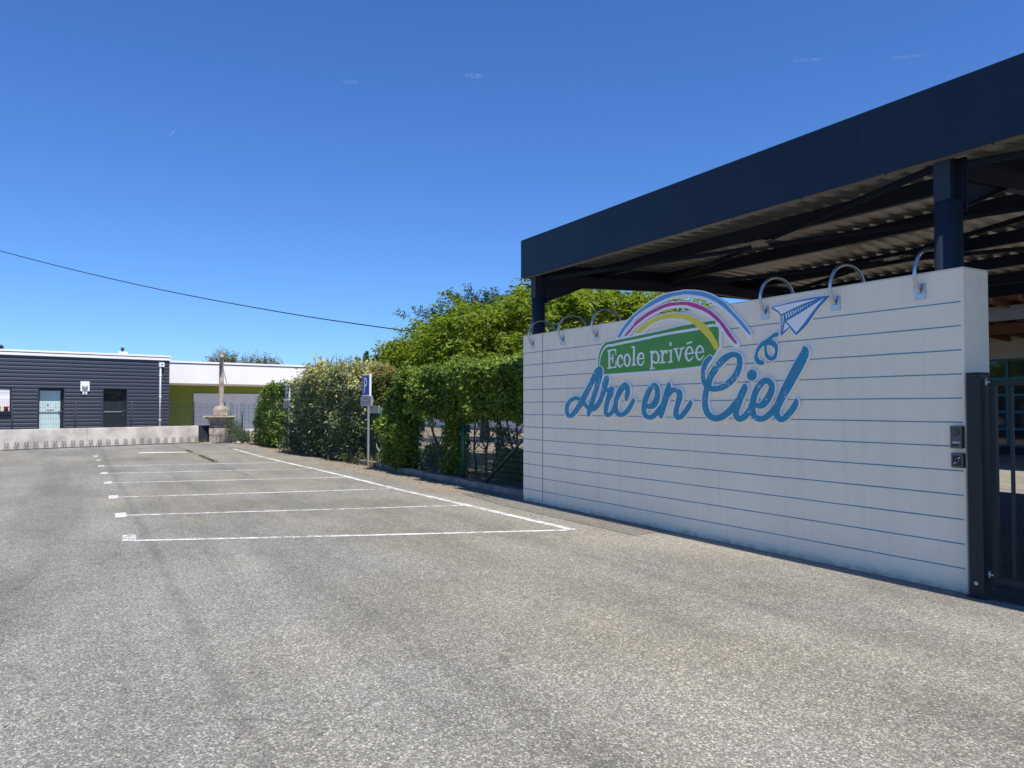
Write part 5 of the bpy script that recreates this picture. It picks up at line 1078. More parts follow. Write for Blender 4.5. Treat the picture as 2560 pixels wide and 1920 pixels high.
# long white wing glimpsed under the hedge
wg = empty('white_wing', (-36, 16, 0))
tag(wg, 'low white school wing glimpsed through the gaps under the laurel hedge', 'building')
MB().box(-58, -16, 16, 20, 0.22, 2.9).build('wall', M['white_wall'], wg, world=True)
MB().box(-58, -16, 15.99, 20, 0, 0.22).build('plinth', M['concrete'], wg, world=True)
MB().box(-58.2, -15.8, 15.8, 20.2, 2.9, 3.05).build('roof', M['white_paint'], wg, world=True)
for k in range(9):
    MB().box(-56 + k * 4.4, -54.2 + k * 4.4, 15.975, 16.0, 0.9, 2.1).build('window', M['glass'], wg, world=True)
r = empty('poster_board', (-41.5, 15.9, 0.3))
tag(r, 'turquoise poster board glimpsed under the hedge', 'poster')
MB().box(-42.6, -40.4, 15.92, 15.97, 0.35, 1.25).build('panel', M['turquoise'], r, world=True)
MB().box(-42.2, -41.2, 15.91, 15.92, 0.95, 1.12).build('printed_band', M['white_paint'], r, world=True)

# ================================================================== DARK CLAD BUILDING (local frame: x along the facade, y back)
FA = math.atan2(0.981, -0.194)
db = empty('dark_clad_building', (-25.8, -2.8, 0), FA)
tag(db, 'flat roofed building with dark corrugated cladding and white roof edge', 'building')
XL = -17.0
MB().box(XL, -0.05, 0.36, 9.0, 0, 3.47).build('core_wall', M['clad'], db)


def cladding(x0, x1, z0, z1):
    per_ = 0.148
    m_ = MB()
    P = []
    k0 = int(math.floor(z0 / per_)) - 1
    for k_ in range(k0, k0 + 40):
        zb = k_ * per_
        P += [(zb, 0.0), (zb + 0.080, 0.0), (zb + 0.122, 0.036), (zb + 0.134, 0.036)]
    Q = [(z, y) for z, y in P if z0 < z < z1]

    def yat(z):
        for (za, ya), (zb_, yb_) in zip(P[:-1], P[1:]):
            if za <= z <= zb_:
                return ya + (yb_ - ya) * (z - za) / max(1e-6, zb_ - za)
        return 0.0
    Q = [(z0, yat(z0))] + Q + [(z1, yat(z1))]
    vs_ = [(x0, y, z) for z, y in Q] + [(x1, y, z) for z, y in Q]
    n_ = len(Q)
    fs = [(i, i + n_, i + n_ + 1, i + 1) for i in range(n_ - 1)]
    m_.add(vs_, fs)
    # returns at the ends
    for xs in (x0, x1):
        b0_ = len(m_.v)
        m_.v += [(xs, y, z) for z, y in Q] + [(xs, 0.355, z) for z, y in Q]
        for i in range(n_ - 1):
            f = [b0_ + i, b0_ + i + 1, b0_ + n_ + i + 1, b0_ + n_ + i]
            m_.f.append(f); m_.m.append(0); m_.s.append(False)
    return m_.build('cladding_sheet', M['clad'], db)


cladding(XL, -8.9, 0.02, 2.24)
cladding(-8.9, -5.80, 0.02, 1.31)
cladding(-5.80, -4.91, 0.02, 2.24)
cladding(-4.02, -2.60, 0.02, 2.24)
cladding(-1.70, 0.0, 0.02, 2.24)
for a, b in ((XL, -12.6), (-12.6, -8.4), (-8.4, -4.2), (-4.2, 0.0)):
    cladding(a, b, 2.2405, 3.49)
MB().box(XL, 0.03, -0.05, 0.10, 3.491, 3.598).build('roof_edge', M['white_paint'], db, 0.004)
MB().box(XL, 0.02, -0.02, 0.10, 3.598, 3.628).build('shadow_gap', M['door_dark'], db)
MB().box(XL, 0.05, -0.07, 0.30, 3.628, 3.705).build('roof_capping', M['white_paint'], db, 0.004)
MB().box(XL, 0.0, 0.30, 9.0, 3.471, 3.55).build('roof_slab', M['white_paint'], db)
vent = MB().box(-1.94, -1.60, 0.35, 0.69, 3.55, 3.82).build('vent_box', M['white_wall'], db, 0.01)
q = MB()
q.lathe((-1.77, 0.52, 3.82), [(0.05, 0.0), (0.05, 0.09), (0.085, 0.10), (0.085, 0.12), (0.045, 0.13), (0.045, 0.15), (0.085, 0.16), (0.085, 0.18)], 14)
o = q.build('flue', M['anth_dark'], vent)
dp_ = MB()
dp_.tube([(-0.395, -0.06, 0.02), (-0.395, -0.06, 3.10), (-0.395, -0.03, 3.18), (-0.37, 0.0, 3.24)], 0.042, 12)
dpo = dp_.build('downpipe', M['white_paint'], db)
hop = MB()
hop.box(-0.46, -0.25, -0.13, -0.002, 3.205, 3.395)
ho = hop.build('rainwater_hopper', M['white_paint'], dpo, 0.006)
MB().box(-0.385, -0.325, -0.134, -0.129, 3.27, 3.33).build('hopper_outlet', M['door_dark'], dpo)
for zz in (0.9, 1.9, 2.8):
    MB().box(-0.45, -0.34, -0.11, -0.002, zz, zz + 0.03).build('pipe_clip', M['white_paint'], dpo)


def door(x0, x1, pane, notice):
    Y0 = 0.255
    d = MB()
    d.box(x0 + 0.002, x0 + 0.085, Y0, Y0 + 0.06, 0.02, 2.238)
    d.box(x1 - 0.085, x1 - 0.002, Y0, Y0 + 0.06, 0.02, 2.238)
    d.box(x0 + 0.0855, x1 - 0.0855, Y0, Y0 + 0.06, 2.13, 2.238)
    o_ = d.build('door_frame', M['door_dark'], db)
    MB().box(x0 + 0.086, x1 - 0.086, Y0 + 0.02, Y0 + 0.05, 0.03, 2.129).build('door_pane', pane, o_)
    q_ = MB()
    q_.box(x0 + 0.086, x1 - 0.086, Y0 - 0.012, Y0 + 0.019, 1.255, 1.295)
    q_.build('push_bar', M['galv'], o_)
    q_ = MB()
    q_.box(x1 - 0.16, x1 - 0.02, Y0 - 0.045, Y0 - 0.013, 1.275, 1.315)
    q_.box(x1 - 0.11, x1 - 0.08, Y0 - 0.03, Y0 - 0.001, 1.12, 1.19)
    q_.build('door_handle', M['steel'], o_)
    q_ = MB()
    q_.box(x0 - 0.03, x0 + 0.0015, -0.004, Y0 + 0.09, 0.02, 2.238)
    q_.box(x1 - 0.0015, x1 + 0.03, -0.004, Y0 + 0.09, 0.02, 2.238)
    q_.box(x0 - 0.03, x1 + 0.03, -0.004, Y0 + 0.09, 2.2385, 2.27)
    q_.build('door_reveal', M['clad'], o_)
    if notice:
        MB().box(x0 + 0.32, x0 + 0.58, Y0 + 0.012, Y0 + 0.0195, 1.37, 1.60).build('notice', M['paper'], o_)
        MB().box(x0 + 0.34, x0 + 0.40, Y0 + 0.008, Y0 + 0.0115, 1.52, 1.58).build('notice_print', M['sign_blue'], o_)
        MB().box(x0 + 0.32, x0 + 0.58, Y0 + 0.008, Y0 + 0.0115, 1.345, 1.375).build('notice_print', M['print'], o_)
    return o_


door(-4.91, -4.02, M['frosted'], True)
door(-2.60, -1.70, M['glass'], False)
wf = MB()
wf.box(-8.9, -8.82, 0.02, 0.098, 1.311, 2.2395)
wf.box(-5.86, -5.80, 0.02, 0.098, 1.311, 2.2395)
wf.box(-8.8195, -5.8605, 0.02, 0.098, 2.18, 2.2395)
wo = wf.build('window', M['door_dark'], db)
for (za, zb, mt) in ((1.315, 1.66, 'white_paint'), (1.78, 1.93, 'white_paint'), (1.665, 1.775, 'shutter'), (1.935, 2.03, 'shutter'), (2.035, 2.179, 'shutter')):
    MB().box(-8.8195, -5.8605, 0.05, 0.09, za, zb).build('blind_slat', M[mt], wo)
MB().box(-8.9, -5.78, -0.14, 0.02, 1.285, 1.3105).build('window_sill', M['clad'], wo)
wl = empty('wall_lamp', (-25.8 - 0.194 * -3.285 + 0.981 * 0.1, -2.8 + 0.981 * -3.285 + 0.194 * 0.1, 2.1), FA)
tag(wl, 'white square wall lamp with round globe between the two doors', 'lamp')
m = MB(); m.box(-0.165, 0.165, 0.055, 0.10, 0.02, 0.42); m.build('back_plate', M['white_paint'], wl, 0.004)
m = MB(); m.sphere((-0.01, 0.03, 0.21), 0.115, 18, 10, (1, 0.75, 1)); m.build('globe', M['lamp_grey'], wl)
m = MB(); m.box(-0.085, -0.025, 0.05, 0.098, -0.11, 0.019); m.box(0.015, 0.075, 0.05, 0.098, -0.11, 0.019); m.box(-0.0245, 0.0145, 0.06, 0.098, -0.03, 0.019); m.build('bracket', M['white_paint'], wl)


def on_facade(x_, y_, z_):
    u_ = Vector((-0.194, 0.981, 0)); b_ = Vector((-0.981, -0.194, 0))
    return Vector((-25.8, -2.8, z_)) + u_ * x_ + b_ * y_


for x_, mt, lab in ((-5.98, 'pot_red', 'raspberry red flower pot on the sill of the shuttered window'), (-6.24, 'pot_green', 'lime green flower pot beside the red one on the window sill')):
    p_ = on_facade(x_, -0.06, 1.312)
    r = empty('flower_pot', tuple(p_))
    tag(r, lab, 'flower pot')
    m = MB(); m.lathe(tuple(p_), [(0.055, 0), (0.075, 0.15), (0.088, 0.15), (0.088, 0.19), (0.078, 0.19), (0.074, 0.165)], 16)
    m.build('pot', M[mt], r, world=True)
    m = MB(); m.lathe(tuple(p_), [(0.073, 0.158), (0.02, 0.168)], 12); m.build('earth', M['soil'], r, world=True)

# ================================================================== WHITE AND OLIVE BUILDING
wb = empty('white_olive_building', (-25.8, -2.8, 0), FA)
tag(wb, 'long low building with white overhanging upper band and olive green recessed wall', 'building')
MB().box(0.43, 14.5, 1.50, 2.70, 2.562, 3.46).build('upper_band', M['white_wall'], wb, 0.005)
MB().box(0.40, 14.5, 1.52, 2.70, 3.4605, 3.495).build('shadow_gap', M['door_dark'], wb)
MB().box(0.38, 14.55, 1.46, 2.0, 3.4955, 3.585).build('roof_capping', M['white_paint'], wb, 0.004)
MB().box(0.40, 14.5, 2.7005, 9.0, 2.5, 3.50).build('roof_block', M['white_wall'], wb)
MB().box(0.03, 14.5, 2.71, 2.95, 0.0, 2.499).build('recessed_wall', M['olive'], wb)
MB().box(10.2, 10.6, 1.55, 2.0, 3.5855, 3.66).build('roof_kerb', M['concrete'], wb)
gd = MB().box(1.90, 7.6, 2.655, 2.709, 0.27, 2.125).build('pale_door', M['shutter'], wb, 0.004)
for xx in (3.8, 5.7):
    MB().box(xx - 0.006, xx + 0.006, 2.652, 2.6555, 0.28, 2.12).build('door_joint', M['plate_grey'], gd)
MB().box(1.90, 9.5, 2.60, 2.709, 0.0, 0.26).build('door_step', M['concrete'], wb)

# ================================================================== LOW CONCRETE WALL WITH CYCLE STANDS
LA = math.atan2(6.702, -2.919)
lw = empty('low_concrete_wall', (-20.775, -8.547, 0), LA)      # local x along the wall, y behind it
tag(lw, 'long low weathered concrete wall below the dark clad building', 'wall')
for a, b in ((-7.0, -1.2), (-1.2, 2.85), (2.858, 7.31)):
    MB().box(a, b - 0.004, 0.02, 0.22, -0.05, 0.695).build('wall_panel', M['concrete'], lw, 0.012)


def lw_pt(x_, y_, z_):
    return Vector((-20.775, -8.547, z_)) + Vector((math.cos(LA), math.sin(LA), 0)) * x_ + Vector((-math.sin(LA), math.cos(LA), 0)) * y_


hs = [-0.82, -0.51, -0.20, 0.11, 0.42, 0.72, 1.02, 1.34, 1.64, 1.94, 2.25, 2.54, 2.87, 3.18, 3.50, 3.81, 4.14, 4.45, 4.78, 5.08, 5.41, 5.74, 6.07, 6.39, 6.72, 7.06]
groups = [(3, 6), (6, 11), (11, 15), (15, 19), (19, 23), (23, 26)]
rlab = ['galvanised cycle stand row at the left edge against the concrete wall', 'cycle stand row second from the left along the concrete wall', 'cycle stand row in front of the crack in the concrete wall',
        'cycle stand row below the dark glazed door', 'cycle stand row below the white downpipe', 'cycle stand row at the right end of the concrete wall']


def make_holder():
    m_ = MB()
    for s_ in (-0.042, 0.042):
        # tall hairpin leaning back, narrow at the top
        m_.tube(catmull([(s_ - 0.021, -0.30, 0.015), (s_ - 0.019, -0.28, 0.10), (s_ - 0.013, -0.24, 0.235), (s_, -0.232, 0.262), (s_ + 0.013, -0.24, 0.235), (s_ + 0.019, -0.28, 0.10), (s_ + 0.021, -0.30, 0.015)], 3), 0.0085, 6)
    m_.tube([(-0.065, -0.275, 0.10), (0.065, -0.275, 0.10)], 0.006, 6)
    m_.tube([(-0.042, -0.24, 0.20), (-0.042, -0.06, 0.015)], 0.006, 6)
    m_.tube([(0.042, -0.24, 0.20), (0.042, -0.06, 0.015)], 0.006, 6)
    me = m_.build('wheel_holder', M['rack'])
    return me


hold0 = make_holder()
hmesh = hold0.data
bpy.data.objects.remove(hold0, do_unlink=True)
for gi, (i0, i1) in enumerate(groups):
    xs = hs[i0:i1]
    c_ = lw_pt((xs[0] + xs[-1]) / 2, 0, 0)
    r = empty('cycle_stand', tuple(c_), LA)
    tag(r, rlab[gi], 'bike rack', 'cycle stands along the low concrete wall')
    off = (xs[0] + xs[-1]) / 2
    m = MB()
    m.box(xs[0] - 0.13 - off, xs[-1] + 0.13 - off, -0.32, -0.285, 0.004, 0.022)
    m.box(xs[0] - 0.13 - off, xs[-1] + 0.13 - off, -0.08, -0.05, 0.004, 0.022)
    m.build('base_rail', M['rack'], r)
    for xx in xs:
        h = bpy.data.objects.new('wheel_holder', hmesh)
        COL.objects.link(h)
        h.parent = r
        h.location = (xx - off, 0, 0)

# dark board closing the gap to the calvary
r = empty('dark_board', (-23.95, -1.62, 0), LA)
tag(r, 'dark grey board closing the gap between concrete wall and stone pedestal', 'board')
MB().box(-0.30, 0.42, 0.0, 0.03, 0.0, 0.70).build('board', M['grey_fence'], r, 0.004)
MB().box(-0.28, -0.22, -0.03, -0.001, 0.0, 0.72).build('post', M['grey_fence'], r)

# ================================================================== STONE CROSS
PA = math.radians(75.6)
cr = empty('stone_cross', (-24.18, -0.906, 0), PA)
tag(cr, 'old granite wayside cross on a moulded stone pedestal', 'stone cross')


def stone(x0, x1, y0, y1, z0, z1, nm='stone_block', par=None, bev=0.02):
    m_ = MB()
    j = lambda: rng.uniform(-0.008, 0.008)
    m_.hexa([(x0 + j(), y0 + j(), z0), (x1 + j(), y0 + j(), z0), (x1 + j(), y1 + j(), z0), (x0 + j(), y1 + j(), z0), (x0 + j(), y0 + j(), z1), (x1 + j(), y0 + j(), z1), (x1 + j(), y1 + j(), z1), (x0 + j(), y1 + j(), z1)])
    return m_.build(nm, M['granite'], par or cr, bev)


stone(-0.43, 0.02, -0.43, 0.43, -0.03, 0.275)
stone(0.035, 0.44, -0.44, 0.43, -0.03, 0.28)
stone(-0.43, 0.43, -0.425, 0.43, 0.288, 0.615)
stone(-0.42, 0.10, -0.43, 0.42, 0.628, 0.745)
stone(0.11, 0.43, -0.425, 0.42, 0.628, 0.745)


def frustum(w0, w1, z0, z1, nm, bev=0.012):
    m_ = MB()
    m_.hexa([(-w0, -w0, z0), (w0, -w0, z0), (w0, w0, z0), (-w0, w0, z0), (-w1, -w1, z1), (w1, -w1, z1), (w1, w1, z1), (-w1, w1, z1)])
    return m_.build(nm, M['granite'], cr, bev)


frustum(0.445, 0.455, 0.757, 0.95, 'moulding')
frustum(0.46, 0.63, 0.951, 1.035, 'moulding', 0.008)
frustum(0.66, 0.65, 1.036, 1.095, 'table_slab', 0.015)
frustum(0.30, 0.30, 1.096, 1.36, 'socle', 0.02)
frustum(0.295, 0.19, 1.361, 1.515, 'socle', 0.015)
m = MB()
v_, f_ = [], []
for (z, w_) in ((1.50, 0.115), (1.62, 0.105), (2.4, 0.098), (3.2, 0.088), (3.885, 0.075)):
    c_ = w_ * 0.42
    v_ += [(-w_, -w_ + c_, z), (-w_ + c_, -w_, z), (w_ - c_, -w_, z), (w_, -w_ + c_, z), (w_, w_ - c_, z), (w_ - c_, w_, z), (-w_ + c_, w_, z), (-w_, w_ - c_, z)]
for i in range(4):
    for k in range(8):
        f_.append((i * 8 + k, i * 8 + (k + 1) % 8, i * 8 + 8 + (k + 1) % 8, i * 8 + 8 + k))
f_.append(tuple(range(32, 40)))
m.add(v_, f_)
m.build('shaft', M['granite'], cr, 0.006)
m = MB()
ang = math.radians(171.5) - PA          # arms point almost at the viewer
d_ = Vector((math.cos(ang), math.sin(ang), 0))
m.tube([d_ * -0.42 + Vector((0, 0, 3.60)), d_ * -0.36 + Vector((0, 0, 3.60)), d_ * 0.36 + Vector((0, 0, 3.60)), d_ * 0.42 + Vector((0, 0, 3.60))], [0.10, 0.085, 0.085, 0.10], 8, smooth=False)
m.build('cross_arm', M['granite'], cr, 0.004)
m = MB()
m.sphere((d_.x * -0.45, d_.y * -0.45, 3.60), 0.088, 10, 7)
m.build('arm_knob', M['granite'], cr)

# small curved cycle rack at the pedestal
r = empty('curved_cycle_rack', (-22.55, -1.02, 0), math.radians(62))
tag(r, 'small galvanised cycle rack with curved bars in front of the stone pedestal', 'bike rack')
m = MB(); m.tube([(-0.42, 0.14, 0.285), (0.42, 0.14, 0.285)], 0.012, 8); m.build('top_rail', M['rack'], r)
m = MB(); m.tube([(-0.42, -0.20, 0.012), (0.42, -0.20, 0.012)], 0.012, 8); m.tube([(-0.42, 0.26, 0.012), (0.42, 0.26, 0.012)], 0.012, 8); m.build('base_rail', M['rack'], r)
for k in range(8):
    xx = -0.40 + 0.80 * k / 7
    m = MB(); m.tube(catmull([(xx, -0.20, 0.012), (xx, -0.19, 0.14), (xx, -0.08, 0.25), (xx, 0.13, 0.29), (xx, 0.24, 0.16), (xx, 0.26, 0.012)], 3), 0.010, 6)
    m.build('bar', M['rack'], r)
for (x_, y_, s_, lab) in ((-21.7, -0.62, 0.12, 'largest loose pale stone between the curved cycle rack and the first shrub'), (-22.05, -0.75, 0.06, 'small loose stone nearest the curved cycle rack'),
                          (-21.2, -0.45, 0.075, 'loose pale stone nearest the first laurel shrub by the pedestal')):
    m = MB()
    m.sphere((x_, y_, s_ * 0.3), s_, 7, 5, (1, rng.uniform(0.6, 1), 0.55))
    tag(m.build('rubble_stone', M['stone']), lab, 'stone', 'loose rubble by the pedestal')


# ================================================================== FENCES
def mesh_fence(name, label, pts, posts, h, mat, pitch=0.05, rows=0.1, wr=0.0022, post_r=0.024, z0=0.06, ptop=0.05, group=None):
    """welded-mesh fence along a polyline; each post its own part"""
    r_ = empty(name, (pts[0][0], pts[0][1], 0))
    tag(r_, label, 'fence', group)
    m_ = MB()
    for a, b in zip(pts[:-1], pts[1:]):
        a, b = Vector((*a, 0)), Vector((*b, 0))
        ln = (b - a).length
        d = (b - a) / ln
        s = Vector((-d.y, d.x, 0))
        z = z0
        while z <= h + 1e-4:
            m_.bar(a + Vector((0, 0, z)), b + Vector((0, 0, z)), wr * 2, wr * 2)
            z += rows
        t = 0.0
        while t < ln:
            p = a + d * t
            m_.bar(p + s * wr * 1.5 + Vector((0, 0, z0)), p + s * wr * 1.5 + Vector((0, 0, h)), wr * 2, wr * 2, (1, 0.3, 0))
            t += pitch
    o_ = m_.build('wire_mesh', mat, r_, world=True)
    kind(o_, 'stuff')
    for (px_, py_) in posts:
        q_ = MB()
        q_.tube([(px_, py_, 0), (px_, py_, h + ptop)], post_r, 10)
        q_.build('post', mat, r_, world=True)
    return r_


fl = [(-21.84, 0.10), (-14.0, 0.42), (0.0, 0.50)]
FP = [(-19.3, 0.20), (-16.6, 0.31), (-13.2, 0.425), (-10.6, 0.44), (-7.94, 0.455), (-5.6, 0.468), (-3.24, 0.481), (-3.17, 0.481), (-0.10, 0.499)]
hf = mesh_fence('green_mesh_fence', 'dark green welded mesh fence running along the hedges up to the white wall', fl, FP, 1.42, M['green_fence'])
q = MB(); q.tube([(-2.25, 0.47, 0.05), (-0.12, 0.49, 1.36)], 0.022, 10); q.build('diagonal_brace', M['green_fence'], hf, world=True)
q = MB()
for k in range(5):
    q.tube(catmull([(-3.12 + 0.02 * k, 0.46, 0.75 - 0.02 * k), (-3.05 + 0.03 * k, 0.44, 0.95 + 0.03 * k), (-2.98, 0.45, 0.74), (-2.96 + 0.01 * k, 0.46, 0.45)], 4), 0.003, 5)
q.build('loose_wire', M['green_fence'], hf, world=True)
ff_ = mesh_fence('green_mesh_fence', 'short dark green mesh fence between the stone pedestal and the first shrub', [(-23.95, -0.55), (-23.19, -0.21), (-21.84, 0.09)], [(-23.95, -0.55), (-23.19, -0.21), (-21.84, 0.06)], 1.62, M['green_fence'], 0.1, 0.15, 0.0022, 0.03)
q = MB()
for k in range(6):
    t0 = rng.random()
    x_ = -23.9 + 2.0 * (k + 0.4) / 6
    y_ = -0.52 + 0.60 * (k + 0.4) / 6
    q.tube(catmull([(x_, y_ - 0.02, 0.1), (x_ + 0.06, y_, 0.6), (x_ - 0.02 + 0.1 * t0, y_, 1.1), (x_ + 0.12 * t0, y_ - 0.02, 1.55)], 4), 0.006, 5)
q.build('dry_vine', M['bark'], ff_, world=True)
gf = []
for x_ in (-6.4, -4.0, -1.6, 0.5, 2.6, 4.69, 7.32, 8.76):
    p_ = lw_pt(x_, 0.42, 0)
    gf.append((p_.x, p_.y))
mesh_fence('slate_mesh_fence', 'slate grey rigid mesh fence behind the low concrete wall', [gf[0], gf[-1]], gf, 1.64, M['grey_fence'], 0.055, 0.2, 0.0028, 0.03)


# ================================================================== PARKING SIGNS
def parking_sign(loc, dz, lab, mirror=False):
    X, Y = loc
    r_ = empty('parking_sign', (X, Y, 0))
    tag(r_, lab, 'sign', 'parking signs along the fence')
    q_ = MB(); q_.box(-0.032, 0.032, -0.022, 0.022, 0, 2.30 + dz); q_.build('post', M['galv'], r_, 0.006)
    z0, z1 = 1.757 + dz, 2.315 + dz
    b_ = MB(); b_.box(-0.295, 0.295, -0.075, -0.0225, z0, z1); bo = b_.build('sign_box', M['white_paint'], r_, 0.012)
    f_ = MB(); f_.box(-0.262, 0.262, -0.0785, -0.0755, z0 + 0.035, z1 - 0.035); fo = f_.build('blue_face', M['sign_blue'], bo)
    p_ = MB()
    p_.box(-0.125, -0.045, -0.0815, -0.079, z0 + 0.085, z1 - 0.085)
    cx, cz = -0.045, z1 - 0.085 - 0.118
    out, inn = [], []
    for k in range(13):
        a = math.pi / 2 - math.pi * k / 12
        out.append((cx + 0.055 + 0.115 * math.cos(a), cz + 0.118 * math.sin(a)))
        inn.append((cx + 0.050 + 0.045 * math.cos(a), cz + 0.054 * math.sin(a)))
    out = [(cx, cz + 0.118)] + out + [(cx, cz - 0.118)]
    inn = [(cx, cz + 0.054)] + inn + [(cx, cz - 0.054)]
    v = [(x_, -0.0815, z_) for x_, z_ in out] + [(x_, -0.0815, z_) for x_, z_ in inn] + [(x_, -0.079, z_) for x_, z_ in out] + [(x_, -0.079, z_) for x_, z_ in inn]
    n_ = len(out)
    fs = []
    for k in range(n_ - 1):
        fs += [(k, k + 1, n_ + k + 1, n_ + k), (k, 2 * n_ + k, 2 * n_ + k + 1, k + 1), (n_ + k, n_ + k + 1, 3 * n_ + k + 1, 3 * n_ + k)]
    p_.add(v, fs)
    p_.build('letter_p', M['white_paint'], bo)
    s_ = MB(); s_.box(-0.43, 0.40, -0.070, -0.0225, z0 - 0.252, z0 - 0.006); so = s_.build('info_plate', M['plate_grey'], r_, 0.008)
    t_ = MB()
    t_.box(-0.20, 0.14, -0.0715, -0.0705, z0 - 0.085, z0 - 0.05)
    t_.box(-0.36, 0.33, -0.0715, -0.0705, z0 - 0.150, z0 - 0.128)
    t_.box(-0.33, 0.30, -0.0715, -0.0705, z0 - 0.200, z0 - 0.180)
    t_.build('small_print', M['print'], so)
    for zz in (z0 + 0.1, z1 - 0.1):
        c_ = MB(); c_.box(-0.05, 0.05, 0.0225, 0.034, zz, zz + 0.03); c_.build('clamp', M['galv'], r_)
    return r_


parking_sign((-8.07, 0.165), 0.0, 'blue P parking sign standing free beside the gap in the hedge')
parking_sign((-16.25, 0.10), -0.06, 'blue P parking sign half hidden behind the silvery shrub')
r = empty('name_plate', (-8.33, 0.44, 1.3))
tag(r, 'plain grey plate fixed to the fence behind the free standing parking sign', 'plate')
MB().box(-8.75, -7.98, 0.432, 0.440, 1.325, 1.520).build('plate', M['plate_grey'], r, 0.003, world=True)
for sx in (-8.70, -8.03):
    MB().box(sx - 0.015, sx + 0.015, 0.426, 0.4315, 1.31, 1.535).build('clip', M['white_paint'], r, world=True)

# overhead cable
cb = MB()
cpts = [(-50.34, -19.54, 13.98), (-39.41, -10.09, 9.99), (-31.26, -3.62, 7.47), (-23.86, 1.46, 5.67), (-18.46, 5.01, 4.58), (-16.83, 5.87, 4.31), (-13.51, 7.74, 3.74)]
cb.tube(catmull(cpts, 8), 0.022, 6)
tag(cb.build('overhead_cable', M['cable']), 'black overhead cable sagging across the sky into the tree', 'cable')

# ================================================================== VEGETATION
def lump(P, seed, f=1.0):
    r_ = np.random.default_rng(seed)
    out = np.zeros(len(P))
    for k in range(7):
        w = r_.normal(size=3) * f * (1.0 + 0.55 * k)
        out += np.sin(P @ w + r_.uniform(0, 6.28)) / (1 + 0.35 * k)
    return out / 2.6


def nrm(V):
    return V / np.maximum(1e-6, np.linalg.norm(V, axis=1))[:, None]


def leaves(name, P, N, D, Ls, Ws, tint, mat, parent, fold=0.25, droop=0.12):
    """every leaf is its own small folded blade; all the leaves of one plant share a mesh"""
    n = len(P)
    N = nrm(N)
    D = nrm(D - N * np.sum(D * N, axis=1)[:, None])
    Sd = np.cross(N, D)
    L_ = np.asarray(Ls).reshape(-1, 1) * np.ones((n, 1))
    W_ = np.asarray(Ws).reshape(-1, 1) * np.ones((n, 1)) * 0.5
    V = np.empty((n, 6, 3), np.float32)
    V[:, 0] = P
    V[:, 1] = P + D * L_ * 0.32 + Sd * W_ + N * W_ * fold
    V[:, 2] = P + D * L_ * 0.70 + Sd * W_ * 0.78 + N * W_ * fold * 0.6 - N * L_ * droop * 0.4
    V[:, 3] = P + D * L_ - N * L_ * droop
    V[:, 4] = P + D * L_ * 0.70 - Sd * W_ * 0.78 + N * W_ * fold * 0.6 - N * L_ * droop * 0.4
    V[:, 5] = P + D * L_ * 0.32 - Sd * W_ + N * W_ * fold
    if parent is not None:
        loc = np.array(parent.location)
        V -= loc
    base = np.arange(n)[:, None] * 6
    idx = np.concatenate([base + np.array([0, 3, 2, 1]), base + np.array([0, 5, 4, 3])], axis=1).reshape(-1)
    me = bpy.data.meshes.new(name)
    me.vertices.add(n * 6)
    me.vertices.foreach_set('co', V.reshape(-1))
    me.loops.add(n * 8)
    me.loops.foreach_set('vertex_index', idx.astype(np.int32))
    me.polygons.add(n * 2)
    me.polygons.foreach_set('loop_start', (np.arange(n * 2) * 4).astype(np.int32))
    me.polygons.foreach_set('loop_total', np.full(n * 2, 4, np.int32))
    me.update(calc_edges=True)
    t = me.attributes.new('tint', 'FLOAT', 'FACE')
    t.data.foreach_set('value', np.repeat(np.clip(tint, 0, 1), 2).astype(np.float32))
    me.materials.append(mat)
    o = bpy.data.objects.new(name, me)
    COL.objects.link(o)
    if parent is not None:
        o.parent = parent
    return o


def hedge_cloud(n, x0, x1, y0f, y1, zbot, ztop, seed, amp=0.12, thick=0.13, gaps=-0.75, ends=1.0):
    r_ = np.random.default_rng(seed)
    lx, lz, ly = x1 - x0, 1.6, 1.3
    wts = np.array([lx * lz * 1.25, lx * ly, lx * lz * 0.55, ly * lz * ends, ly * lz * ends, lx * ly * 0.5])
    face = r_.choice(6, size=n, p=wts / wts.sum())
    u, v = r_.random(n), r_.random(n)
    X = np.where(face == 3, x0, np.where(face == 4, x1, x0 + u * lx))
    zb, zt, yf = zbot(X), ztop(X), y0f(X)
    s = np.where((face == 3) | (face == 4), u, v)
    Y = np.where(face == 0, yf, np.where(face == 2, y1, yf + s * (y1 - yf)))
    Z = np.where(face == 1, zt, np.where(face == 5, zb, zb + (zt - zb) * np.where((face == 3) | (face == 4), v, r_.random(n))))
    Nn = np.zeros((n, 3))
    Nn[face == 0, 1] = -1; Nn[face == 1, 2] = 1; Nn[face == 2, 1] = 1; Nn[face == 3, 0] = -1; Nn[face == 4, 0] = 1; Nn[face == 5, 2] = -1
    P = np.stack([X, Y, Z], 1)
    # round the edges: pull corner points toward the centre line
    c = np.stack([np.clip(X, x0 + 0.5, x1 - 0.5), (yf + y1) / 2, np.clip(Z, zb + 0.35, np.maximum(zb + 0.36, zt - 0.5))], 1)
    dd = P - c
    dist = np.linalg.norm(dd, axis=1)
    maxr = 0.62 * (y1 - yf) * 1.05
    sc = np.where(dist > maxr, maxr / dist + 0.25 * (1 - maxr / np.maximum(dist, 1e-6)), 1.0)
    P = c + dd * np.clip(sc, 0.72, 1)[:, None]
    lm = lump(P, seed + 1, 1.7)
    fine = lump(P, seed + 2, 4.5) + 0.8 * lump(P, seed + 5, 9.0)
    out = nrm(dd * 0.6 + Nn)
    P += out * (amp * lm + amp * 0.75 * fine - np.abs(r_.normal(size=n)) * thick)[:, None]
    keep = (lump(P, seed + 3, 2.6) + r_.normal(size=n) * 0.25 > gaps) & (P[:, 2] > 0.03)
    return P[keep], out[keep], lm[keep]


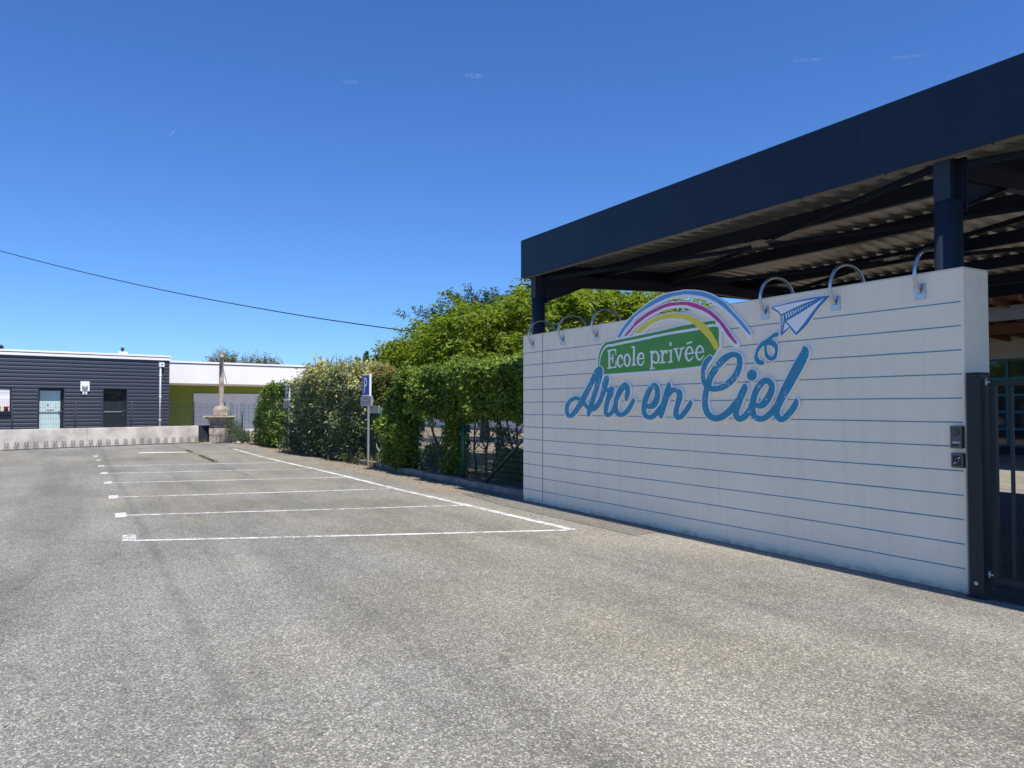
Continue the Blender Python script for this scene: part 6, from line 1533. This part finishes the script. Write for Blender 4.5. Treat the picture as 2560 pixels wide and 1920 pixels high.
def hedge(root, n, x0, x1, y0f, y1, zbot, ztop, seed, mat, size, tint_fn, up=0.62, amp=0.12, thick=0.13, gaps=-0.75, name='foliage', ends=1.0):
    P, O, lm = hedge_cloud(n, x0, x1, y0f, y1, zbot, ztop, seed, amp, thick, gaps, ends)
    r_ = np.random.default_rng(seed + 9)
    k = len(P)
    N = O * 0.40 + np.array([0.30, 0, up]) + r_.normal(size=(k, 3)) * 0.50
    D = r_.normal(size=(k, 3)) + O * 0.8 + np.array([0, 0, 0.35])
    sz = size[0] * r_.uniform(0.6, 1.25, k)
    return leaves(name, P, N, D, sz, sz * size[1], tint_fn(P, lm, r_), mat, root)


def cst(v):
    return lambda X: np.full(np.shape(X), float(v))


def lerp_fn(pts):
    xs = [p[0] for p in pts]; ys_ = [p[1] for p in pts]
    return lambda X: np.interp(X, xs, ys_)


def stems(root, spots, mat, seed, r0=0.022, h=1.4, sway=0.22):
    r_ = np.random.default_rng(seed)
    for (x_, y_) in spots:
        m_ = MB()
        p = [(x_, y_, -0.02)]
        dx, dy = r_.normal(0, sway), r_.normal(0, sway * 0.6)
        for k in range(1, 6):
            t = k / 5
            p.append((x_ + dx * t ** 1.5 + r_.normal(0, 0.02), y_ + dy * t + r_.normal(0, 0.02), h * t))
        m_.tube(catmull(p, 3), [r0 * (1 - 0.55 * i / 15) for i in range(16)], 7)
        for k in range(4):
            q = Vector(p[2 + k % 3])
            e = q + Vector((r_.normal(0, 0.25), r_.normal(0, 0.2), r_.uniform(0.2, 0.5)))
            m_.tube([q, q.lerp(e, 0.5) + Vector((0, 0, -0.03)), e], [r0 * 0.5, r0 * 0.4, r0 * 0.2], 5)
        m_.build('stem', mat, root, world=True)


def t_basic(P, lm, r_):
    return 0.44 + 0.20 * lm + r_.normal(size=len(P)) * 0.22


# H1: first shrub by the pedestal
r = empty('laurel_shrub', (-20.2, 0.6, 0))
tag(r, 'rounded green laurel shrub furthest along the fence next to the pedestal', 'shrub', 'hedge shrubs along the fence')
hedge(r, 15000, -20.9, -17.3, cst(-0.12), 1.0, cst(0.12), lerp_fn([(-20.9, 1.6), (-20.2, 2.05), (-19.0, 2.35), (-17.3, 2.40)]), 11, LM['laurel'], (0.10, 0.46), t_basic, amp=0.18, thick=0.16, gaps=-0.5)
stems(r, [(-20.0, 0.5), (-19.3, 0.4), (-18.3, 0.5)], M['bark'], 1)
r = empty('brown_tinged_shrub', (-18.2, 0.8, 0))
tag(r, 'shrub with browned leaf tips behind the half hidden parking sign', 'shrub', 'hedge shrubs along the fence')
hedge(r, 4500, -18.6, -16.6, cst(0.45), 1.5, cst(0.4), cst(2.25), 15, LM['photinia'], (0.10, 0.42), lambda P, lm, r_: 0.45 + 0.25 * (P[:, 2] - 1.5) + r_.normal(size=len(P)) * 0.2, amp=0.14)
stems(r, [(-18.0, 0.9), (-17.2, 0.9)], M['bark'], 2)

# H2: the big silvery evergreen
r = empty('silvery_shrub', (-12.8, 0.7, 0))
tag(r, 'large dense silvery green evergreen shrub between the two parking signs', 'shrub', 'hedge shrubs along the fence')
zt2 = lerp_fn([(-14.9, 1.95), (-14.4, 2.25), (-13.8, 2.45), (-12.8, 2.62), (-11.5, 2.66), (-9.8, 2.50), (-8.9, 2.35)])
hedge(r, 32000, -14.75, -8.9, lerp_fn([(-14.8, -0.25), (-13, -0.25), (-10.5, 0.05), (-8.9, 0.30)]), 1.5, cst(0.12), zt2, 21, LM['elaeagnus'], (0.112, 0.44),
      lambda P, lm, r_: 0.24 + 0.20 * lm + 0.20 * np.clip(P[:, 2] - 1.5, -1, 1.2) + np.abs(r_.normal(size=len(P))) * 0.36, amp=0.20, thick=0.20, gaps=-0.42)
# long shoots standing out of the top
r_ = np.random.default_rng(5)
PP, NN, DD = [], [], []
sh = MB()
for k in range(120):
    x_ = r_.uniform(-14.5, -8.9)
    y_ = r_.uniform(0.0, 1.2)
    z_ = float(zt2(x_)) - 0.12
    hgt = r_.uniform(0.18, 0.52)
    ln = Vector((r_.normal(0, 0.14), r_.normal(0, 0.14) - 0.05, hgt))
    sh.tube([(x_, y_, z_ - 0.15), (x_ + ln.x, y_ + ln.y, z_ + ln.z)], [0.005, 0.002], 4)
    for j in range(15):
        t = (j + 1) / 15
        PP.append((x_ + ln.x * t, y_ + ln.y * t, z_ + ln.z * t))
        a = j * 2.4 + k
        DD.append((math.cos(a), math.sin(a), 0.7))
        NN.append((-math.cos(a) * 0.6, -math.sin(a) * 0.6, 0.8))
sh.build('shoot', M['bark'], r, world=True)
PP, NN, DD = map(np.array, (PP, NN, DD))
leaves('shoot_leaves', PP, NN + r_.normal(size=PP.shape) * 0.3, DD, r_.uniform(0.045, 0.085, len(PP)), 0.034, 0.55 + r_.random(len(PP)) * 0.42, LM['elaeagnus'], r)
stems(r, [(-14.2, 0.7), (-13.2, 0.6), (-12, 0.8), (-10.4, 0.8)], M['bark'], 3)

# photinia behind the free-standing sign
r = empty('photinia_shrub', (-8.6, 1.1, 0))
tag(r, 'red tipped photinia shrub behind the free standing parking sign', 'shrub', 'hedge shrubs along the fence')
hedge(r, 11500, -10.4, -7.5, cst(0.62), 1.45, cst(1.12), lerp_fn([(-10.4, 2.42), (-8.5, 2.44), (-6.7, 2.36)]), 31, LM['photinia'], (0.10, 0.38),
      lambda P, lm, r_: 0.30 + 0.40 * np.clip(P[:, 2] - 1.75, -0.3, 0.75) + r_.normal(size=len(P)) * 0.22, amp=0.15, gaps=-0.6)
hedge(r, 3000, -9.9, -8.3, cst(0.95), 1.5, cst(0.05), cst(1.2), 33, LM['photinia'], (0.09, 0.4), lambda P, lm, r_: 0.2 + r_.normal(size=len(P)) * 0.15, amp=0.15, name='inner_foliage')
stems(r, [(-9.6, 1.0), (-9.0, 0.9), (-8.5, 1.1), (-8.2, 1.0), (-7.6, 1.15), (-7.2, 1.0)], M['bark'], 4, 0.03, 1.6, 0.4)

# H3: laurels up to the wall, opened up below
zt3 = lerp_fn([(-6.8, 1.95), (-6.3, 2.24), (-5.5, 2.34), (-4.8, 2.18), (-4.0, 2.36), (-3.2, 2.20), (-2.4, 2.36), (-1.5, 2.20), (-0.9, 2.28), (-0.3, 2.04)])
r = empty('laurel_shrub', (-6.2, 0.7, 0))
tag(r, 'dense green laurel leafy down to the kerb just right of the free standing parking sign', 'shrub', 'hedge shrubs along the fence')
hedge(r, 11500, -6.75, -5.65, cst(0.08), 0.72, cst(0.10), zt3, 41, LM['laurel'], (0.098, 0.46), t_basic, amp=0.16, thick=0.16, gaps=-0.5)
stems(r, [(-6.4, 0.5), (-6.1, 0.4), (-5.85, 0.5)], M['bark'], 5)
r = empty('laurel_shrub', (-3.9, 0.8, 0))
tag(r, 'laurel with a narrow leafy column reaching down beside the double fence post', 'shrub', 'hedge shrubs along the fence')
hedge(r, 18000, -6.2, -2.9, cst(0.10), 1.35, lerp_fn([(-6.2, 1.35), (-5.4, 1.32), (-4.4, 1.40), (-4.05, 1.25), (-3.2, 1.25)]), zt3, 43, LM['laurel'], (0.098, 0.46), t_basic, amp=0.16, thick=0.16, gaps=-0.5)
hedge(r, 2600, -3.88, -3.30, cst(0.34), 0.72, cst(0.08), cst(1.5), 44, LM['laurel'], (0.10, 0.44), t_basic, amp=0.09, name='leafy_column', thick=0.1)
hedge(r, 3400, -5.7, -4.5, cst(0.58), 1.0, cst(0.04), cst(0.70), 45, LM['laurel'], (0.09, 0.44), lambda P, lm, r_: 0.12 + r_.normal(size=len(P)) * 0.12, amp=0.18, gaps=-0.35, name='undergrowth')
stems(r, [(-5.2, 0.75), (-4.9, 0.9), (-4.7, 0.7), (-4.4, 0.8), (-3.7, 0.7), (-3.5, 0.9)], M['bark'], 6, 0.026, 1.5, 0.35)
r = empty('laurel_shrub', (-1.7, 0.9, 0))
tag(r, 'laurel with bare lower stems next to the left end of the white wall', 'shrub', 'hedge shrubs along the fence')
hedge(r, 21000, -3.15, -0.25, cst(0.12), 1.6, lerp_fn([(-3.1, 1.22), (-2.2, 1.36), (-1.2, 1.30), (-0.3, 1.22)]), zt3, 47, LM['laurel'], (0.10, 0.46),
      lambda P, lm, r_: 0.56 + 0.20 * lm + r_.normal(size=len(P)) * 0.22, amp=0.17, thick=0.16, gaps=-0.5)
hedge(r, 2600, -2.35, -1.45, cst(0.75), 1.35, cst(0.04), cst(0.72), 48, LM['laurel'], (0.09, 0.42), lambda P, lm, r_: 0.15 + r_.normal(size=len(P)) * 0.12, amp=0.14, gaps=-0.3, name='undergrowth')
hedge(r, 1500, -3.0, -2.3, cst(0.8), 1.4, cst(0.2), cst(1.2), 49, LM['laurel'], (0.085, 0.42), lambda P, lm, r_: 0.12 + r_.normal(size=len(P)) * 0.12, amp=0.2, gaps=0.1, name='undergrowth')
stems(r, [(-3.0, 0.9), (-2.85, 1.1), (-2.7, 0.85), (-2.5, 1.0), (-2.3, 0.9), (-2.1, 1.15), (-1.9, 1.0), (-1.5, 1.1), (-1.1, 1.0), (-0.8, 1.2)], M['bark'], 7, 0.030, 1.55, 0.28)

# bleached snag by the sign post
m = MB()
m.tube(catmull([(-7.80, 0.36, 0.03), (-7.78, 0.36, 0.22), (-7.74, 0.37, 0.38), (-7.58, 0.39, 0.60), (-7.52, 0.40, 0.84)], 5), [0.045 - 0.0016 * i for i in range(21)], 8)
m.tube(catmull([(-7.75, 0.36, 0.36), (-7.86, 0.33, 0.46), (-7.88, 0.31, 0.56)], 4), [0.022 - 0.0015 * i for i in range(9)], 6)
m.tube(catmull([(-7.66, 0.38, 0.48), (-7.56, 0.36, 0.50), (-7.50, 0.36, 0.60)], 4), [0.018 - 0.001 * i for i in range(9)], 6)
tag(m.build('dead_stump', M['dead']), 'bleached forked dead stem beside the free standing parking sign post', 'dead branch')

# grey herb by the pedestal
r = empty('herb_bush', (-22.7, -0.55, 0))
tag(r, 'feathery grey green herb bush growing against the right side of the stone pedestal', 'bush')
r_ = np.random.default_rng(77)
n = 5200
tx = r_.random(n)
X = -23.5 + 1.9 * tx
Yb = -0.62 + 0.35 * tx + r_.normal(0, 0.14, n)
hmax = np.interp(X, [-23.5, -23.1, -22.6, -22.0, -21.5], [0.95, 0.85, 0.55, 0.42, 0.18])
Z = r_.random(n) ** 0.8 * hmax
P = np.stack([X + r_.normal(0, 0.04, n), Yb, Z + 0.02], 1)
D = np.stack([r_.normal(0, 0.5, n), r_.normal(0, 0.5, n) - 0.3, np.full(n, 0.8)], 1)
leaves('foliage', P, r_.normal(size=(n, 3)) + [0, -0.5, 0.5], D, r_.uniform(0.05, 0.12, n), 0.014, r_.random(n), LM['lavender'], r)


# ------------------------------------------------------------------ trees
def tree(name, label, base, fork, center, radii, nspray, per, leaf, mat, seed, trunk_r=0.16, flat=0.25, droop=0.35, spray=0.75, low=-0.35, group='trees behind the hedge', shell=0.55, rot=0.55, limbs=9, upright=0.10):
    r_ = np.random.default_rng(seed)
    root = empty(name, tuple(base))
    tag(root, label, 'tree', group)
    c = np.array(center); R_ = np.array(radii)
    bs = np.array(base)
    tr = MB()
    top = np.array([c[0], c[1], fork])
    tp = [Vector(bs + [0, 0, -0.05]), Vector(bs + [0.03, 0.02, fork * 0.4]), Vector((bs * 0.6 + top * 0.4) * [1, 1, 0] + [0, 0, fork * 0.8]), Vector((bs * 0.4 + top * 0.6) * [1, 1, 0] + [0, 0, fork])]
    tr.tube(catmull(tp, 4), [trunk_r * (1.25 - 0.45 * i / 12) for i in range(13)], 12)
    hub = tp[-1]
    ends = []
    for k in range(limbs):
        a = 2 * math.pi * k / limbs + r_.uniform(-0.3, 0.3)
        el = r_.uniform(0.05, 0.9)
        e = Vector(c + R_ * 0.62 * np.array([math.cos(a) * math.cos(el), math.sin(a) * math.cos(el), math.sin(el)]))
        mid = hub.lerp(e, 0.5) + Vector((0, 0, 0.12 * R_[2]))
        pl = catmull([hub, mid, e], 5)
        tr.tube(pl, [trunk_r * (0.5 - 0.34 * i / (len(pl) - 1)) for i in range(len(pl))], 8)
        ends += [pl[4], pl[7], pl[-1]]
    ends = np.array([tuple(e) for e in ends])
    # spray origins through the crown, denser towards the outside
    d = nrm(r_.normal(size=(nspray, 3)))
    d[:, 2] = np.where(d[:, 2] < low, -d[:, 2], d[:, 2])
    rf = shell + (1 - shell) * r_.random(nspray) ** 0.6
    lm = lump(d * 2.2, seed + 1, 1.3)
    rf = rf * np.where(r_.random(nspray) < 0.10, r_.uniform(1.05, 1.28, nspray), 1.0)
    O = c + R_ * d * (rf * (1 + 0.30 * lm))[:, None]
    keep = (lump(O, seed + 4, 1.15) > -0.38) & (O[:, 2] > 1.2)
    O, d = O[keep], d[keep]
    br = MB()
    step = max(1, len(O) // 160)
    for i in range(0, len(O), step):
        j = int(np.argmin(np.sum((ends - O[i]) ** 2, axis=1)))
        p0, p1 = Vector(ends[j]), Vector(O[i])
        br.tube([p0, p0.lerp(p1, 0.5) + Vector((0, 0, -0.05)), p1], [0.018, 0.011, 0.005], 5, cap=False)
    tr.build('trunk', M['bark'], root, world=True)
    br.build('branches', M['bark'], root, world=True)
    m_ = len(O)
    out = nrm(d * [1, 1, flat] + r_.normal(size=(m_, 3)) * [rot, rot, 0.25] + [0, 0, upright])
    T = np.tile(np.linspace(0.05, 1.0, per), m_)
    oi = np.repeat(out, per, axis=0)
    side = nrm(np.cross(oi, np.array([0, 0, 1.0])))
    sgn = np.tile(np.where(np.arange(per) % 2 == 0, 1.0, -1.0), m_)[:, None]
    k = m_ * per
    sp = np.repeat(r_.uniform(0.6, 1.2, m_), per) * spray
    P = np.repeat(O, per, axis=0) + oi * (T * sp)[:, None] + r_.normal(size=(k, 3)) * leaf[0] * 0.55
    P[:, 2] -= droop * (T * sp) ** 2
    D = oi * 0.6 + side * sgn * 0.85 + r_.normal(size=(k, 3)) * 0.35 + [0, 0, -droop]
    N = np.array([0, 0, 1.0]) + r_.normal(size=(k, 3)) * 0.55 + oi * 0.25
    ls = leaf[0] * r_.uniform(0.6, 1.25, k)
    tn = 0.42 + 0.16 * np.repeat(lump(O, seed + 7, 0.8), per) + r_.normal(size=k) * 0.17
    leaves('crown', P, N, D, ls, ls * leaf[1], tn, mat, root, 0.2, 0.18)
    return root


tree('broadleaf_tree', 'bright green spreading tree reaching left over the silvery shrub', (-10.3, 3.7, 0), 1.5, (-10.4, 3.6, 2.50), (3.5, 1.5, 1.2), 420, 80, (0.14, 0.42), LM['walnut'], 101, 0.15, spray=1.05, droop=0.30)
tree('broadleaf_tree', 'bright green tree seen behind the left canopy column', (-5.3, 4.4, 0), 1.9, (-5.9, 4.1, 2.95), (3.7, 2.6, 1.35), 600, 80, (0.14, 0.42), LM['walnut'], 103, 0.17, spray=1.05, droop=0.30)
tree('dark_tree', 'dark bluish green tree behind the bright spreading tree', (-19.2, 9.2, 0), 2.6, (-18.9, 9.2, 4.2), (3.5, 2.4, 1.95), 420, 60, (0.16, 0.36), LM['dark_tree'], 107, 0.16, 0.9, 0.1, 0.6)
tree('pale_feathery_tree', 'pale thin leaved tree top showing just left of the canopy', (-16.0, 10.6, 0), 3.0, (-15.3, 10.4, 4.9), (2.0, 1.6, 1.7), 170, 42, (0.10, 0.26), LM['birch'], 109, 0.09, 0.9, 0.9, 0.7)
tree('dark_tree', 'dark tree glimpsed through the rainbow under the canopy', (-8.5, 26.0, 0), 2.2, (-8.5, 26.0, 3.7), (6.5, 3.0, 1.9), 420, 50, (0.24, 0.40), LM['dark_tree'], 111, 0.2, 0.6, 0.2, 0.7)


def spire_tree(name, label, base, height, spires, spread, mat, seed, dens=800, leaf=(0.16, 0.42), wid=0.26):
    r_ = np.random.default_rng(seed)
    root = empty(name, tuple(base))
    tag(root, label, 'tree', 'trees behind the far buildings')
    tr = MB()
    PP, NN, DD = [], [], []
    for k in range(spires):
        a = 2 * math.pi * k / max(1, spires) + r_.uniform(-0.4, 0.4)
        rad = spread * r_.uniform(0.25, 1.0) if spires > 1 else 0
        x_, y_ = base[0] + rad * math.cos(a), base[1] + rad * math.sin(a)
        h = height * r_.uniform(0.74, 1.0) if spires > 1 else height
        tr.tube([(base[0], base[1], 0), (base[0] * 0.4 + x_ * 0.6, base[1] * 0.4 + y_ * 0.6, h * 0.45), (x_, y_, h)], [0.12, 0.06, 0.012], 6)
        z = r_.random(dens) ** 0.75
        w_ = wid * 2.0 * (1 - z) ** 1.4 + 0.012
        an = r_.uniform(0, 6.28, dens)
        rr = np.sqrt(r_.random(dens)) * w_
        zz = h * 0.28 + z * h * 0.73
        PP.append(np.stack([x_ + rr * np.cos(an), y_ + rr * np.sin(an), zz], 1))
        DD.append(np.stack([np.cos(an) * 0.6, np.sin(an) * 0.6, np.full(dens, 0.7)], 1))
        NN.append(r_.normal(size=(dens, 3)) + np.stack([np.cos(an), np.sin(an), np.full(dens, 0.4)], 1))
    tr.build('trunk', M['bark'], root, world=True)
    PP, NN, DD = map(np.concatenate, (PP, NN, DD))
    leaves('crown', PP, NN, DD, leaf[0] * r_.uniform(0.6, 1.2, len(PP)), leaf[0] * leaf[1], r_.random(len(PP)), mat, root)
    return root


tree('poplar_tree', 'bushy poplar with upright shoots above the white roof right of the stone cross', (-52.4, 4.1, 0), 2.4, (-52.4, 4.1, 3.9), (1.5, 1.6, 1.15), 230, 46, (0.13, 0.45), LM['poplar'], 201, 0.12, 0.5, 0.0, 1.15, group='trees behind the far buildings', shell=0.35, rot=0.25, upright=2.2)
tree('poplar_tree', 'lower bushy poplar further right above the white roof', (-51.2, 6.3, 0), 2.2, (-51.2, 6.2, 3.5), (1.4, 1.4, 1.1), 200, 44, (0.13, 0.45), LM['poplar'], 203, 0.11, 0.5, 0.0, 1.05, group='trees behind the far buildings', shell=0.35, rot=0.25, upright=2.2)
spire_tree('conifer_tree', 'small conifer top behind the white roof right of the silvery shrub', (-47.2, 13.0, 0), 5.75, 5, 0.7, LM['dark_tree'], 205, 1500, (0.2, 0.2), 0.75)
spire_tree('conifer_tree', 'conifer tip above the dark clad roof at the left edge', (-60.9, -11.4, 0), 6.2, 4, 0.9, LM['dark_tree'], 207, 1500, (0.24, 0.2), 0.8)

# litter of dry leaves under the hedge and on the asphalt
r_ = np.random.default_rng(303)
n = 1500
X = r_.uniform(-21, -0.3, n)
Y = np.where(r_.random(n) < 0.75, r_.normal(0.02, 0.22, n), r_.uniform(-0.9, 0.3, n))
Z = np.where(Y > 0.18, 0.11, 0.012)
P = np.stack([X, Y, Z], 1)
kind(leaves('leaf_litter', P, np.array([0, 0, 1.0]) + r_.normal(size=(n, 3)) * 0.25, r_.normal(size=(n, 3)), r_.uniform(0.03, 0.07, n), 0.025, r_.random(n), LM['dry'], None), 'stuff')
n = 130
P = np.stack([r_.uniform(-3, 8.5, n), r_.uniform(-8, -0.3, n), np.full(n, 0.008)], 1)
kind(leaves('twig_litter', P, np.array([0, 0, 1.0]) + r_.normal(size=(n, 3)) * 0.1, r_.normal(size=(n, 3)), r_.uniform(0.02, 0.05, n), 0.006, r_.random(n) * 0.4, LM['dry'], None), 'stuff')


# ------------------------------------------------------------------ high wisps of cloud
def cloud_mat():
    m_, nt, b = newmat('thin_cirrus')
    co = coords(nt, 'Generated')
    f = noise(nt, mapping(nt, co, (5, 5, 2)), 1.0, 6, 0.65, 0.6)
    lw_ = node(nt, 'ShaderNodeLayerWeight')
    lw_.inputs[0].default_value = 0.35
    edge = math_(nt, 'SUBTRACT', 1.0, lw_.outputs['Facing'])
    a_ = math_(nt, 'MULTIPLY', ramp(nt, f, [(0.44, 0.0), (0.75, 0.20)]), edge)
    b.inputs['Base Color'].default_value = (0.9, 0.9, 0.9, 1)
    b.inputs['Roughness'].default_value = 1.0
    L(nt, a_, b.inputs['Alpha'])
    return m_


M['cloud'] = cloud_mat()
for (loc, ln, wd, az, lab) in (((-2003, 2453, 1352), 60, 7, 0.85, 'thin white cloud wisp in the upper right sky'), ((-1812, 2793, 1366), 60, 6, 0.75, 'thin white cloud wisp furthest right in the sky'),
                               ((-2644, 1319, 1290), 38, 10, 1.1, 'small faint cloud wisp high in the middle of the sky'), ((-2880, 900, 1266), 34, 7, 1.2, 'faint cloud wisp left of the middle of the sky')):
    m = MB()
    m.sphere((0, 0, 0), 1.0, 24, 12)
    o = m.build('cloud', M['cloud'])
    o.location = loc
    o.scale = (ln, wd, wd * 0.8)
    o.rotation_euler = (0, 0.05, az)
    tag(o, lab, 'cloud', 'cloud wisps')
m = MB()
m.sphere((0, 0, 0), 1.0, 16, 8)
o = m.build('vapour_trail', M['cloud'])
o.location = (-3228, 296, 1067)
o.scale = (4, 3, 28)
o.rotation_euler = (math.radians(-38), 0, 0.4)
tag(o, 'short white vapour trail slanting in the left sky', 'vapour trail')
